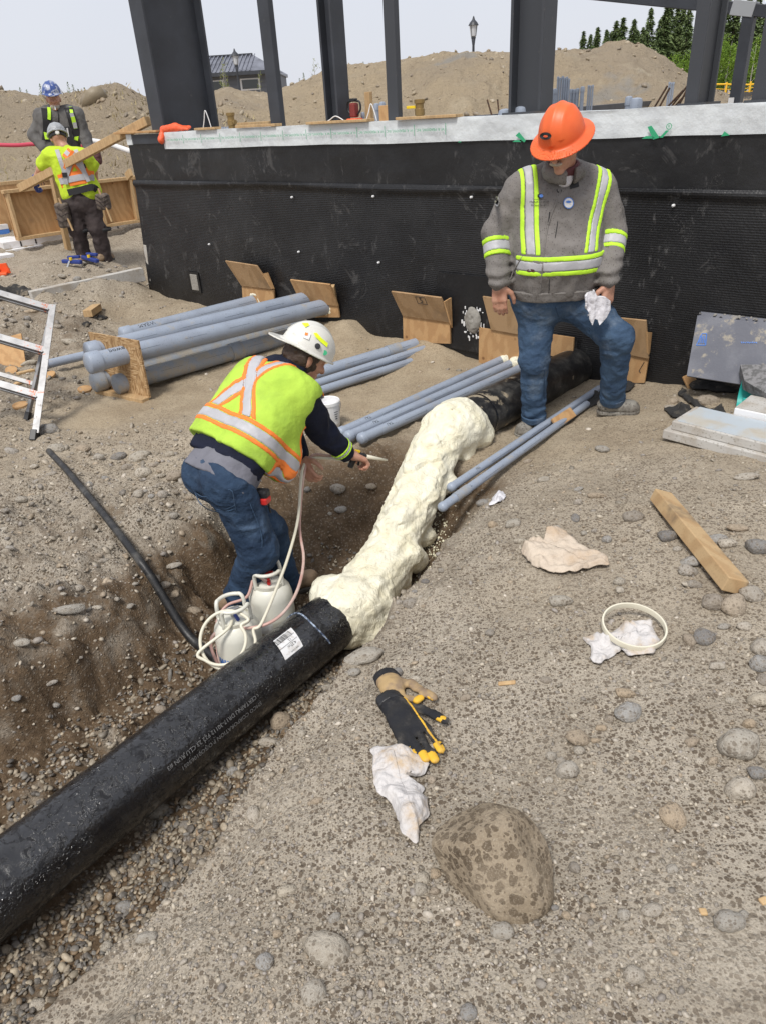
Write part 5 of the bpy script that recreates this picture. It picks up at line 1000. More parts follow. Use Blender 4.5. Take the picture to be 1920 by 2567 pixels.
t, core, lo, hi, a, b, th = glove('work_glove', 'black work glove palm up showing tan leather, under the other glove', 'glove_tan', (240, 200), (330, 340), [[(420, 420), (600, 470), (640, 440)], [(360, 470), (480, 560), (560, 600)]], [(520, 260), (690, 370), (800, 440)], 'glove_yellow', 'glove_black', .022)
obj('black_backing', sdf(lambda P: np.maximum(core(P)-.003, np.minimum(P[..., 2]-(a[2]-.004), ((P-(a+(b-a)*.15).astype(np.float32))@nrm(b-a).astype(np.float32)))), lo, hi, .006), M['glove_black'], t, smooth=True)
t, core, lo, hi, a, b, th = glove('work_glove', 'black work glove back up with bright yellow fingertips', 'glove_black', (275, 480), (470, 760), [[(720, 830), (820, 980), (885, 1085)], [(630, 900), (740, 1080), (815, 1205)], [(520, 950), (640, 1090), (710, 1195)], [(420, 980), (500, 1080), (560, 1150)]], [(660, 600), (800, 660), (930, 735)], 'glove_yellow', 'black_plastic', .030, .044)
sd_ = nrm(np.cross(nrm(b-a), Z3)); obj('yellow_edge', sdf(lambda P: np.maximum(core(P)-.003, np.maximum(np.abs(((P-((a+b)/2+sd_*-.045).astype(np.float32))@sd_.astype(np.float32)))-.004, -((P-a.astype(np.float32))@nrm(b-a).astype(np.float32)))), lo, hi, .005), M['glove_yellow'], t, smooth=True)
plank('lumber_offcut', 'muddy split lumber offcut lying across cobbles on the mound', G(1652, 1262), G(1838, 1492), .088, .062, 'lumber_dirty', lift=.040, up=(.35, -.1, 1))
def chip(u, v, du, dv, label):
    plank('wood_chip', label, G(u, v), G(u+du, v+dv), .018, .008, 'lumber', 'wood chip')
chip(*z6(495, 545), 44, -4, 'flat pale wood chip above the gloves on the mound'); chip(*z6(1375, 1515), 6, 18, 'pale wood splinter to the right of the boulder'); chip(*z6(1625, 1490), 20, -8, 'pale wood splinter on the mound at the right edge')
# ------------------------------------------------------------------ board pile against the wall, right
z3 = lambda x, y: (1600+x*.1935, 760+y*.1935)
bp2 = thing('leaning_board', 'dusty dark grey insulation board with blue print leaning on the wall', 'board', atz(1760, 950, .17))
B1, B2 = wpix(1748, 792, .09), wpix(2010, 822, .09); B4, B3 = wpix(1721, 943, .30), wpix(1985, 985, .30)
bo_ = quadpanel('face_sheet', [B1, B2, B3, B4], .02, M['grey_board'], bp2)
for k in (1, 2): quadpanel('back_sheet', [B1-WN*.028*k+V3(0, 0, .012), B2-WN*.028*k+V3(0, 0, .012), B3-WN*.028*k, B4-WN*.028*k+V3(0, 0, -.01)], .02, M['grey_board'], bp2)
n_b = nrm(np.cross(B2-B1, B4-B1)); n_b = n_b if n_b @ WN > 0 else -n_b
def onb(u, v, l=.012): d = ray(u, v); return CAMP+d*(np.dot(B1+n_b*l-CAMP, n_b)/np.dot(d, n_b))
pgs = [z3(820, 395), z3(880, 395), z3(865, 545), z3(745, 545)]
for i in range(4): obj('blue_print', tubeg([onb(*pgs[i]), onb(*pgs[(i+1) % 4])], .003, 4), M['print_blue'], bp2)
for k in range(4): obj('blue_print', tubeg([onb(*z3(808+k*18-12, 420)), onb(*z3(780+k*24, 520))], .0025, 4), M['print_blue'], bp2)
for k in range(9): obj('blue_print', tubeg([onb(*z3(1325+k*24, 500+3*(k % 3))), onb(*z3(1340+k*24, 520-4*(k % 2)))], .0028, 4), M['print_blue'], bp2)
cl = np.random.default_rng(8)
for k in range(26):
    t_ = cl.random(); p = B1+(B2-B1)*t_*.9+V3(0, 0, .012)-WN*cl.uniform(.0, .05); s = cl.uniform(.008, .02); obj('dirt_clod', boxg(p+V3(0, 0, s*.2), nrm(cl.normal(size=3)), *[nrm(x) for x in np.eye(3)[:2]], s, s, s*.8), M['concrete'], bp2, bevel=s*.3)
plank('plywood_prop', 'plywood offcut propping the leaning grey board', atz(1718, 968, .16), atz(1768, 945, .2), .12, .016, 'ply', 'plywood', up=(0, -1, .6))
zr_ = lambda z: (lambda u, v: atz(u, v, z))
sheet('black_felt', 'flat black felt slab under the leaning grey board', 'felt', [z3(665, 1080), z3(1000, 1010), z3(1310, 1005), z3(1330, 1150), z3(1190, 1175), z3(900, 1150), z3(680, 1130)], .02, .03, 'black_felt', 40, 8, thick=.02)
sheet('black_felt', 'twisted black felt strip beside the pale cobble', 'felt', [z3(560, 1110), z3(495, 1190), z3(600, 1270), z3(740, 1380), z3(900, 1445), z3(960, 1425), z3(760, 1330), z3(640, 1200)], .016, .022, 'black_felt', 44, 10, seed=4.)
sheet('black_felt', 'curled muddy black felt scrap at the end of the torn strip', 'felt', [z3(320, 1390), z3(500, 1350), z3(640, 1330), z3(680, 1380), z3(590, 1500), z3(430, 1500)], .016, .03, 'black_felt', 40, 12, seed=5.)
sheet('black_felt', 'folded black felt scrap behind the pale slab', 'felt', [z3(800, 1440), z3(960, 1400), z3(1060, 1320), z3(1130, 1450), z3(1195, 1470), z3(1190, 1540), z3(830, 1540)], .014, .022, 'black_felt', 44, 9, seed=6.)
tc = atz(1856, 990, .30); td = nrm(V3(.9, -.35, -.06)); tp = thing('teal_pipe', 'bright teal plastic pipe poking out from under rough grey foam', 'pipe', tc-V3(0, 0, .12)); _, ta, tb_ = frame(td)
ang = np.linspace(-.2, math.pi+.6, 26); ri = [tc+(.115*math.cos(a_))*ta-.115*math.sin(a_)*tb_ for a_ in ang]; prow = []
for r_, of in ((.115, 0), (.105, 0)):
    for L_ in (0, .6): prow.append([tc+td*L_+r_*(math.cos(a_)*ta-math.sin(a_)*tb_) for a_ in ang])
nA = len(ang); vv_ = np.array([p for r_ in prow for p in r_]); ff = []
for i in range(nA-1): ff += [[i, i+1, nA+i+1, nA+i], [2*nA+i, 3*nA+i, 3*nA+i+1, 2*nA+i+1], [i, 2*nA+i, 2*nA+i+1, i+1]]
obj('pipe_half', (vv_, ff), M['teal'], tp, smooth=True, auto=40); obj('print_line', tubeg([tc+td*.14+.1165*(math.cos(a_)*ta-math.sin(a_)*tb_) for a_ in np.linspace(1.2, 2.6, 8)], .002, 4), M['print_black'], tp)
gf = [atz(1853, 925, .40), atz(1990, 925, .42), atz(1990, 1040, .30), atz(1863, 965, .345)]; o = quadpanel('foam_slab', gf, .07, M['grey_foam'], None, V3(0, -1, .6)); tag(o, 'rough dark grey foam slab lying over the teal pipe', 'foam board')
ew = thing('foam_block', 'white beaded foam block behind the pale slab', 'foam board', atz(1832, 1065, .2)); e0, e1_ = atz(1832, 1062, .22), atz(1960, 1090, .22); ed = nrm(e1_-e0); en = nrm(np.cross(Z3, ed)); obj('block', boxg((e0+e1_)/2+en*.12+V3(0, 0, .045), ed, en, Z3, np.linalg.norm(e1_-e0), .24, .10), M['eps'], ew, bevel=.006)
obj('skin', boxg((e0+e1_)/2+en*.12+V3(0, 0, .098), ed, en, Z3, np.linalg.norm(e1_-e0)*.96, .23, .006), M['eps_dirty'], ew)
s0, s1 = atz(1660, 1098, .17), atz(1990, 1186, .17); sd2 = nrm(s1-s0); sn = nrm(np.cross(Z3, sd2)); sl_ = thing('insulation_slab', 'pale dirty insulation slab with stepped edge lying on the mound', 'foam board', (s0+s1)/2); ln = np.linalg.norm(s1-s0)
obj('lower_sheet', boxg((s0+s1)/2+sn*.15+V3(0, 0, .028), sd2, sn, Z3, ln, .32, .052), M['eps_dirty'], sl_, bevel=.005); obj('upper_sheet', boxg((s0+s1)/2+sn*.165+sd2*.02+V3(0, 0, .080), sd2, sn, Z3, ln-.02, .29, .05), M['eps_dirty'], sl_, bevel=.005); obj('blue_skin', boxg((s0+s1)/2+sn*.17+sd2*.03+V3(0, 0, .1065), sd2, sn, Z3, ln-.05, .27, .004), M['blue_board'], sl_)
plank('plywood_offcut', 'brown plank wedged between the crest conduits and the mound', atz(1388, 1066, .07), atz(1434, 1036, .09), .07, .02, 'ply', 'lumber', up=(.5, -.5, .7))
sheet('black_felt', 'black felt flap between the standing man\'s feet', 'felt', [z4(850, 545), z4(905, 490), z4(990, 465), z4(1090, 462), z4(1060, 490), z4(945, 540), z4(870, 570)], .02, .03, 'black_felt', 40, 12, seed=9.)
# ------------------------------------------------------------------ left: formwork, foam, cone, clamps
f5 = lambda x, y: (x*.2351, 180+y*.2351)
fA, fB = atz(43, 603, .66), atz(352, 556, .66); fe = nrm(fB-fA); fn_ = nrm(np.cross(fe, Z3)); fn_ = fn_ if fn_[1] < 0 else -fn_; fl_ = np.linalg.norm(fB-fA)+.1; fh = .60
fw_ = thing('concrete_form', 'plywood concrete form with stud frame standing on white foam', 'formwork', fA)
obj('plywood_face', boxg(fA+fe*fl_/2-fn_*.02+V3(0, 0, fh/2), fe, fn_, Z3, fl_, .018, fh), M['ply'], fw_); obj('bottom_plate', boxg(fA+fe*fl_/2+fn_*.034+V3(0, 0, .02), fe, fn_, Z3, fl_, .088, .04), M['lumber'], fw_, bevel=.003); obj('top_plate', boxg(fA+fe*fl_/2+fn_*.034+V3(0, 0, fh-.02), fe, fn_, Z3, fl_+.04, .09, .04), M['lumber'], fw_, bevel=.003)
for x in (.03, .62, 1.22, 1.72): obj('stud', boxg(fA+fe*min(x, fl_-.03)+fn_*.034+V3(0, 0, fh/2), fe, fn_, Z3, .038, .088, fh-.085), M['lumber'], fw_, bevel=.003)
f2 = thing('concrete_form', 'second plywood form wall beyond the nearer stud-framed one', 'formwork', fA-fn_*1.0); obj('plywood_face', boxg(fA+fe*.2-fn_*1.0+V3(0, 0, .33), fe, fn_, Z3, 2.6, .018, fh), M['ply'], f2); obj('top_plate', boxg(fA+fe*.2-fn_*1.03+V3(0, 0, .62), fe, fn_, Z3, 2.6, .09, .04), M['lumber'], f2)
rbm = thing('rebar_mat', 'bundle of rebar ends standing inside the form', 'rebar', fA+fe*.9-fn_*.5)
for k in range(7): obj('bar', tubeg([fA+fe*(.45+.035*k)-fn_*.3+V3(0, 0, -.1), fA+fe*(.45+.035*k)-fn_*.3+V3(0, 0, .68)], .007, 6), M['rebar'], rbm)
eA = atz(39, 648, .44); fm1 = thing('foam_footing', 'white foam footing boards under the stud-framed form', 'foam board', eA)
obj('lower_board', boxg(eA+fe*1.0-fn_*.6+V3(0, 0, .055), fe, fn_, Z3, 2.3, 1.2, .11), M['eps'], fm1, bevel=.004); u2 = eA+fe*.06-fn_*.10; obj('upper_board', boxg(u2+fe*.97-fn_*.5+V3(0, 0, .155), fe, fn_, Z3, 2.2, 1.0, .085), M['eps'], fm1, bevel=.004)
for x in (.1, .3, 1.25, 1.5): obj('slot', boxg(u2+fe*x+fn_*.001+V3(0, 0, .155), fe, fn_, Z3, .018, .006, .06), M['print_black'], fm1)
lb0 = eA-fe*.5+fn_*-.15; obj('left_board', boxg(lb0+V3(0, 0, .05), fe, fn_, Z3, .8, .9, .1), M['eps'], fm1, bevel=.004)
o = thing('foam_stack', 'white foam boards with a blue edge stacked left of the form', 'foam board', atz(5, 590, .66)); bq = atz(-20, 585, .68); obj('board', boxg(bq-fn_*.1, fe, fn_, Z3, .42, .4, .07), M['print_blue'], o); obj('board', boxg(bq-fn_*.1+V3(0, 0, .07), fe, fn_, Z3, .42, .4, .06), M['eps'], o)
lda, ldb = aty(*f5(225, 1240), 9.55), aty(*f5(1585, 522), 8.75); lu = obj('lumber', beamg(lda, ldb, .085, .085), M['lumber'], None, bevel=.004); tag(lu, 'long lumber lifted diagonally from the form to the wall corner', 'lumber')
lu = obj('lumber', beamg(aty(*f5(560, 1085), 9.85), atz(*f5(742, 1935), .46), .09, .06, fe), M['lumber'], None, bevel=.004); tag(lu, 'upright lumber stake beside the worker in the yellow shirt', 'lumber')
lu = obj('lumber', beamg(aty(*f5(1360, 1120), 10.6), aty(*f5(1400, 1070), 10.5), .04, .09), M['lumber'], None); tag(lu, 'short lumber brace where the form meets the black wall', 'lumber')
def pxbox(name, label, cat, pts_lo, z, ht, dp, m, bev=.004):
    a, b = [atz(*p, z) for p in pts_lo]; e = nrm(b-a); n = nrm(np.cross(Z3, e)); o = obj(name, boxg((a+b)/2+n*dp/2+V3(0, 0, ht/2), e, n, Z3, np.linalg.norm(b-a), dp, ht), M[m], None, bevel=bev); tag(o, label, cat); return o
pxbox('foam_curb', 'lower foam board of the low curb running to the wall corner', 'foam board', [(118, 778), (366, 722)], .12, .15, .08, 'eps_dirty'); a, b = atz(84, 762, .26), atz(362, 700, .29); e = nrm(b-a); o = obj('foam_curb', beamg(a+V3(0, 0, .06), b+V3(0, 0, .06), .09, .15), M['eps_dirty'], None, bevel=.006); tag(o, 'upper cracked foam board of the low curb running to the wall corner', 'foam board')
cb = G(4, 688); cn = thing('traffic_cone', 'orange traffic cone at the edge of the upper level', 'cone', cb); obj('cone', lathe(cb+V3(-.12, 0, .03), nrm(V3(-.25, .1, 1)), [(.14, 0), (.03, .42), (.0, .43)], 28), M['cone'], cn, smooth=True, auto=50); obj('base', boxg(cb+V3(-.1, 0, .02), nrm(V3(1, .3, 0)), nrm(V3(-.3, 1, 0)), Z3, .36, .36, .03), M['cone'], cn, bevel=.008); obj('torn_flap', boxg(cb+V3(.07, -.03, .07), nrm(V3(1, -.3, .1)), nrm(V3(.3, 1, .2)), nrm(V3(-.1, -.2, 1)), .13, .012, .12), M['cone'], cn)
for k, (a, b, lab) in enumerate([(f5(690, 2085), f5(890, 2095), 'blue bar clamp lying on a stone with its steel bar upright'), (f5(900, 2040), f5(1062, 2085), 'blue bar clamp lying behind the upright-barred one')]):
    a, b = G(*a), G(*b); cm = thing('bar_clamp', lab, 'clamp', (a+b)/2, 'blue bar clamps'); up = V3(0, 0, .07)
    obj('clamp_arm', beamg(a+up, b+up, .05, .045), M['blue_plastic'], cm, bevel=.012); obj('clamp_arm', beamg(a+up+(b-a)*.2+V3(.02, .02, .04), a+up+(b-a)*.7+V3(.05, .03, .05), .04, .035), M['blue_plastic'], cm, bevel=.01); m_ = (a+b)/2
    obj('steel_bar', beamg(m_+up+V3(-.02, 0, .02), m_+V3(-.05, -.14, -.02) if k == 0 else m_+V3(.1, .05, -.0), .022, .008), M['steel_bright'], cm); obj('pad', tubeg([m_+up+V3(0, -.02, .02), m_+up+V3(0, -.02, .05)], .018, 10), M['yellow_plastic'], cm)
o = obj('red_hose', tubeg(bez([aty(-40, 362, 12.8), aty(40, 364, 12.7), aty(90, 361, 12.6), aty(160, 362, 12.7), aty(240, 372, 12.9)], 6), .030, 10), M['pipe_red'], None, smooth=True); tag(o, 'red hose stretched behind the man in the blue hat', 'hose')
o = obj('white_pipe', tubeg(bez([aty(200, 350, 12.2), aty(240, 354, 12.), aty(275, 362, 11.7), aty(330, 380, 11.3)], 6), .035, 10), M['trim_white'], None, smooth=True); tag(o, 'white pipe sloping down to the wall corner', 'pipe')
# ------------------------------------------------------------------ things on the wall top
s6 = lambda x, y: (300+x*.4232, y*.4232); WT = 1.806
def wtop(u, off=-.08): s = 0.; lo, hi = -4., 6.; 
def wt(u, off=-.08, z=WT):
    lo, hi = -4., 6.
    for _ in range(40):
        m_ = (lo+hi)/2
        if proj(wp(m_, z, off))[0] > u: lo = m_
        else: hi = m_
    return wp(lo, z, off)
def wplank(u0, u1, label, off=-.07, th=.022, wd=.11, m='lumber', z=WT):
    o = obj('plank', beamg(wt(u0, off)+V3(0, 0, th/2+z-WT), wt(u1, off)+V3(0, 0, th/2+z-WT), wd, th), M[m], None, bevel=.003); tag(o, label, 'plank')
wplank(302, 408, 'thin brown board on the wall corner under the diagonal lumber', -.02, .02, .16, 'ply'); wplank(496, 548, 'short board at the foot of the widest column', .01, .02, .08); wplank(600, 699, 'thin board on the wall top beside the rectangular post', .0, .022, .09); wplank(778, 930, 'long thin board on the wall top under the red handled tool', .01, .02, .1); wplank(1000, 1150, 'thin board on the wall top beside the brass valve', .01, .02, .09)
wplank(600, 680, 'lumber lying behind the brass coupling', -.45, .05, .05, z=WT-.01)
o = obj('wood_block', boxg(wt(927, -.3)+V3(0, 0, .09), WD, WN, Z3, .055, .04, .24), M['lumber'], None, bevel=.003); tag(o, 'upright pale wood block beside the conduit pair', 'wood block')
o = obj('wood_block', boxg(wt(975, -.14)+V3(0, 0, .05), WD, WN, Z3, .17, .04, .11), M['ply'], None, bevel=.003); tag(o, 'orange-brown wood block at the foot of the rectangular post', 'wood block')
def brass(u, label, handle):
    p = wt(u, -.16)-V3(0, 0, .01); T = thing('brass_coupling', label, 'fitting', p, 'brass fittings on the wall top'); r = .038
    obj('body', lathe(p, Z3, [(0, 0), (r*.8, 0), (r*.8, .03), (r, .035), (r, .075), (r*.85, .08), (r*.85, .11), (r*1.08, .115), (r*1.08, .14), (0, .14)], 20), M['brass'], T, smooth=True, auto=30)
    if handle: obj('handle', beamg(p+V3(0, 0, .09)+WD*.03, p+V3(0, 0, .09)+WD*.12, .03, .02), M['yellow_plastic'], T, bevel=.004)
    else: obj('side_nut', tubeg([p+V3(0, 0, .06), p+V3(0, 0, .06)-WD*.06], .02, 8), M['brass'], T)
brass(583, 'brass coupling beside the widest steel column', False); brass(1052, 'brass valve with yellow lever beside the orange-hatted man', True)
tp_ = wt(890, -.16); tool = thing('plate_tool', 'red engine tool with black side handles on the wall top', 'power tool', tp_); obj('engine', boxg(tp_+V3(0, 0, .085), WD, WN, Z3, .06, .06, .105), mat('dark_red_casing', (.20, .03, .025), .5), tool, bevel=.012); obj('foot', boxg(tp_+V3(0, 0, .014), WD, WN, Z3, .11, .09, .026), M['orange_rubber'], tool, bevel=.008); obj('top_cover', boxg(tp_+V3(0, 0, .157), WD, WN, Z3, .05, .05, .025), M['black_plastic'], tool, bevel=.006)
for i in (-1, 1): obj('handle', tubeg(bez([tp_+WD*.03*i+V3(0, 0, .15), tp_+WD*.065*i+V3(0, 0, .14), tp_+WD*.07*i+V3(0, 0, .09), tp_+WD*.035*i+V3(0, 0, .05)], 5), .008, 8), M['black_plastic'], tool, smooth=True)
gA, gB = wt(412, .0), wt(484, -.03)
def og(P): q = [(gA+V3(0, 0, .02), gA+(gB-gA)*.45+V3(0, 0, .03), .035, .045)]+[(gA+(gB-gA)*.45+V3(0, 0, .03), gA+(gB-gA)*(.96-.05*k)+WN*(.05-.03*k)+V3(0, 0, .012+.006*k), .028, .014) for k in range(4)]+[(gA+V3(0, 0, .01), gA+WN*.05-V3(0, 0, .07), .03, .035)]; return rough(P, caps(P, q, .012), .008, 30)
o = obj('rubber_glove', sdf(og, np.minimum(gA, gB)-.16, np.maximum(gA, gB)+.16, .007), M['orange_rubber'], None, smooth=True); tag(o, 'orange rubber gloves draped over the wall edge by the widest column', 'glove')
for a, b, h, l in [(510, 532, .16, 'loop of white string at the foot of the widest column'), (811, 868, .05, 'white string trailing behind the slim column'), (917, 945, .12, 'white string tied to the conduit pair')]:
    p, q = wt(a, -.03), wt(b, -.05); o = obj('string', tubeg(bez([p, p+(q-p)*.3+V3(0, 0, h*.5), p+(q-p)*.55+V3(0, 0, h), p+(q-p)*.8+V3(0, 0, h*.6), q], 6), .0045, 6), M['trim_white'], None, smooth=True); tag(o, l, 'string')
def stub(u0, u1, vt, off, label, grp='capped conduit stubs inside the foundation', zb=.75, cap_=True):
    pt = wpix((u0+u1)/2, vt, off); d = np.linalg.norm(pt-CAMP); r = (u1-u0)/2/F*d*.95; p = V3(pt[0], pt[1], zb); T = thing('conduit_stub', label, 'conduit', p, grp)
    obj('pipe', tubeg([p, pt-V3(0, 0, .012)], r*.9, 18), M['pvc'], T, smooth=True, auto=40)
    if cap_: obj('cap', lathe(pt-V3(0, 0, r*2.2), Z3, [(r*.9, 0), (r*1.03, 0), (r*1.03, r*1.6), (r*.9, r*2.05), (r*.5, r*2.2), (0, r*2.25)], 18), M['pvc'], T, smooth=True, auto=50)
s7 = lambda x: 1200+x*.4353
for u0, u1, vt, off, l in [(937, 950, 259, -.25, 'upright grey conduit of the string-tied pair, farther from the post'), (951, 965, 255, -.22, 'upright grey conduit of the string-tied pair, closer to the post'), (905, 914, 281, -.25, 'short slim grey stub beside the red handled tool'), (1250, 1281, 273, -.22, 'wide capped grey stub left of the dark column by the orange hat'), (1291, 1323, 266, -.2, 'wide capped grey stub at the foot of the dark column by the orange hat'), (1568, 1584, 241, -.5, 'narrower capped grey stub of the close pair'), (1582, 1608, 245, -.42, 'wider capped grey stub of the close pair')]: stub(u0, u1, vt, off, l)
for x0, x1, y in [(375, 407, 510), (405, 427, 512), (426, 449, 510), (522, 541, 512), (541, 559, 513), (558, 577, 508), (585, 607, 498)]: stub(s7(x0), s7(x1), y*.4353, -1.3, 'medium capped grey stub in the cluster behind the orange hard hat', 'medium conduit stubs behind the orange hat')
for x, y in [(455, 440), (468, 446), (482, 437), (494, 446), (506, 441), (518, 452)]: stub(s7(x-6), s7(x+6), y*.4353, -1.5, 'tall thin grey stub in the cluster behind the orange hard hat', 'tall thin conduit stubs', cap_=True)
for x, y in [(631, 490), (643, 492), (656, 488)]: stub(s7(x-5), s7(x+5), y*.4353, -1.4, 'thin grey stub in the row of three right of the orange hat', 'thin stubs in threes')
for x, y in [(1097, 471), (1109, 474), (1121, 472)]: stub(s7(x-5), s7(x+5), y*.4353, -3.2, 'thin grey stub in the far row of three by the rebar', 'far thin stubs in threes')
for x in (604, 618, 634): stub(300+x*.4232, 300+(x+13)*.4232, 318, -.2, 'tiny grey stub beside the brass coupling', 'tiny stubs by the brass coupling')
for k, (a, b) in enumerate([((1640, 268), (1672, 215)), ((1652, 268), (1678, 220)), ((1672, 268), (1712, 226)), ((1682, 267), (1722, 215)), ((1690, 267), (1728, 225)), ((1700, 266), (1724, 218)), ((1232, 290), (1220, 250)), ((1250, 288), (1246, 249))]):
    p, q = wpix(*a, -1.0), wpix(*b, -1.0); o = obj('rebar', tubeg([p-(q-p)*2.2, q], .007, 6), M['rebar'], None); tag(o, 'bent rusty rebar rod leaning at the foot of a column' if k < 6 else 'short rusty rebar rod left of the column by the orange hat', 'rebar', 'rebar rods' if k < 6 else 'short rebar rods')
# ------------------------------------------------------------------ people
def hand(w, d, n, s, curl=.35, k=1.0):
    """capsules of a hand: wrist w, finger direction d, palm side n, thumb side s"""
    w = np.asarray(w, float); d = nrm(d); n = nrm(np.asarray(n)-d*np.dot(n, d)); s = nrm(np.asarray(s)-d*np.dot(s, d)-n*np.dot(s, n)); L = [(w-d*.03*k, w+d*.03*k, .026*k, .026*k, .02)]
    for o in (-.027, -.009, .009, .027): L.append((w+d*.02*k+s*o*.7*k, w+d*.083*k+s*o*k, .0165*k, .0145*k, .012))
    for o, ln in ((.028, .066), (.0095, .075), (-.0095, .07), (-.027, .054)):
        p = w+d*.088*k+s*o*k; a = curl*.5
        for j, (fr, r0, r1) in enumerate(((.45, .0105, .0095), (.32, .0095, .0088), (.23, .0088, .0078))):
            q = p+(d*math.cos(a)+n*math.sin(a)+s*o*1.2*(0 if j else 1))*ln*fr*k*1.15; L.append((p, q, r0*k, r1*k, .0035)); p = q; a += curl
    p = w+d*.025*k+s*.028*k; q = p+nrm(d*.6+s*.75+n*.25)*.042*k; L += [(p, q, .0155*k, .0125*k, .012), (q, q+nrm(d*.85+s*.25+n*.35)*.034*k, .0125*k, .0112*k, .004), (q+nrm(d*.85+s*.25+n*.35)*.034*k, q+nrm(d*.85+s*.25+n*.35)*.034*k+nrm(d*.95+n*.4)*.024*k, .0112*k, .009*k, .003)]
    return L
def hframe(f, roll=0.):
    f = nrm(f); u = nrm(Z3-f*f[2]); r = np.cross(f, u); c, s = math.cos(roll), math.sin(roll); return f, r*c+u*s, u*c-r*s
def headd(P, c, f, r, u, k=1.0):
    q = local(P, c, f, r, u)/np.float32(k); x, y, z = q[..., 0], q[..., 1], q[..., 2]
    d = ellp(q-np.float32([-.012, 0, .03]), (.098, .077, .092)); d = smin(d, ellp(q-np.float32([.022, 0, -.05]), (.066, .057, .072)), .04)
    nose = cap(q, V3(.082, 0, .018), V3(.108, 0, -.022), .009, .0145); d = smin(d, nose, .012)
    for sgn in (-1, 1):
        d = smin(d, ellp(q-np.float32([-.012, .078*sgn, -.005]), (.020, .010, .031)), .006); d = smin(d, ellp(q-np.float32([.073, .035*sgn, -.012]), (.024, .024, .02)), .018)
        d = smax(d, -(ellp(q-np.float32([.093, .031*sgn, .017]), (.015, .019, .011))), .01); d = smin(d, ellp(q-np.float32([.078, .031*sgn, .016]), (.012, .0125, .0115)), .002)
        d = smin(d, cap(q, V3(.086, .014*sgn, .034), V3(.076, .05*sgn, .032), .008, .006), .01)
    d = smin(d, ellp(q-np.float32([.082, 0, -.055]), (.012, .026, .007)), .006); d = smin(d, ellp(q-np.float32([.085, 0, -.068]), (.010, .022, .007)), .006); d = smin(d, ellp(q-np.float32([.074, 0, -.1]), (.02, .026, .018)), .02)
    return d*k
def hatd(P, c, f, r, u, cr=(.128, .108, .135), brim=(.172, .147), full=True, visor=0., ridge=.006):
    q = local(P, c, f, r, u); x, y, z = q[..., 0], q[..., 1], q[..., 2]
    d = ellp(q, cr)-ridge*np.exp(-(y/.013)**2)*(z > .02)-.004*np.exp(-((np.abs(y)-.05)/.012)**2)*(z > .04); d = smax(d, -z-.002, .006)
    inn = ellp(q, (cr[0]-.008, cr[1]-.008, cr[2]-.008)); d = np.maximum(d, -np.maximum(inn, z-.03))
    def oval(a, b, cx=0.): rr = np.hypot((x-cx)/a, y/b); return (rr-1)*min(a, b)
    rad = np.hypot(x/cr[0], y/cr[1])
    if full: e = np.maximum(oval(*brim), np.abs(z+.004+.045*np.maximum(rad-1, 0))-.0035); e = np.maximum(e, -oval(cr[0]-.012, cr[1]-.012))
    else:
        e = np.maximum(oval(cr[0]+.012, cr[1]+.010), np.abs(z+.001)-.0045); v = np.maximum(oval(.10, cr[1]*.80, visor*.105), np.abs(z+.004+.13*np.abs(x-visor*cr[0]*.9)*(x*visor > cr[0]*.85))-.0035); v = np.maximum(v, -(x*visor)+.05); e = np.minimum(e, v); e = np.maximum(e, -oval(cr[0]-.012, cr[1]-.012))
    return smin(d, e, .008)
def bb(L, m=.12): A = np.array([p for c in L for p in (c[0], c[1])]); return A.min(0)-m-max(max(c[2], c[3]) for c in L), A.max(0)+m+max(max(c[2], c[3]) for c in L)
def folds(P, d, amp, sc, ax=None, band=.05):
    m = np.abs(d) < band; d = d.copy()
    if m.any():
        Q = P[m]*sc; d[m] += amp*(np.abs(fbm(Q, 3))*2-.6)
    return d
def shell(dfn, region, out=.004, inn=.010):
    def fn(P):
        r = region(P)
        if P.shape[0] > 1:                       # block centres: keep a block if the band can reach it
            d = dfn(P); return np.maximum(np.maximum(d-out, -(d+inn)), r)
        if (r > 0).all(): return np.abs(r)+1e-4
        d = dfn(P); return np.maximum(np.maximum(d-out, -(d+inn)), r)
    return fn
f32 = np.float32
# ================================================= 1. standing man with the orange full-brim hat
mc = thing('person', 'man in orange full-brim hard hat and grey hi-vis jacket holding a white rag', 'person', (1.25, 4.3, 0))
HF = hframe((-.50, -.66, -.46)); HC1 = V3(1.035, 4.12, 1.675)
shR, elR, wrR = V3(.865, 4.32, 1.445), V3(.742, 4.33, 1.235), V3(.738, 4.19, .99)
shL, elL, wrL = V3(1.315, 4.32, 1.43), V3(1.40, 4.31, 1.215), V3(1.345, 4.12, .975)
handR = hand(wrR-V3(0, 0, .01), (.05, -.08, -1), (.35, .9, 0), (.9, -.4, 0), .38, 1.12); handL = hand(wrL-V3(-.005, 0, .01), (-.12, -.22, -1), (-.5, .8, -.2), (-.8, -.55, 0), 1.05, 1.12)
hipR, knR, anR = V3(.99, 4.30, .86), V3(.975, 4.25, .50), V3(1.005, 4.31, .11)
hipL, knL, anL = V3(1.19, 4.29, .87), V3(1.415, 4.10, .655), V3(1.49, 4.27, .22)
bodyL = [(V3(1.085, 4.28, 1.48), HC1-HF[2]*.05-HF[0]*.03, .06, .058), (V3(1.08, 4.33, 1.38), V3(1.08, 4.33, .95), .08, .09), (shR, shL, .06, .06), (shR, elR, .05, .045), (elR, wrR, .042, .03), (shL, elL, .05, .045), (elL, wrL, .042, .03), (hipR, knR, .08, .055), (knR, anR, .05, .04), (hipL, knL, .08, .055), (knL, anL, .05, .04), (hipR, hipL, .09, .09)]
def body1(P): return np.minimum(smin(caps(P, bodyL, .03), headd(P, HC1, *HF), .02), np.minimum(caps(P, handR, .006), caps(P, handL, .006)))
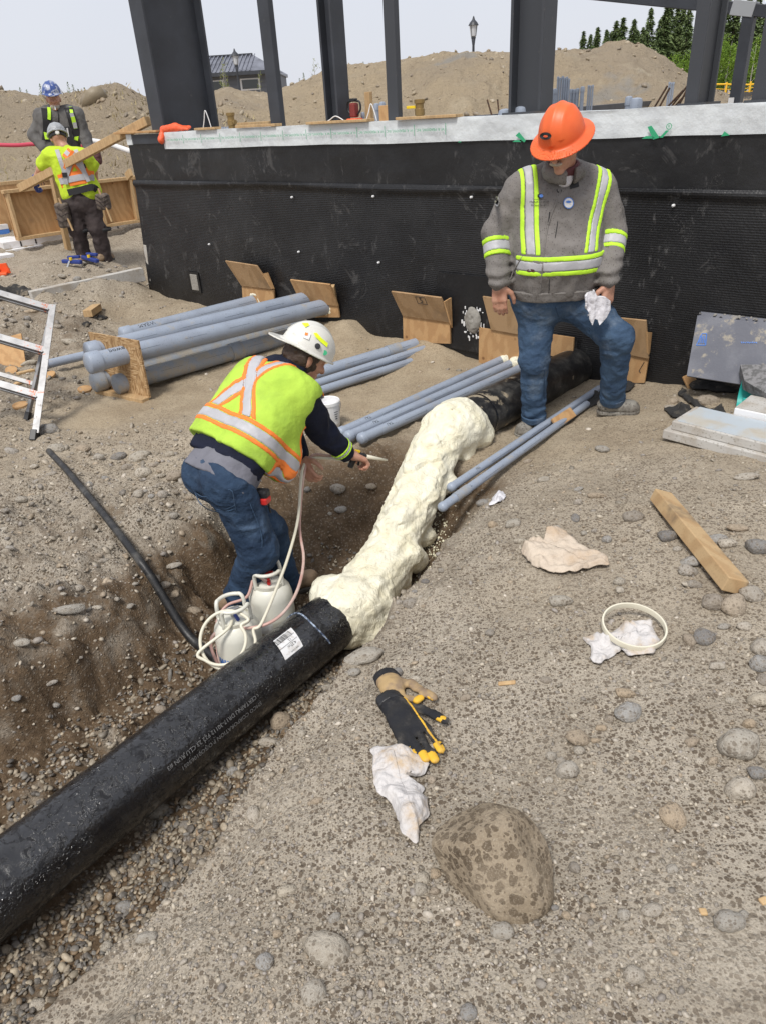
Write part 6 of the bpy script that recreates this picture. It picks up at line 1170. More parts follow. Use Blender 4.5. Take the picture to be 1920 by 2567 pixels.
lo, hi = bb(bodyL, .2); obj('body', sdf(body1, lo, hi, .0055), M['skin'], mc, smooth=True)
JL = [(V3(1.08, 4.27, 1.37), V3(1.08, 4.22, 1.08), .142, .15, .07), (V3(.94, 4.31, 1.49), V3(1.07, 4.29, 1.535), .082, .075, .06), (V3(1.23, 4.31, 1.48), V3(1.09, 4.29, 1.535), .082, .075, .06), (V3(.965, 4.31, 1.36), V3(.97, 4.27, 1.02), .145, .165, .07), (V3(1.20, 4.31, 1.35), V3(1.18, 4.27, 1.02), .145, .165, .07), (V3(1.0, 4.19, 1.10), V3(1.15, 4.19, 1.10), .135, .135, .08), (shR+V3(.02, 0, 0), shL-V3(.02, 0, 0), .088, .088, .06), (V3(1.0, 4.26, .95), V3(1.15, 4.26, .95), .165, .165, .05)]
AR = [(shR, elR, .092, .078), (elR, wrR+V3(0, .01, .03), .076, .062), (wrR+V3(0, .005, .03), wrR, .052, .047)]; AL = [(shL, elL, .092, .08), (elL, wrL+V3(0, .01, .03), .078, .062), (wrL+V3(0, .005, .03), wrL, .052, .047)]
def jk0(P):
    d = caps(P, JL, .07); d = smax(d, (.895-P[..., 2]), .03); d = smin(d, caps(P, AR, .025), .03); return smin(d, caps(P, AL, .025), .03)
def jk(P):
    d = jk0(P); m = np.abs(d) < .06
    if m.any():
        Q = P[m]; low = sstep(1.05, .92, Q[:, 2]); arm = (np.minimum(cap(Q, *AR[1]), cap(Q, *AL[1])) < .03)*1.
        w_ = .013*(np.abs(fbm((Q+.25*Q[:, [2, 2, 0]])*f32([8, 8, 4.5]), 3))*2-.5)+.006*np.sin(Q[:, 2]*95+4*fbm(Q*6, 2))*arm*sstep(1.16, 1.02, Q[:, 2])+.006*low*np.sin(Q[:, 0]*60+3*fbm(Q*5, 2))
        w_ += -.006*np.exp(-((Q[:, 0]-1.085+.06*(1.2-Q[:, 2]))/.004)**2)*(Q[:, 1] < 4.25)*0
        d[m] += w_
    return d
lo, hi = bb(JL+AR+AL, .03); lo[2] = .86; jo = obj('jacket', sdf(jk, lo, hi, .0065), M['fleece'], mc, smooth=True)
obj('hem_band', sdf(lambda P: rough(P, np.maximum(np.abs(caps(P, JL, .07)+.004)-.012, np.abs(P[..., 2]-.905)-.028), .006, 24), lo-.02, hi, .0075), M['fleece'], mc, smooth=True)
def torus(P, c, f, r, u, R_, t_, ry=1.): q = local(P, c, f, r, u); return np.hypot(np.hypot(q[..., 0], q[..., 1]/ry)-R_, q[..., 2]*.62)-t_
CF = hframe((0, -1, -.35)); cc = V3(1.075, 4.215, 1.545)
def collar(P): q = local(P, cc, *CF); d = torus(P, cc, *CF, .085, .024, 1.05); gap = np.maximum(np.abs(q[..., 1]+.02)-.022, -q[..., 0]+.04); return rough(P, np.maximum(d, -gap), .008, 25)
obj('collar', sdf(collar, cc-.16, cc+.16, .006), M['fleece'], mc, smooth=True); obj('inner_collar', sdf(lambda P: rough(P, torus(P, cc+V3(0, .0, .018), *CF, .070, .016), .005, 30), cc-.16, cc+.16, .006), M['maroon'], mc, smooth=True)
obj('undershirt', sdf(lambda P: rough(P, ellp(P-(cc+V3(0, -.045, -.03)).astype(f32), (.045, .03, .05)), .004, 30), cc-.16, cc+.12, .006), M['rag_white'], mc, smooth=True); obj('shirt_tail', sdf(lambda P: rough(P, np.maximum(np.abs(caps(P, JL, .07)+.02)-.006, np.maximum(np.abs(P[..., 2]-.875)-.022, np.abs(P[..., 0]-1.0)-.075)), .003, 30), V3(.85, 3.95, .82), V3(1.2, 4.5, .93), .006), M['rag_white'], mc, smooth=True)
front = lambda P: P[..., 1]-4.34
def tors(P): return smax(caps(P, JL, .07), (.895-P[..., 2]), .03)
def brace(xt, xb, a, b): return lambda P: (lambda xc: np.maximum(np.maximum(np.maximum(np.abs(P[..., 0]-xc-(a+b)/2)-(b-a)/2, front(P)), 1.14-P[..., 2]), 0*xc-1))(xb+(xt-xb)*(P[..., 2]-1.10)/.40)
jks = lambda P: jk(P)
lo2, hi2 = V3(.6, 3.9, .86), V3(1.6, 4.6, 1.62)
for xt, xb in ((.895, .895), (1.31, 1.205)):
    for a, b, mm, nm in ((-.045, -.022, 'lime_tape', 'lime_tape'), (-.021, .021, 'silver_tape', 'silver_tape'), (.022, .045, 'lime_tape', 'lime_tape')): obj(nm, sdf(shell(jks, brace(xt, xb, a, b)), lo2, hi2, .0065), M[mm], jo, smooth=True)
def belt(z0, z1): return lambda P: np.maximum(np.abs(P[..., 2]-(z0+z1)/2-.10*(np.abs(P[..., 0]-1.07)-.1)*0)-(z1-z0)/2, np.minimum(np.maximum(.83-P[..., 0], -1), 0)+np.maximum(np.abs(P[..., 0]-1.075)-.262, 0))
for a, b, mm in ((1.030, 1.056, 'lime_tape'), (1.057, 1.107, 'silver_tape'), (1.108, 1.134, 'lime_tape')):
    obj(mm, sdf(shell(lambda P: np.maximum(jk(P), -(np.minimum(caps(P, AR, .025), caps(P, AL, .025))-.006)) if False else rough(P, tors(P)-.004, .004, 14), belt(a, b)), lo2, hi2, .0065), M[mm], jo, smooth=True)
for A_, e_, w_ in ((AR, elR, wrR), (AL, elL, wrL)):
    ax = nrm(w_-e_); arm_d = lambda P, A_=A_: rough(P, caps(P, A_, .025)-.005, .005, 16)
    for a, b, mm in ((.045, .069, 'lime_tape'), (.070, .120, 'silver_tape'), (.121, .145, 'lime_tape')):
        obj(mm, sdf(shell(arm_d, lambda P, e_=e_, ax=ax, a=a, b=b: np.abs((P-e_.astype(f32))@ax.astype(f32)-(a+b)/2)-(b-a)/2), np.minimum(e_, w_)-.12, np.maximum(e_, w_)+.12, .0065), M[mm], jo, smooth=True)
# placket, pocket welts, patches
def jfront(u, v, lift=.004):
    d = ray(u, v); ts = np.linspace(3.6, 4.9, 500); P = (CAMP+d*ts[:, None]).astype(f32); k = np.argmax(jk(P) < 0); return CAMP+d*ts[k]-nrm(d)*lift
zj = lambda x, y: (1180+x*.266, 220+y*.266)
def jline(pts, r, m, nm): obj(nm, tubeg([jfront(*zj(*p), .003) for p in pts], r, 6), M[m], jo)
jline([(820, 960), (800, 1080), (755, 1200), (722, 1300), (705, 1400), (690, 1520), (672, 1700), (655, 1850), (645, 1960)], .0042, 'fleece', 'placket'); jline([(850, 960), (810, 1300), (745, 1700), (730, 1950)], .002, 'dark_tape', 'seam'); jline([(740, 1170), (728, 1270)], .0035, 'dark_tape', 'zip'); jline([(810, 960), (820, 990)], .004, 'dark_tape', 'zip')
jline([(530, 1520), (470, 1610), (400, 1720), (370, 1800)], .0035, 'fleece', 'pocket_welt'); jline([(960, 1530), (1010, 1650), (1060, 1760)], .0035, 'fleece', 'pocket_welt')
def jpatch(c, rx, ry, m, nm, lift=.005, n=14):
    lift = lift*2.2
    ring_ = [jfront(*zj(c[0]+rx*math.cos(a), c[1]+ry*math.sin(a)), lift) for a in np.linspace(0, 2*math.pi, n, endpoint=False)]; cen = jfront(*zj(*c), lift); obj(nm, (np.array(ring_+[cen]), [[i, (i+1) % n, n] for i in range(n)]), M[m], jo)
jpatch((918, 1086), 50, 54, 'print_blue', 'round_patch'); jpatch((918, 1086), 42, 46, 'sticker_white', 'round_patch', .006); jpatch((918, 1075), 25, 12, 'print_blue', 'patch_emblem', .007); jpatch((242, 1070), 22, 48, 'sticker_white', 'sleeve_patch'); jpatch((242, 1070), 14, 32, 'print_black', 'sleeve_patch', .006); jpatch((650, 1018), 27, 22, 'print_black', 'logo', .005); jpatch((660, 1018), 18, 16, 'print_blue', 'logo', .006); jpatch((560, 1725), 38, 16, 'maroon', 'brand_tab', .005)
def jtext(s, c, sz):
    v, f = textg(s, sz); o = [jfront(*zj(c[0]+x, c[1]-y), .010) for x, y in v[:, :2]]; obj('print', (np.array(o), f), M['print_black'], jo)
jtext('MANF-43 PLEI', (640, 1078), 30); jtext('Michael Burke', (636, 1106), 26); jtext('Canadian Rockies', (645, 1050), 18)
pk = [jfront(*zj(*p), .006) for p in ((928, 908), (1010, 885), (1018, 930), (934, 955))]; obj('velcro_tab', (np.array(pk), [[0, 1, 2, 3]]), M['dark_tape'], jo)
# jeans, shoes
NL = [(V3(1.0, 4.30, .92), V3(1.16, 4.30, .92), .165, .165, .06), (V3(1.0, 4.3, .88), hipL, .16, .14, .06), (hipR, knR, .120, .086), (knR, anR+V3(0, 0, .02), .084, .070), (hipL, knL, .122, .090), (knL, anL, .088, .072)]
def jean(P):
    d = caps(P, NL, .045); d = smax(d, P[..., 2]-.965, .02); m = np.abs(d) < .05
    if m.any():
        Q = P[m]; d[m] += .011*(np.abs(fbm(Q*f32([8, 8, 13]), 3))*2-.55)+.004*np.sin(Q[:, 2]*62+9*fbm(Q*7, 2))*(sstep(.22, .08, np.abs(Q[:, 2]-.14)))
    return d
lo, hi = bb(NL, .03); lo[2] = .04; hi[2] = 1.0; jn_ = obj('jeans', sdf(jean, lo, hi, .0065), M['denim'], mc, smooth=True)
for an, kn in ((anR, knR), (anL, knL)):
    ax = nrm(an-kn); obj('jean_hem', sdf(lambda P: np.maximum(np.abs(caps(P, [(kn, an+ax*.03, .092, .070)], .02))-.008, np.abs((P-(an+ax*.005).astype(f32))@ax.astype(f32))-.022), an-.12, an+.12, .006), M['denim'], jn_, smooth=True)
zk = lambda x, y: (1180+x*.2781, 660+y*.2781)
def jeanp(x, y, lift=.003):
    d = ray(*zk(x, y)); ts = np.linspace(3.6, 4.9, 500); P = (CAMP+d*ts[:, None]).astype(f32); k = np.argmax(jean(P) < 0); return CAMP+d*ts[k]-nrm(d)*lift
for pl_ in ([(735, 320), (760, 400), (785, 480)], [(350, 270), (400, 300), (460, 310)], [(980, 530), (1060, 600), (1100, 690)], [(660, 960), (655, 1150), (668, 1290)]): obj('seam', tubeg([jeanp(*p) for p in pl_], .0022, 5), M['denim_dark'], jn_)
def shoe(heel, toe, z, m, parent, w_=.048, hgt=.075, ankle=None):
    heel = np.asarray(heel, float); toe = np.asarray(toe, float); ax = nrm(toe-heel); s_ = nrm(np.cross(ax, Z3)); L_ = [(heel+V3(0, 0, hgt*.62), heel+ax*.09+V3(0, 0, hgt*.60), w_*.86, w_*.9), (heel+ax*.09+V3(0, 0, hgt*.55), toe-ax*.05+V3(0, 0, hgt*.36), w_*.9, w_*.94), (toe-ax*.06+s_*.012+V3(0, 0, hgt*.36), toe-ax*.06-s_*.012+V3(0, 0, hgt*.36), w_*.8, w_*.8)]
    if ankle is not None: L_.append((heel+ax*.03+V3(0, 0, hgt*.7), ankle, w_*.85, w_*1.0))
    zb = min(heel[2], toe[2])
    def fn(P): d = caps(P, L_, .03); t = ((P-heel.astype(f32))@ax.astype(f32))/np.linalg.norm(toe-heel); zz = heel[2]+(toe[2]-heel[2])*np.clip(t, 0, 1); d = smax(d, zz+.014-P[..., 2], .01); return rough(P, d, .006, 26)
    lo, hi = bb(L_, .03); sh = obj('shoe', sdf(fn, lo, hi, .0055), M[m], parent, smooth=True)
    def sole(P): t = ((P-heel.astype(f32))@ax.astype(f32))/np.linalg.norm(toe-heel); zz = heel[2]+(toe[2]-heel[2])*np.clip(t, 0, 1); Q = np.array(P); Q[..., 2] = Q[..., 2]*0+zz+hgt*.4; return np.maximum(caps(Q, [(a+(zz.mean()*0), b, c+.003, e+.003) for a, b, c, e in L_[:3]], .03), np.abs(P[..., 2]-zz-.008)-.013)
    obj('sole', sdf(sole, lo-.02, hi, .0055), M['sole'] if m == 'boot' else M[m], sh, smooth=True)
shoe(V3(1.035, 4.375, -.005), V3(.895, 4.235, -.005), 0, 'shoe', mc, .050, .085, anR+V3(0, 0, .02)); shoe(V3(1.45, 4.30, .105), V3(1.655, 4.22, .125), 0, 'shoe', mc, .050, .085, anL+V3(0, 0, .0))
# hat and face details
hc = HC1+HF[2]*.045+HF[0]*-.012; hat = obj('hard_hat', sdf(lambda P: hatd(P, hc, *HF, cr=(.134, .114, .152), brim=(.185, .160)), hc-.25, hc+.25, .0045), M['hat_orange'], mc, smooth=True)
def hatpt(u, v, lift=.002):
    d = ray(u, v); ts = np.linspace(3.5, 4.8, 900); P = (CAMP+d*ts[:, None]).astype(f32); k = np.argmax(hatd(P, hc, *HF, cr=(.134, .114, .152), brim=(.185, .160)) < 0); return CAMP+d*ts[k]-nrm(d)*lift
def hdecal(c, rx, ry, m, nm, lift, n=18): r_ = [hatpt(*zj(c[0]+rx*math.cos(a), c[1]+ry*math.sin(a)), lift) for a in np.linspace(0, 6.2832, n, endpoint=False)]; obj(nm, (np.array(r_+[hatpt(*zj(*c), lift)]), [[i, (i+1) % n, n] for i in range(n)]), M[m], hat)
hdecal((700, 455), 56, 36, 'print_black', 'decal', .016); hdecal((700, 458), 22, 11, 'orange_rubber', 'decal_emblem', .019)
obj('moustache', sdf(lambda P: (lambda q: rough(P, ellp(q-f32([.098, 0, -.043]), (.014, .034, .012)), .006, 90))(local(P, HC1, *HF)), HC1-.2, HC1+.2, .004), M['grey_hair'], mc, smooth=True)
def hp(x, y, z): return HC1+HF[0]*x+HF[1]*y+HF[2]*z
gl = []
for s_ in (-1, 1): obj('spectacle_rim', tubeg([hp(.106, s_*(.033+.021*math.cos(a)), .012+.016*math.sin(a)) for a in np.linspace(0, 6.2832, 16)], .0017, 5, False), M['steel_bright'], mc); obj('spectacle_arm', tubeg([hp(.106, s_*.054, .02), hp(.06, s_*.079, .018), hp(-.01, s_*.083, .012)], .0016, 5), M['steel_bright'], mc)
obj('spectacle_bridge', tubeg([hp(.107, -.012, .016), hp(.111, 0, .019), hp(.107, .012, .016)], .0017, 5), M['steel_bright'], mc)
obj('hair', sdf(lambda P: (lambda q: rough(P, np.maximum(ellp(q-f32([-.022, 0, .02]), (.098, .083, .09)), np.maximum(q[..., 0]-.02, -q[..., 2]-.06)), .005, 70))(local(P, HC1, *HF)), HC1-.18, HC1+.18, .006), M['grey_hair'], mc, smooth=True)
# white rag in his hand
def vsheet(name, label, cat, px, y, amp, m, n=60, seed=0.):
    W = np.array([aty(u, v, y) for u, v in px]); pol = W[:, [0, 2]]; lo, hi = pol.min(0), pol.max(0); X, Zg = np.meshgrid(np.linspace(lo[0], hi[0], n), np.linspace(lo[1], hi[1], n), indexing='ij'); pts = np.stack([X.ravel(), Zg.ravel()], -1); ins = np.zeros(len(pts), bool); dist = np.full(len(pts), 9.); near = pts.copy()
    for i in range(len(pol)):
        a, b = pol[i], pol[(i+1) % len(pol)]; c = ((a[1] > pts[:, 1]) != (b[1] > pts[:, 1])); ins ^= c & (pts[:, 0] < (b[0]-a[0])*(pts[:, 1]-a[1])/(b[1]-a[1]+1e-12)+a[0]); ab = b-a; t = np.clip(((pts-a)@ab)/(ab@ab+1e-12), 0, 1); q = a+t[:, None]*ab; dd = np.linalg.norm(pts-q, axis=1); u_ = dd < dist; dist = np.where(u_, dd, dist); near[u_] = q[u_]
    cell = max(hi-lo)/n; snap = (~ins) & (dist < cell*1.05); P2 = np.where(snap[:, None], near, pts); ok = ins | snap
    f1 = fbm2(P2[:, 0], P2[:, 1]*.5, 22, 3, .5, seed); f2 = np.sin(P2[:, 0]*95+4*f1); yy = y+amp*(.6*f1+.5*f2)-.02*np.abs(f1)
    gi = np.arange(n*n).reshape(n, n); q = np.stack([gi[:-1, :-1], gi[1:, :-1], gi[1:, 1:], gi[:-1, 1:]], -1).reshape(-1, 4); q = q[ok[q].all(1)]; used = np.unique(q); mp = -np.ones(n*n, int); mp[used] = np.arange(len(used))
    o = obj(name, (np.stack([P2[used, 0], yy[used], P2[used, 1]], -1), mp[q]), M[m], None, smooth=True); sm = o.modifiers.new('solid', 'SOLIDIFY'); sm.thickness = .012; tag(o, label, cat)
vsheet('rag', 'clean white rag hanging from the standing man\'s hand', 'rag', [zk(1025, 310), zk(1060, 260), zk(1105, 235), zk(1130, 290), zk(1165, 300), zk(1215, 305), zk(1255, 340), zk(1260, 420), zk(1215, 490), zk(1150, 555), zk(1140, 510), zk(1110, 500), zk(1090, 555), zk(1065, 510), zk(1060, 450), zk(1030, 390), zk(1045, 350)], 3.985, .012, 'rag_white')
# ================================================= 2. worker bending with the spray gun
wc = thing('person', 'worker in lime vest and white backward hard hat bending to spray foam', 'person', (-.7, 3.2, -.43))
rt = nrm(V3(.66, -.75, 0)); hipc, shc = V3(-.755, 3.06, .415), V3(-.475, 3.345, .735); ta = nrm(shc-hipc); rt = nrm(rt-ta*np.dot(rt, ta)); db = nrm(np.cross(rt, ta)); db = db if db[2] > 0 else -db
SR, SL = shc+rt*.165, shc-rt*.165; ER, WR = V3(-.275, 3.38, .47), V3(-.165, 3.455, .31); EL, WL = V3(-.48, 3.57, .45), V3(-.415, 3.475, .30)
HR, HL = hipc+rt*.085, hipc-rt*.085; KR, AR_ = V3(-.615, 3.0, .03), V3(-.795, 3.13, -.35); KL, AL_ = V3(-.60, 3.24, .02), V3(-.555, 3.295, -.36)
HF2 = hframe((.72, .30, -.55)); HC2 = V3(-.325, 3.40, .855)
hR2 = hand(WR+V3(.005, .005, 0), (.75, .3, -.5), (-.1, -.2, -1), (.2, .9, .3), 1.15, 1.06); hL2 = hand(WL, (.25, -.35, -.5), (.6, .5, -.3), (.5, .2, .8), .7, 1.06)
bL = [(shc, HC2-HF2[2]*.05, .06, .055), (hipc, shc, .12, .12), (SR, SL, .06, .06), (SR, ER, .05, .043), (ER, WR, .04, .03), (SL, EL, .05, .043), (EL, WL, .04, .03), (HR, KR, .075, .055), (KR, AR_, .05, .04), (HL, KL, .075, .055), (KL, AL_, .05, .04)]
def body2(P): return np.minimum(smin(caps(P, bL, .03), headd(P, HC2, *HF2), .02), np.minimum(caps(P, hR2, .006), caps(P, hL2, .006)))
lo, hi = bb(bL, .2); obj('body', sdf(body2, lo, hi, .006), M['skin'], wc, smooth=True)
TL_ = [(hipc+rt*.06+ta*.06, shc+rt*.085-ta*.03, .128, .135, .06), (hipc-rt*.105+ta*.06+db*.015, shc-rt*.105-ta*.03, .132, .138, .06), (SR-rt*.03, SL+rt*.03, .09, .09, .06)]
A2 = [(SR, ER, .083, .070), (ER, WR-nrm(WR-ER)*.02, .070, .049)]; A3 = [(SL, EL, .083, .070), (EL, WL-nrm(WL-EL)*.02, .070, .049)]
def T0(P): return (P-hipc.astype(f32))@ta.astype(f32)
def LT(P): return (P-hipc.astype(f32))@rt.astype(f32)
def DB(P): return (P-hipc.astype(f32))@db.astype(f32)
def tor2(P): return caps(P, TL_, .06)
def hood0(P): return smin(smin(tor2(P), caps(P, A2, .025), .03), caps(P, A3, .025), .03)
def hoodie(P):
    d = smax(hood0(P), .062-T0(P), .02); m = np.abs(d) < .05
    if m.any(): Q = P[m]; d[m] += .010*(np.abs(fbm(Q*f32([9, 9, 9]), 3))*2-.55)
    return d
lo, hi = bb(TL_+A2+A3, .03); obj('hoodie', sdf(hoodie, lo, hi, .0065), M['navy'], wc, smooth=True)
hdc = shc+ta*.055+db*.055; obj('hood', sdf(lambda P: folds(P, smin(ellp(local(P, hdc, ta, rt, db), (.095, .125, .05)), cap(P, hdc+rt*.10-db*.02, hdc+rt*.07+ta*.11-db*.06, .045, .04), .04), .012, 9), hdc-.24, hdc+.26, .0065), M['navy'], wc, smooth=True)
obj('shirt', sdf(lambda P: folds(P, np.maximum(caps(P, [(hipc+rt*.065-ta*.02, hipc+rt*.06+ta*.1, .138, .124, .05), (hipc-rt*.065-ta*.02, hipc-rt*.06+ta*.1, .138, .124, .05)], .05)-.002, np.abs(T0(P)-.028)-.055), .008, 10), hipc-.3, hipc+.3, .0065), M['grey_shirt'], wc, smooth=True)
flap = [(hipc+rt*.13+ta*.36-db*.05, hipc+rt*.135+ta*.20-db*.20, .06, .05), (hipc+rt*.10+ta*.18-db*.20, hipc+rt*.13+ta*.27-db*.16, .05, .06)]
def vest0(P):
    d = smin(tor2(P), np.minimum(cap(P, SR, SR+(ER-SR)*.3, .083, .079), cap(P, SL, SL+(EL-SL)*.3, .083, .079)), .03)-.017; d = smin(d, cap(P, hipc-rt*.12+ta*.11+db*.02, shc-rt*.10-ta*.1+db*.01, .150, .14), .05); d = smin(d, caps(P, flap, .05)-.002, .06); d = smax(d, .125-T0(P), .012); d = smax(d, T0(P)-.60, .02)
    arm = np.minimum(cap(P, SR+(ER-SR)*.32+rt*.03, ER, .085, .07), cap(P, SL+(EL-SL)*.32-rt*.03, EL, .085, .07))-.012; return smax(d, -arm, .012)
def vest(P):
    d = vest0(P); m = np.abs(d) < .05
    if m.any(): Q = P[m]; d[m] += .010*(np.abs(fbm(Q*f32([10, 10, 4])+5, 3))*2-.55)
    return d
lo, hi = bb(TL_+flap, .05); vo = obj('vest', sdf(vest, lo, hi, .0065), M['hivis'], wc, smooth=True)
def vband(a, b): return lambda P: np.maximum(np.abs(T0(P)-(a+b)/2-.35*np.maximum(LT(P)-.05, 0)*0)-(b-a)/2, .0*P[..., 0]-1)
for a, b, mm in ((.185, .206, 'orange_tape'), (.207, .257, 'silver_tape'), (.258, .279, 'orange_tape')): obj(mm, sdf(shell(vest, vband(a, b)), lo, hi, .0065), M[mm], vo, smooth=True)
def diag(sg, a, b):
    def fn(P):
        t = T0(P)-.455; l = LT(P); c_, s_ = math.cos(.56), math.sin(.56); cr_ = l*c_+sg*t*s_; return np.maximum(np.maximum(np.abs(cr_-(a+b)/2)-(b-a)/2, .280-T0(P)), -.01-DB(P))
    return fn
for sg in (-1, 1):
    for a, b, mm, o_ in ((-.046, -.026, 'orange_tape', .0045), (-.025, .025, 'silver_tape', .0045+.002*(sg > 0)), (.026, .046, 'orange_tape', .0045)): obj(mm, sdf(shell(vest, diag(sg, a, b), o_), lo, hi, .0065), M[mm], vo, smooth=True)
fr_ = lambda a, b: (lambda P: np.maximum(np.abs(LT(P)-.155+.0*P[..., 0]-(a+b)/2)-(b-a)/2, np.maximum(DB(P)+.08, .05-T0(P))))
for a, b, mm in ((-.03, -.012, 'orange_tape'), (-.011, .019, 'silver_tape'), (.02, .038, 'orange_tape')): obj(mm, sdf(shell(vest, fr_(a, b)), lo, hi, .0065), M[mm], vo, smooth=True)
ax = nrm(WR-ER)
for a, b, mm in ((.135, .145, 'lime_tape'), (.146, .158, 'silver_tape'), (.159, .169, 'lime_tape')): obj(mm, sdf(shell(lambda P: caps(P, A2, .025)-.004, lambda P, a=a, b=b: np.abs((P-ER.astype(f32))@ax.astype(f32)-(a+b)/2)-(b-a)/2), np.minimum(ER, WR)-.1, np.maximum(ER, WR)+.1, .0055), M[mm], wc, smooth=True)
JN2 = [(HR+ta*.0, HL+ta*.0, .122, .122, .05), (hipc+ta*.03+rt*.05, hipc+ta*.03-rt*.05, .118, .118, .05), (HR, KR, .112, .092), (KR, AR_, .091, .079), (HL, KL, .110, .087), (KL, AL_, .086, .076)]
def jean2(P):
    d = caps(P, JN2, .045); d = smax(d, T0(P)-.025, .02); m = np.abs(d) < .05
    if m.any(): Q = P[m]; d[m] += .012*(np.abs(fbm(Q*f32([8, 8, 12])+3, 3))*2-.55)+.006*np.sin(Q[:, 2]*75+5*fbm(Q*5, 2))*sstep(-.1, -.32, Q[:, 2])
    return d
lo, hi = bb(JN2, .03); j2 = obj('jeans', sdf(jean2, lo, hi, .0065), M['denim_dark'], wc, smooth=True)
z4b = lambda x, y: (420+x*.2902, 1150+y*.2902)
def j2p(x, y, lift=.003):
    d = ray(*z4b(x, y)); ts = np.linspace(2.6, 4.4, 700); P = (CAMP+d*ts[:, None]).astype(f32); k = np.argmax(jean2(P) < 0); return CAMP+d*ts[k]-nrm(d)*lift
for pl_ in ([(240, 290), (330, 330), (540, 265), (580, 380), (600, 460)], [(640, 190), (720, 400), (800, 600), (820, 760), (770, 1000)], [(240, 290), (300, 400), (430, 460), (600, 460)], [(430, 440), (520, 430), (590, 400)], [(430, 455), (530, 450), (600, 425)]): obj('seam', tubeg(bez([j2p(*p) for p in pl_], 4), .002, 5), M['denim'], j2)
shoe(V3(-.875, 3.155, -.445), V3(-.65, 3.06, -.445), 0, 'boot', wc, .050, .11, AR_); shoe(V3(-.615, 3.255, -.44), V3(-.385, 3.38, -.43), 0, 'boot', wc, .050, .11, AL_)
hc2 = HC2+HF2[2]*.04-HF2[0]*.012; ht = obj('hard_hat', sdf(lambda P: hatd(P, hc2, *HF2, cr=(.134, .114, .135), full=False, visor=-1., ridge=.004), hc2-.28, hc2+.28, .0045), M['hat_white'], wc, smooth=True)
def h2p(u, v, lift=.002):
    d = ray(u, v); ts = np.linspace(2.8, 4.4, 900); P = (CAMP+d*ts[:, None]).astype(f32); k = np.argmax(hatd(P, hc2, *HF2, cr=(.134, .114, .135), full=False, visor=-1., ridge=.004) < 0); return CAMP+d*ts[k]-nrm(d)*lift
z3b = lambda x, y: (420+x*.3507, 820+y*.3507)
def h2q(pts, m, nm, l=.008): obj(nm, (np.array([h2p(*z3b(*p), l) for p in pts]), [list(range(len(pts)))]), M[m], ht)
hq = proj(hc2+HF2[2]*.06); dx, dy = (hq[0]-z3b(985, 190)[0])/.3507, (hq[1]-z3b(985, 190)[1])/.3507; sh_ = lambda L_: [(x+dx, y+dy) for x, y in L_]
h2q(sh_([(988, 150), (1010, 148), (1050, 190), (1092, 225), (1085, 252), (1040, 215), (1005, 180)]), 'sticker_yellow', 'sticker'); h2q(sh_([(905, 78), (950, 78), (958, 95), (930, 108)]), 'sticker_yellow', 'sticker'); h2q(sh_([(920, 138), (970, 155), (955, 200), (910, 180)]), 'sticker_white', 'sticker'); h2q(sh_([(928, 145), (950, 150), (945, 168), (925, 165)]), 'orange_tape', 'sticker_print', .010)
kp = h2p(*z3b(1017+dx, 245+dy), .004); obj('ratchet_knob', lathe(kp, nrm(CAMP-kp), [(0, .008), (.012, .007), (.014, 0)], 14), M['black_plastic'], ht); kp = h2p(*z3b(1068+dx, 292+dy), .003); obj('sticker', lathe(kp, nrm(CAMP-kp), [(0, .002), (.012, .0015)], 16), M['print_green'], ht)
obj('hair', sdf(lambda P: (lambda q: rough(P, np.maximum(ellp(q-f32([-.022, 0, .01]), (.1, .086, .1)), np.maximum(q[..., 0]-.045, -q[..., 2]-.085)), .012, 50))(local(P, HC2, *HF2)), HC2-.18, HC2+.18, .006), M['hair'], wc, smooth=True)
tpp = j2p(810, 320, -.0); tm = thing('tape_measure', 'red and black tape measure clipped to the sprayer\'s belt', 'tape measure', tpp-V3(0, 0, .04)); tdx = nrm(V3(.9, -.4, .1)); tdy = nrm(np.cross(Z3, tdx)); vw = nrm(CAMP-tpp); obj('case', boxg(tpp+vw*.02+V3(0, 0, .012), tdx, tdy, Z3, .085, .05, .045), M['black_plastic'], tm, bevel=.012); obj('red_side', boxg(tpp+vw*.024-V3(0, 0, .022), tdx, tdy, Z3, .080, .052, .035), M['red_plastic'], tm, bevel=.008); obj('strap', tubeg([tpp+tdx*.03, tpp+tdx*.04-V3(0, 0, .09)], .005, 6), M['black_plastic'], tm); obj('clip', tubeg([tpp-tdx*.035+V3(0, 0, .03), tpp-tdx*.04+V3(0, 0, .065)], .004, 6), M['brass'], tm)
# ================================================= 3. worker in yellow shirt, seen from behind
Y3_ = 9.35; w3 = lambda x, y, dy=0.: aty(*f5(x, y), Y3_+dy); t3 = thing('person', 'worker in yellow safety shirt and harness seen from behind, lifting lumber', 'person', (-3.3, 9.35, .44))
sl3, sr3 = w3(560, 900), w3(890, 920); el3, hl3 = w3(440, 1040, .1), w3(380, 1150, .2); er3, hr3 = w3(1000, 1070, .12), w3(1030, 1210, .25); hp3 = w3(890, 1320); nk = w3(690, 810); hd3 = w3(628, 715, .04)
hll, hrr = w3(800, 1400), w3(960, 1390); kl, kr = w3(830, 1680, -.05), w3(1050, 1680, -.05); al, ar = w3(905, 1950), w3(1125, 1990)
hands3 = hand(hl3, (-.3, .3, -.8), (.8, .3, 0), (.2, .8, .4), .9, 1.1)+hand(hr3, (.05, .4, -.9), (-.8, .3, 0), (-.3, .9, .2), .5, 1.1)
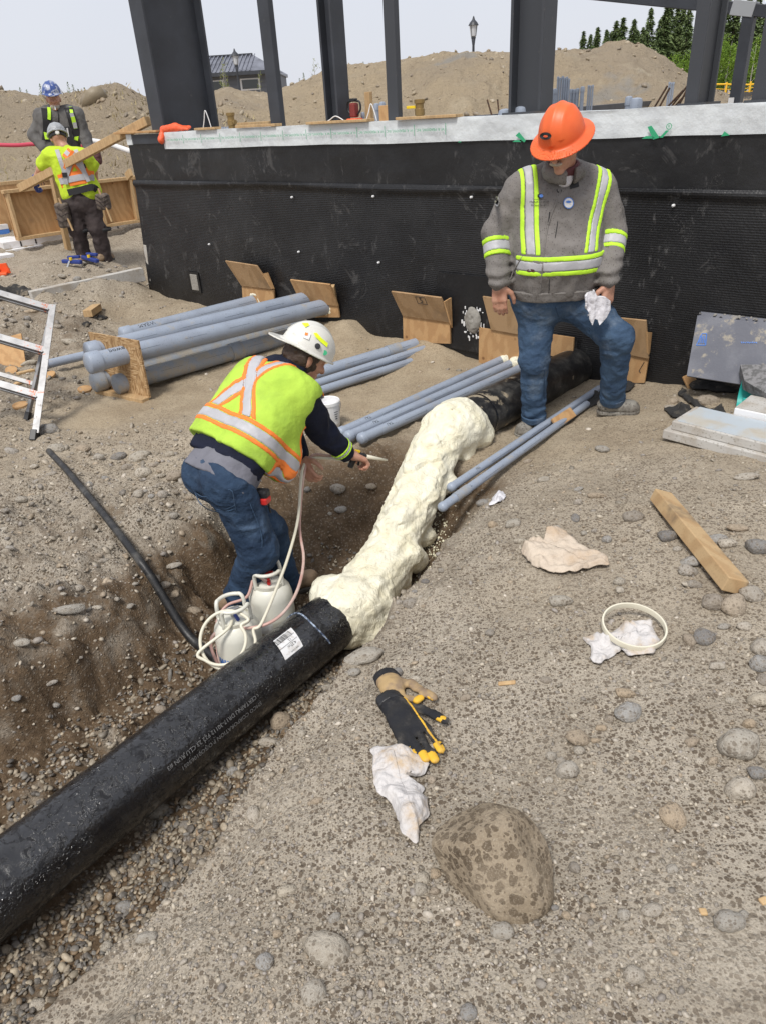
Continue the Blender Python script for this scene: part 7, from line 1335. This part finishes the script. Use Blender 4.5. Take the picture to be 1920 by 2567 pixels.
HF3 = hframe((-.35, .85, -.45)); b3 = [(nk, hd3, .06, .055), (w3(740, 960), hp3, .09, .09), (sl3, sr3, .06, .06), (sl3, el3, .052, .046), (el3, hl3, .045, .034), (sr3, er3, .052, .046), (er3, hr3, .045, .034), (hll, kl, .08, .055), (kl, al, .05, .04), (hrr, kr, .08, .055), (kr, ar, .05, .04), (hll, hp3, .08, .1)]
lo, hi = bb(b3, .2); obj('body', sdf(lambda P: np.minimum(smin(caps(P, b3, .03), headd(P, hd3, *HF3), .02), caps(P, hands3, .008)), lo, hi, .009), M['skin'], t3, smooth=True)
S3 = [(w3(650, 930), w3(780, 1290), .125, .14, .08), (w3(830, 940), w3(960, 1280), .125, .135, .08), (sl3, sr3, .095, .095, .05), (sl3, w3(480, 985, .05), .095, .088, .04), (sr3, w3(980, 1000, .05), .095, .085, .04), (w3(690, 830), w3(720, 880), .065, .085, .03)]
def sh3(P): d = caps(P, S3, .05); d = smax(d, w3(880, 1385)[2]-.03*0-P[..., 2]-.10*(P[..., 0]-hp3[0]), .02); return folds(P, d, .014, 7)
lo, hi = bb(S3, .05); so = obj('shirt', sdf(sh3, lo, hi, .010), M['hivis_tee'], t3, smooth=True)
def on3(pts, r, m, nm, wd=.05, par=so):
    out = []
    for x, y in pts:
        d = ray(*f5(x, y)); ts = np.linspace(8.2, 10.6, 500)/d[1]*1.; ts = np.linspace(8.2, 10.8, 600)/d[1]; P = (CAMP+d*ts[:, None]).astype(f32); dd = sh3(P); k = np.argmax(dd < 0) if (dd < 0).any() else np.argmin(dd); out.append(CAMP+d*ts[k]-nrm(d)*r)
    out = bez(out, 4); n = len(out); vs, fs = [], []
    for i in range(n):
        t = nrm(out[min(i+1, n-1)]-out[max(i-1, 0)]); s_ = nrm(np.cross(t, nrm(CAMP-out[i]))); vs += [out[i]-s_*wd/2, out[i]+s_*wd/2]
    for i in range(n-1): fs.append([2*i, 2*i+1, 2*i+3, 2*i+2])
    o = obj(nm, (np.array(vs), fs), M[m], par); sm = o.modifiers.new('solid', 'SOLIDIFY'); sm.thickness = .008; sm.offset = 0
for pts in ([(640, 1170), (780, 1140), (900, 1120), (1010, 1130)],):
    on3(pts, .010, 'orange_tape', 'orange_tape', .14); on3(pts, .018, 'silver_tape', 'silver_tape', .065)
for pts in ([(700, 850), (790, 930), (870, 1020), (930, 1120)], [(820, 870), (770, 950), (730, 1050), (700, 1140)]): on3(pts, .012, 'orange_tape', 'orange_tape', .11); on3(pts, .020, 'silver_tape', 'silver_tape', .05)
for pts in ([(610, 830), (650, 950), (690, 1080), (710, 1200)], [(810, 830), (860, 950), (910, 1080), (950, 1170)]): on3(pts, .024, 'silver_tape', 'harness_strap', .045)
on3([(690, 1075), (700, 1125)], .03, 'dark_tape', 'buckle', .055); on3([(885, 985), (900, 1030)], .03, 'dark_tape', 'buckle', .055); on3([(730, 1290), (860, 1260), (990, 1230), (1040, 1260)], .028, 'dark_tape', 'tool_belt', .07); on3([(825, 1245), (840, 1285)], .036, 'steel_bright', 'belt_buckle', .03)
P3 = [(hll, hrr, .135, .13, .06), (hp3-V3(0, 0, .02), (hll+hrr)/2, .15, .14, .06), (hll, kl, .115, .088), (kl, al, .09, .085), (hrr, kr, .115, .088), (kr, ar, .09, .085)]
lo, hi = bb(P3, .03); po = obj('trousers', sdf(lambda P: folds(P, caps(P, P3, .05), .016, 8), lo, hi, .010), M['brown_pants'], t3, smooth=True)
for p in (w3(870, 1700, -.12), w3(1090, 1690, -.12)): obj('knee_strap', lathe(p+V3(0, .09, 0), Z3, [(.08, -.02), (.087, 0), (.08, .02)], 16), M['dark_tape'], po)
for an in (al, ar): shoe(V3(an[0]-.02, an[1]-.08, .43), V3(an[0]+.02, an[1]+.2, .43), 0, 'boot', t3, .05, .1, an)
for pts, nm in (([(680, 1400), (690, 1660)], 'tool_pouch'), ([(1100, 1300), (1110, 1470)], 'tool_pouch')):
    a, b = w3(*pts[0], -.16), w3(*pts[1], -.16); tpq = thing('tool_pouch', 'brown leather tool pouch stuffed with tools on the worker\'s left hip' if pts[0][0] < 900 else 'dark tool pouch with a steel hook on the worker\'s right hip', 'tool pouch', b); obj('pouch', sdf(lambda P: folds(P, boxd(local(P, (a+b)/2, X3, Y3, Z3), (.075, .045, np.linalg.norm(a-b)/2), .03), .012, 12), (a+b)/2-.3, (a+b)/2+.3, .010), mat('tool_leather', (.075, .06, .048), .8, var=(20, (.14, .11, .09), .4, .6)), tpq, smooth=True)
    for k in range(3): z_ = a+(b-a)*(.2+.25*k); obj('pocket_rim', tubeg([z_+V3(-.075, -.035, .02), z_+V3(0, -.075, -.015), z_+V3(.075, -.035, .02)], .005, 6), M['brown_pants'], tpq)
    obj('hammer', tubeg([a+V3(-.03, -.02, .06), a+V3(.05, -.05, -.3)], .012, 6), M['lumber'], tpq)
obj('glove', sdf(lambda P: caps(P, hands3, .01)-.006, hl3-.2, hl3+.14, .008), M['blue_plastic'], t3, smooth=True)
hc3 = hd3+HF3[2]*.04; obj('hard_hat', sdf(lambda P: hatd(P, hc3, *HF3, full=False, visor=1., ridge=.003), hc3-.28, hc3+.28, .0075), M['hat_grey'], t3, smooth=True); obj('suspension_strap', sdf(lambda P: (lambda q: np.maximum(np.abs(ellp(q, (.108, .09, .12)))-.006, np.maximum(np.abs(q[..., 2]+.025)-.02, q[..., 0])))(local(P, hc3, *HF3)), hc3-.2, hc3+.2, .0075), M['black_plastic'], t3, smooth=True)
obj('ratchet_knob', lathe(hc3-HF3[0]*.112-HF3[2]*.025, -HF3[0], [(.0, .015), (.02, .014), (.024, 0)], 14), M['hat_white'], t3)
# ================================================= 4. man in blue hat behind the form
Y4 = 11.35; w4 = lambda x, y, dy=0.: aty(*f5(x, y), Y4+dy); t4 = thing('person', 'bearded man in blue hard hat and grey fleece standing behind the form', 'person', (-4.05, 11.35, .72))
s1_, s2_ = w4(440, 470), w4(830, 460); e1, g1 = w4(375, 680), w4(470, 850, -.12); e2, g2 = w4(905, 680), w4(960, 860, -.1); n4 = w4(605, 400); h4 = w4(575, 295, -.05); hp4 = w4(650, 850); HF4 = hframe((.28, -.9, -.12))
hd4 = hand(g1, (.2, -.2, -.9), (.8, .3, 0), (.3, -.8, 0), .6, 1.15)+hand(g2, (.05, -.2, -.9), (-.8, .3, 0), (-.3, -.8, 0), .6, 1.15)
b4 = [(n4, h4, .062, .058), (n4-V3(0, -.05, .12), hp4, .09, .09), (s1_, s2_, .065, .065), (s1_, e1, .055, .05), (e1, g1, .048, .036), (s2_, e2, .055, .05), (e2, g2, .048, .036), (hp4-V3(.1, 0, 0), V3(hp4[0]-.12, Y4, .80), .08, .05), (hp4+V3(.1, 0, 0), V3(hp4[0]+.12, Y4, .80), .08, .05)]
lo, hi = bb(b4, .2); obj('body', sdf(lambda P: np.minimum(smin(caps(P, b4, .03), headd(P, h4, *HF4, k=1.08), .02), caps(P, hd4, .008)), lo, hi, .009), M['skin'], t4, smooth=True)
F4 = [(w4(530, 480), w4(560, 800), .145, .145, .08), (w4(740, 480), w4(740, 800), .145, .145, .08), (s1_, s2_, .085, .085, .05), (n4-V3(.08, 0, .09), n4+V3(.08, 0, -.09), .11, .11, .06), (s1_, e1, .085, .080, .04), (e1, g1+V3(0, .02, .04), .086, .06, .03), (s2_, e2, .085, .080, .04), (e2, g2+V3(0, .02, .04), .086, .06, .03)]
lo, hi = bb(F4, .04); fl4 = lambda P: folds(P, caps(P, F4, .05), .014, 7); fo4 = obj('fleece', sdf(fl4, lo, hi, .010), M['fleece_far'], t4, smooth=True)
obj('neck_gaiter', sdf(lambda P: rough(P, cap(P, n4-V3(0, 0, .08), n4+V3(0, 0, -.01), .09, .08), .008, 20), n4-.2, n4+.2, .009), M['dark_tape'], t4, smooth=True)
def on4(pts, lift, m, nm, wd):
    out = []
    for x, y in pts:
        d = ray(*f5(x, y)); ts = np.linspace(10.2, 12.4, 500)/d[1]; P = (CAMP+d*ts[:, None]).astype(f32); dd = fl4(P); k = np.argmax(dd < 0) if (dd < 0).any() else np.argmin(dd); out.append(CAMP+d*ts[k]-nrm(d)*lift)
    out = bez(out, 4); n = len(out); vs = []
    for i in range(n): t = nrm(out[min(i+1, n-1)]-out[max(i-1, 0)]); s_ = nrm(np.cross(t, nrm(CAMP-out[i]))); vs += [out[i]-s_*wd/2, out[i]+s_*wd/2]
    o = obj(nm, (np.array(vs), [[2*i, 2*i+1, 2*i+3, 2*i+2] for i in range(n-1)]), M[m], fo4); sm = o.modifiers.new('solid', 'SOLIDIFY'); sm.thickness = .01; sm.offset = 0
for pts in ([(490, 390), (505, 500), (510, 620), (500, 740)], [(735, 380), (765, 480), (790, 580), (815, 700)]): on4(pts, .012, 'dark_tape', 'harness_strap', .11)
on4([(525, 380), (530, 440), (528, 510)], .02, 'lime_tape', 'lime_tape', .04); on4([(495, 560), (490, 640), (505, 720)], .02, 'lime_tape', 'lime_tape', .045)
on4([(755, 375), (770, 440)], .02, 'lime_tape', 'lime_tape', .04); on4([(780, 480), (800, 560), (822, 650), (815, 730)], .02, 'lime_tape', 'lime_tape', .05); on4([(765, 440), (795, 530), (810, 600)], .026, 'silver_tape', 'silver_tape', .05)
on4([(700, 590), (735, 700), (745, 770)], .022, 'dark_tape', 'lanyard', .10); on4([(720, 600), (735, 690)], .03, 'sticker_white', 'lanyard_print', .02); on4([(620, 400), (628, 480), (630, 560)], .01, 'dark_tape', 'zip', .012)
L4 = [(hp4-V3(.1, 0, 0), hp4+V3(.1, 0, 0), .14, .14, .05), (hp4-V3(.1, 0, .05), V3(hp4[0]-.12, Y4, .80), .12, .09), (hp4+V3(.1, 0, -.05), V3(hp4[0]+.12, Y4, .80), .12, .09)]
lo, hi = bb(L4, .03); obj('trousers', sdf(lambda P: folds(P, caps(P, L4, .05), .014, 8), lo, hi, .012), M['brown_pants'], t4, smooth=True)
for i in (-1, 1): shoe(V3(hp4[0]+.12*i, Y4+.06, .70), V3(hp4[0]+.14*i, Y4-.2, .70), 0, 'boot', t4, .05, .1, V3(hp4[0]+.12*i, Y4, .82))
hc4 = h4+HF4[2]*.07; ho = obj('hard_hat', sdf(lambda P: hatd(P, hc4, *HF4, cr=(.14, .122, .15), full=False, visor=1., ridge=.004), hc4-.3, hc4+.3, .0075), M['hat_blue'], t4, smooth=True)
obj('beard', sdf(lambda P: (lambda q: rough(P, np.maximum(ellp(q-f32([.035, 0, -.075]), (.068, .062, .062)), np.maximum(-q[..., 2]-.15, q[..., 2]+.055)), .008, 40))(local(P, h4, *HF4)), h4-.2, h4+.2, .008), M['grey_hair'], t4, smooth=True)
mth = h4+HF4[0]*.10-HF4[2]*.066; o = obj('cigarette', tubeg([mth, mth+HF4[0]*.06-HF4[2]*.04], .006, 6), M['trim_white'], None); tag(o, 'white cigarette in the bearded man\'s mouth', 'cigarette')
obj('glove', sdf(lambda P: caps(P, hd4, .01)-.006, g1-.2, g1+.14, .008), M['blue_plastic'], t4, smooth=True); obj('glove', sdf(lambda P: caps(P, hd4, .01)-.006, g2-.2, g2+.14, .008), M['blue_plastic'], t4, smooth=True)
pc = w4(1000, 880, -.05); o = thing('tool_pouch', 'maroon tool pouch hanging at the bearded man\'s side', 'tool pouch', pc-V3(0, 0, .13)); obj('pouch', sdf(lambda P: folds(P, boxd(local(P, pc, X3, Y3, Z3), (.09, .06, .13), .03), .012, 12), pc-.25, pc+.25, .011), mat('maroon_leather', (.09, .035, .035), .8), o, smooth=True)
# ------------------------------------------------------------------ stones, gravel
def ico(sub):
    bm = bmesh.new(); bmesh.ops.create_icosphere(bm, subdivisions=sub, radius=1.0); v = np.array([q.co[:] for q in bm.verts]); f = np.array([[q.index for q in p.verts] for p in bm.faces]); bm.free(); return v, f
def stone_shape(seed, sub, rough_a=.16, angular=.0):
    v, f = ico(sub); rg = np.random.default_rng(seed); sc = np.array([1, rg.uniform(.68, .92), rg.uniform(.5, .72)])
    n = fbm(v*1.15+seed*7.7, 2)[:, None]*rough_a*1.5+fbm(v*3.0+seed*3.1, 2)[:, None]*rough_a*.4; w_ = v*(1+n)
    for k in range(int(4+6*angular)):                      # a few worn flats
        d = nrm(rg.normal(size=3)); lim = rg.uniform(.72, .9); t = w_@d; w_ = w_-np.maximum(t-lim, 0)[:, None]*d*(.75 if angular else .5)
    return w_*sc, f
STM = []
for k in range(10):
    v, f = stone_shape(k+1, 3, .17, .5 if k % 2 else 0); me = bpy.data.meshes.new('stone'); me.from_pydata(v.tolist(), [], f.tolist()); me.materials.append(M['stone']); me.polygons.foreach_set('use_smooth', np.ones(len(me.polygons), bool)); me.update(); STM.append(me)
rs = random.Random(21)
def stones(lst, px, label, group, sink=.22):
    for it in lst:
        x, y, a, b = it[:4]; u, v = px(x, y); u2, _ = px(x+a, y); _, v2 = px(x, y+b)
        p = G(u, v); dist = np.linalg.norm(p-CAMP); ra = abs(u2-u)/F*dist; rb_ = abs(v2-v)/F*dist*1.15; o = bpy.data.objects.new('stone', rs.choice(STM)); COL.objects.link(o)
        el = math.asin((HC-p[2])/dist); h_ = min(rb_*.8, ra*.85); o.scale = (ra*.98, max(rb_, h_*.9)*.95, h_*1.25); o.rotation_euler = (rs.uniform(-.25, .25), rs.uniform(-.25, .25), rs.uniform(-.35, .35)+(math.pi if rs.random() < .5 else 0)); o.location = Vector(p+V3(0, 0, h_*.8*(.5-sink))); tag(o, label, 'stone', group)
stones([(760, 195, 50, 40), (1425, 200, 45, 50), (1510, 215, 50, 55), (1590, 165, 45, 40), (1340, 120, 35, 20), (1310, 60, 35, 35), (1020, 105, 25, 20), (1020, 140, 20, 22), (460, 325, 20, 20), (1380, 350, 40, 45), (1320, 360, 22, 35), (1440, 470, 35, 25), (1630, 395, 40, 45), (1620, 465, 45, 40), (1645, 530, 25, 35), (1040, 590, 42, 30), (1055, 675, 60, 45), (1620, 620, 45, 32),
        (840, 785, 48, 42), (845, 835, 25, 25), (915, 790, 22, 15), (725, 860, 25, 25), (795, 925, 50, 42), (715, 960, 18, 18), (765, 880, 20, 20), (355, 605, 28, 22), (700, 530, 25, 18), (1330, 800, 28, 25), (1525, 820, 75, 70), (1540, 1010, 60, 50), (1610, 935, 35, 40), (1250, 1120, 50, 62), (1245, 1345, 25, 22), (825, 1340, 22, 28), (1160, 1525, 42, 28), (1035, 1545, 28, 25), (510, 1615, 42, 35),
        (60, 500, 30, 25), (140, 525, 25, 18), (870, 1555, 22, 18), (790, 1545, 18, 18), (365, 1965, 30, 30), (1555, 1540, 18, 18), (955, 580, 18, 12), (210, 960, 18, 20), (1490, 1580, 60, 40), (1080, 1810, 40, 34), (1470, 300, 26, 20), (1560, 300, 30, 22), (1500, 620, 24, 18), (1580, 720, 26, 22), (1420, 880, 22, 18), (1365, 880, 18, 18), (975, 700, 22, 20), (940, 735, 26, 18), (1210, 290, 22, 16)], z6, 'rounded rain-spotted stone lying on the gravel mound', 'stones on the gravel mound', .08)
stones([(170, 1390, 28, 30), (160, 1435, 28, 28), (225, 1365, 22, 28), (245, 1240, 25, 25), (205, 1330, 14, 12), (225, 1440, 20, 18), (740, 1510, 15, 12)], z6, 'small stone lying against the big boulder', 'stones round the boulder')
z5b = lambda x, y: (x*.5804, 1400+y*.5804)
stones([(1580, 432, 82, 52)], z5b, 'large mottled cobble wedged under the foam where the main pipe ends', None); stones([(1420, 1700, 82, 65)], z5b, 'large pale cobble near the crest of the mound', None); stones([(1355, 1885, 45, 50)], z5b, 'dark round cobble beside the large pale one on the mound', None)
stones([(1145, 1745, 35, 42), (1200, 1625, 20, 22), (1500, 1440, 14, 16), (1445, 1555, 25, 20), (1240, 1440, 40, 30), (1370, 1050, 30, 20), (1560, 1885, 18, 18)], z5b, 'small stone set in the crest of the mound', 'stones in the mound crest')
stones([(1215, 715, 48, 48), (1165, 800, 48, 32), (1305, 760, 18, 20), (905, 900, 28, 22), (1005, 925, 25, 25), (960, 1045, 22, 25), (690, 1095, 45, 38), (1100, 1110, 30, 45), (545, 1510, 36, 26), (640, 1640, 45, 28), (580, 1360, 22, 26), (1410, 560, 28, 16), (1530, 495, 30, 22), (800, 1155, 22, 24), (165, 1930, 26, 22), (470, 1680, 24, 26)], z5b, 'damp stone among the gravel on the trench floor', 'stones on the trench floor')
stones([(1080, 1035, 55, 38), (915, 940, 40, 22), (830, 1035, 18, 30), (945, 740, 32, 22), (1225, 1120, 42, 40), (1330, 1325, 35, 18), (1315, 1270, 38, 22), (1335, 1230, 42, 35), (1620, 1170, 55, 50), (590, 1135, 28, 15), (470, 1065, 25, 20), (560, 1060, 38, 28), (840, 970, 20, 18), (750, 1080, 18, 18), (865, 1100, 16, 16), (965, 1130, 22, 20), (1020, 1310, 25, 20), (840, 910, 20, 14), (430, 970, 28, 22), (1525, 1080, 40, 26), (1480, 1150, 36, 30), (1570, 860, 50, 24), (1440, 1130, 40, 26), (790, 1110, 14, 12), (910, 1090, 14, 12), (1040, 1130, 14, 12), (620, 790, 18, 14), (690, 870, 28, 18), (1270, 1170, 22, 18)], z4, 'stone half sunk in the dusty upper slope of the mound', 'stones on the upper mound', .12)
stones([(885, 1285, 142, 92)], z3, 'big pale cobble among black felt below the grey board', None); stones([(720, 1495, 88, 60)], z3, 'round pale cobble in front of the twisted felt strip', None); stones([(430, 1290, 90, 50), (400, 1350, 72, 36)], z3, 'grey flattish cobble beside the curled felt scrap', 'cobbles beside the felt')
z7 = lambda x, y: (x*.3628, 1080+y*.3628)
stones([(965, 195, 88, 60)], z7, 'biggest rain-spotted cobble at the top of the left bank', None); stones([(335, 10, 75, 48)], z7, 'broad cobble beside the ladder foot', None); stones([(490, 1240, 95, 38)], z7, 'long pale flat cobble low on the left bank', None)
stones([(825, 190, 55, 50), (990, 305, 60, 45), (1215, 320, 70, 55), (1060, 245, 30, 30), (885, 260, 45, 40), (1175, 170, 35, 25), (1110, 315, 35, 20), (400, 130, 55, 40), (580, 130, 45, 35), (690, 190, 38, 26)], z7, 'cobble in the row along the top of the left bank', 'cobbles along the bank top')
stones([(85, 150, 45, 30), (730, 335, 40, 22), (1205, 590, 28, 28), (1205, 935, 58, 28), (1080, 1030, 32, 50), (1210, 1130, 35, 40), (165, 1470, 50, 38), (155, 480, 45, 30), (30, 700, 40, 30), (70, 815, 32, 25), (715, 900, 45, 22), (690, 865, 28, 18), (1130, 445, 35, 35), (960, 440, 32, 35), (620, 375, 25, 25), (360, 1745, 50, 18), (1110, 1925, 45, 32), (905, 1215, 28, 25), (1050, 455, 24, 20), (935, 1060, 25, 14), (1140, 1070, 40, 30), (550, 1090, 30, 28), (440, 1130, 24, 16), (810, 1165, 22, 22), (670, 1225, 35, 22), (240, 250, 28, 20), (370, 300, 28, 22), (260, 360, 40, 24), (1310, 470, 30, 25), (1210, 430, 28, 20), (40, 560, 28, 26), (35, 690, 34, 26), (1170, 840, 22, 16), (1010, 420, 18, 14)], z7, 'rain-spotted stone stuck in the left gravel bank', 'stones in the left bank')
stones([(1355, 1485, 25, 28), (310, 1470, 24, 14), (560, 1570, 16, 12), (390, 1900, 28, 24), (120, 1850, 30, 24), (1345, 1250, 55, 40)], z7, 'stone at the damp foot of the left bank', 'stones at the bank foot')
stones([(690, 425, 55, 38), (765, 400, 35, 28), (630, 455, 30, 22), (465, 470, 40, 22), (430, 520, 25, 15), (360, 505, 40, 22), (1150, 280, 45, 22), (1080, 310, 30, 18), (620, 370, 40, 26), (1030, 400, 28, 20), (1230, 280, 30, 18)], z5, 'pale stone on the gravelly upper level by the clamps', 'stones on the upper level'); stones([(870, 235, 62, 26)], z5, 'speckled cobble behind the blue clamps', None)
stones([(555, 865, 45, 20), (350, 715, 130, 25), (690, 1020, 70, 40), (300, 1225, 75, 30), (120, 810, 50, 30), (280, 790, 30, 25), (740, 650, 30, 16), (590, 720, 24, 14), (900, 610, 20, 12), (1200, 565, 26, 18)], z5, 'stone in the loose spoil behind the ladder', 'stones behind the ladder')
z6b = lambda x, y: (760+x*.3165, 960+y*.3165)
stones([(275, 848, 62, 50), (545, 830, 45, 42), (215, 1040, 22, 22), (300, 1010, 50, 35), (35, 850, 30, 30)], z6b, 'stone stuck in the damp face behind the foam', 'stones in the damp face'); stones([(850, 1760, 62, 58)], z6b, 'spotted dark cobble between the foam and the mound', None)
stones([(965, 1580, 36, 34), (760, 1740, 30, 35), (955, 1475, 20, 20), (880, 1655, 25, 20), (925, 1700, 22, 20), (950, 1770, 22, 18), (700, 1860, 25, 18), (1090, 1490, 28, 26), (740, 1900, 26, 16)], z6b, 'small damp stone between the foam and the mound', 'stones beside the foam')
# boulder
bc = G(1236, 2205); bax = nrm(V3(.88, -.47, 0)); bay = nrm(np.cross(Z3, bax)); bo3 = bc+V3(0, .02, .082)
def bould(P):
    q = local(P, bo3, bax, bay, Z3); d = ellp(q, (.155, .112, .112)); d = smin(d, ellp(q-f32([.03, -.04, -.04]), (.14, .095, .07)), .05)
    d = smax(d, q@nrm(V3(.25, -.75, .62)).astype(f32)-.084, .012); d = smax(d, q@nrm(V3(.75, .1, .6)).astype(f32)-.104, .016); d = smax(d, q@nrm(V3(-.6, .2, .75)).astype(f32)-.092, .02); d = smax(d, q@nrm(V3(-.35, -.9, .1)).astype(f32)-.098, .014); return rough(P, rough(P, d, .014, 9), .0035, 45)
o = obj('boulder', sdf(bould, bo3-.26, bo3+.26, .0065), M['boulder'], None, smooth=True); tag(o, 'big boulder blotched with rain on the gravel mound', 'boulder')
# loose gravel (uncountable): joined low-poly pebbles with a colour each
PAL = np.array([(.20, .165, .12), (.28, .24, .18), (.13, .115, .10), (.33, .28, .205), (.16, .15, .135), (.235, .165, .10), (.38, .32, .235), (.10, .09, .08)])
def gravel(name, label, X, Y, R, sub, pal, lift=.15, flat=.6, seed=0, mat_='gravel', zf=None, bright=1.):
    rg = np.random.default_rng(seed+50); base = [stone_shape(100+k, sub, .2, .8) for k in range(8)]; n = len(X); Z = gz(X, Y) if zf is None else zf
    nv = len(base[0][0]); V = np.empty((n, nv, 3), np.float32); sid = rg.integers(0, 8, n); an = rg.uniform(0, 6.283, n); tl = rg.normal(0, .35, (n, 2)); asp = rg.uniform(.75, 1.35, n)
    for k in range(8):
        m = sid == k; b = base[k][0][None]*np.stack([R[m]*asp[m], R[m]/asp[m]**.5, R[m]*flat*1.5], -1)[:, None, :]; c, s = np.cos(an[m])[:, None], np.sin(an[m])[:, None]
        b = b.copy(); b[..., 2] += b[..., 0]*tl[m, 0, None]+b[..., 1]*tl[m, 1, None]; V[m] = np.stack([b[..., 0]*c-b[..., 1]*s, b[..., 0]*s+b[..., 1]*c, b[..., 2]], -1)
    V += np.stack([X, Y, Z+R*lift], -1)[:, None, :]; Fc = (np.arange(n)[:, None, None]*nv+base[0][1][None]).reshape(-1, 3)
    o = obj(name, (V.reshape(-1, 3), Fc), M[mat_], None, smooth=True); cl_ = pal[rg.integers(0, len(pal), n)]*rg.uniform(.75, 1.25, (n, 1))*bright
    if mat_ == 'gravel': ca = o.data.color_attributes.new('tint', 'FLOAT_COLOR', 'POINT'); ca.data.foreach_set('color', np.concatenate([np.repeat(cl_, nv, 0), np.ones((n*nv, 1))], 1).astype(np.float32).ravel())
    tag(o, label, 'gravel', kind='stuff'); return o
gr = np.random.default_rng(31)
_t2 = PT[:2]/np.linalg.norm(PT[:2]); _s2 = np.array([_t2[1], -_t2[0]])
a_ = gr.uniform(-3.2, .55, 30000); c_g = gr.uniform(-.62, .72, 30000); gx, gy = PB[0]+a_*_t2[0]+c_g*_s2[0], PB[1]+a_*_t2[1]+c_g*_s2[1]
g0 = gz0(gx, gy); pr = sstep(-.30, -.41, g0)*np.where(c_g < -.1, .5, 1.)*np.where(a_ > .0, .35, 1.); pick = (gr.random(30000) < pr) & (np.abs(c_g) > .06); gx, gy = gx[pick][:10500], gy[pick][:10500]
gravel('trench_gravel', 'damp brown pebbles covering the trench floor beside the main pipe', gx, gy, gr.uniform(.006, .0125, len(gx))*(1+.6*(gr.random(len(gx)) < .10)), 2, PAL, .35, .62, 1)
def scatter(n, rmin, rmax, azr=36):
    r = np.exp(gr.uniform(math.log(rmin), math.log(rmax), n)); a = np.radians(gr.uniform(-azr, azr, n)); return r*np.sin(a), r*np.cos(a)
sx, sy = scatter(52000, .75, 10.); zn = zone(sx, sy); sidec = (sx-PB[0])*_s2[0]+(sy-PB[1])*_s2[1]; inw = ((np.stack([sx, sy], -1)-WP[:2])@WN[:2]) > .05
keep = (gr.random(len(sx)) < np.clip(zn[:, 2]*1.0-.12, .02, 1)*np.where(zn[:, 0] > .5, .55, 1.)) & inw; sx, sy, sidec, zn = sx[keep], sy[keep], sidec[keep], zn[keep]; rr_ = np.hypot(sx, sy)
left = sidec < -.25; rad = np.exp(gr.normal(math.log(.0052), .42, len(sx)))*np.where(left, 1.35, .9)*np.clip(.62+.19*rr_, .75, 1.9); rad = np.clip(rad, .002, .03)
PALD = np.array([(.38, .33, .26), (.32, .275, .21), (.44, .39, .31), (.26, .23, .185), (.36, .29, .21), (.24, .215, .185), (.48, .43, .36), (.30, .27, .24)])
for m_, nm, lb in ((left, 'bank_pebbles', 'loose dry pebbles strewn over the left bank'), (~left, 'mound_pebbles', 'fine dry pebbles strewn over the gravel mound')): gravel(nm, lb, sx[m_][:16000], sy[m_][:16000], rad[m_][:16000], 1 if nm == 'x' else 0 if False else 1, PALD, .12, .6, 3 if m_ is left else 4) if False else gravel(nm, lb, sx[m_][:16000], sy[m_][:16000], rad[m_][:16000], 1, PALD, .12, .6, 3)
# clods on the far mounds
for nm, cnt in (('dirt_mound', 1500), ('dirt_mound.001', 700)):
    bo = bpy.data.objects[nm]; vs = np.array([v.co[:] for v in bo.data.vertices])+np.array(bo.location); pk_ = gr.integers(0, len(vs), cnt); P_c = vs[pk_]
    gravel('soil_clods', 'clods and stones on the face of the %s dirt mound' % ('bare' if nm == 'dirt_mound' else 'grassy'), P_c[:, 0], P_c[:, 1], np.exp(gr.normal(math.log(.032), .5, cnt)), 1, np.array([(.34, .28, .19), (.28, .22, .15), (.38, .32, .23), (.24, .2, .15)]), .2, .7, 7, zf=P_c[:, 2])
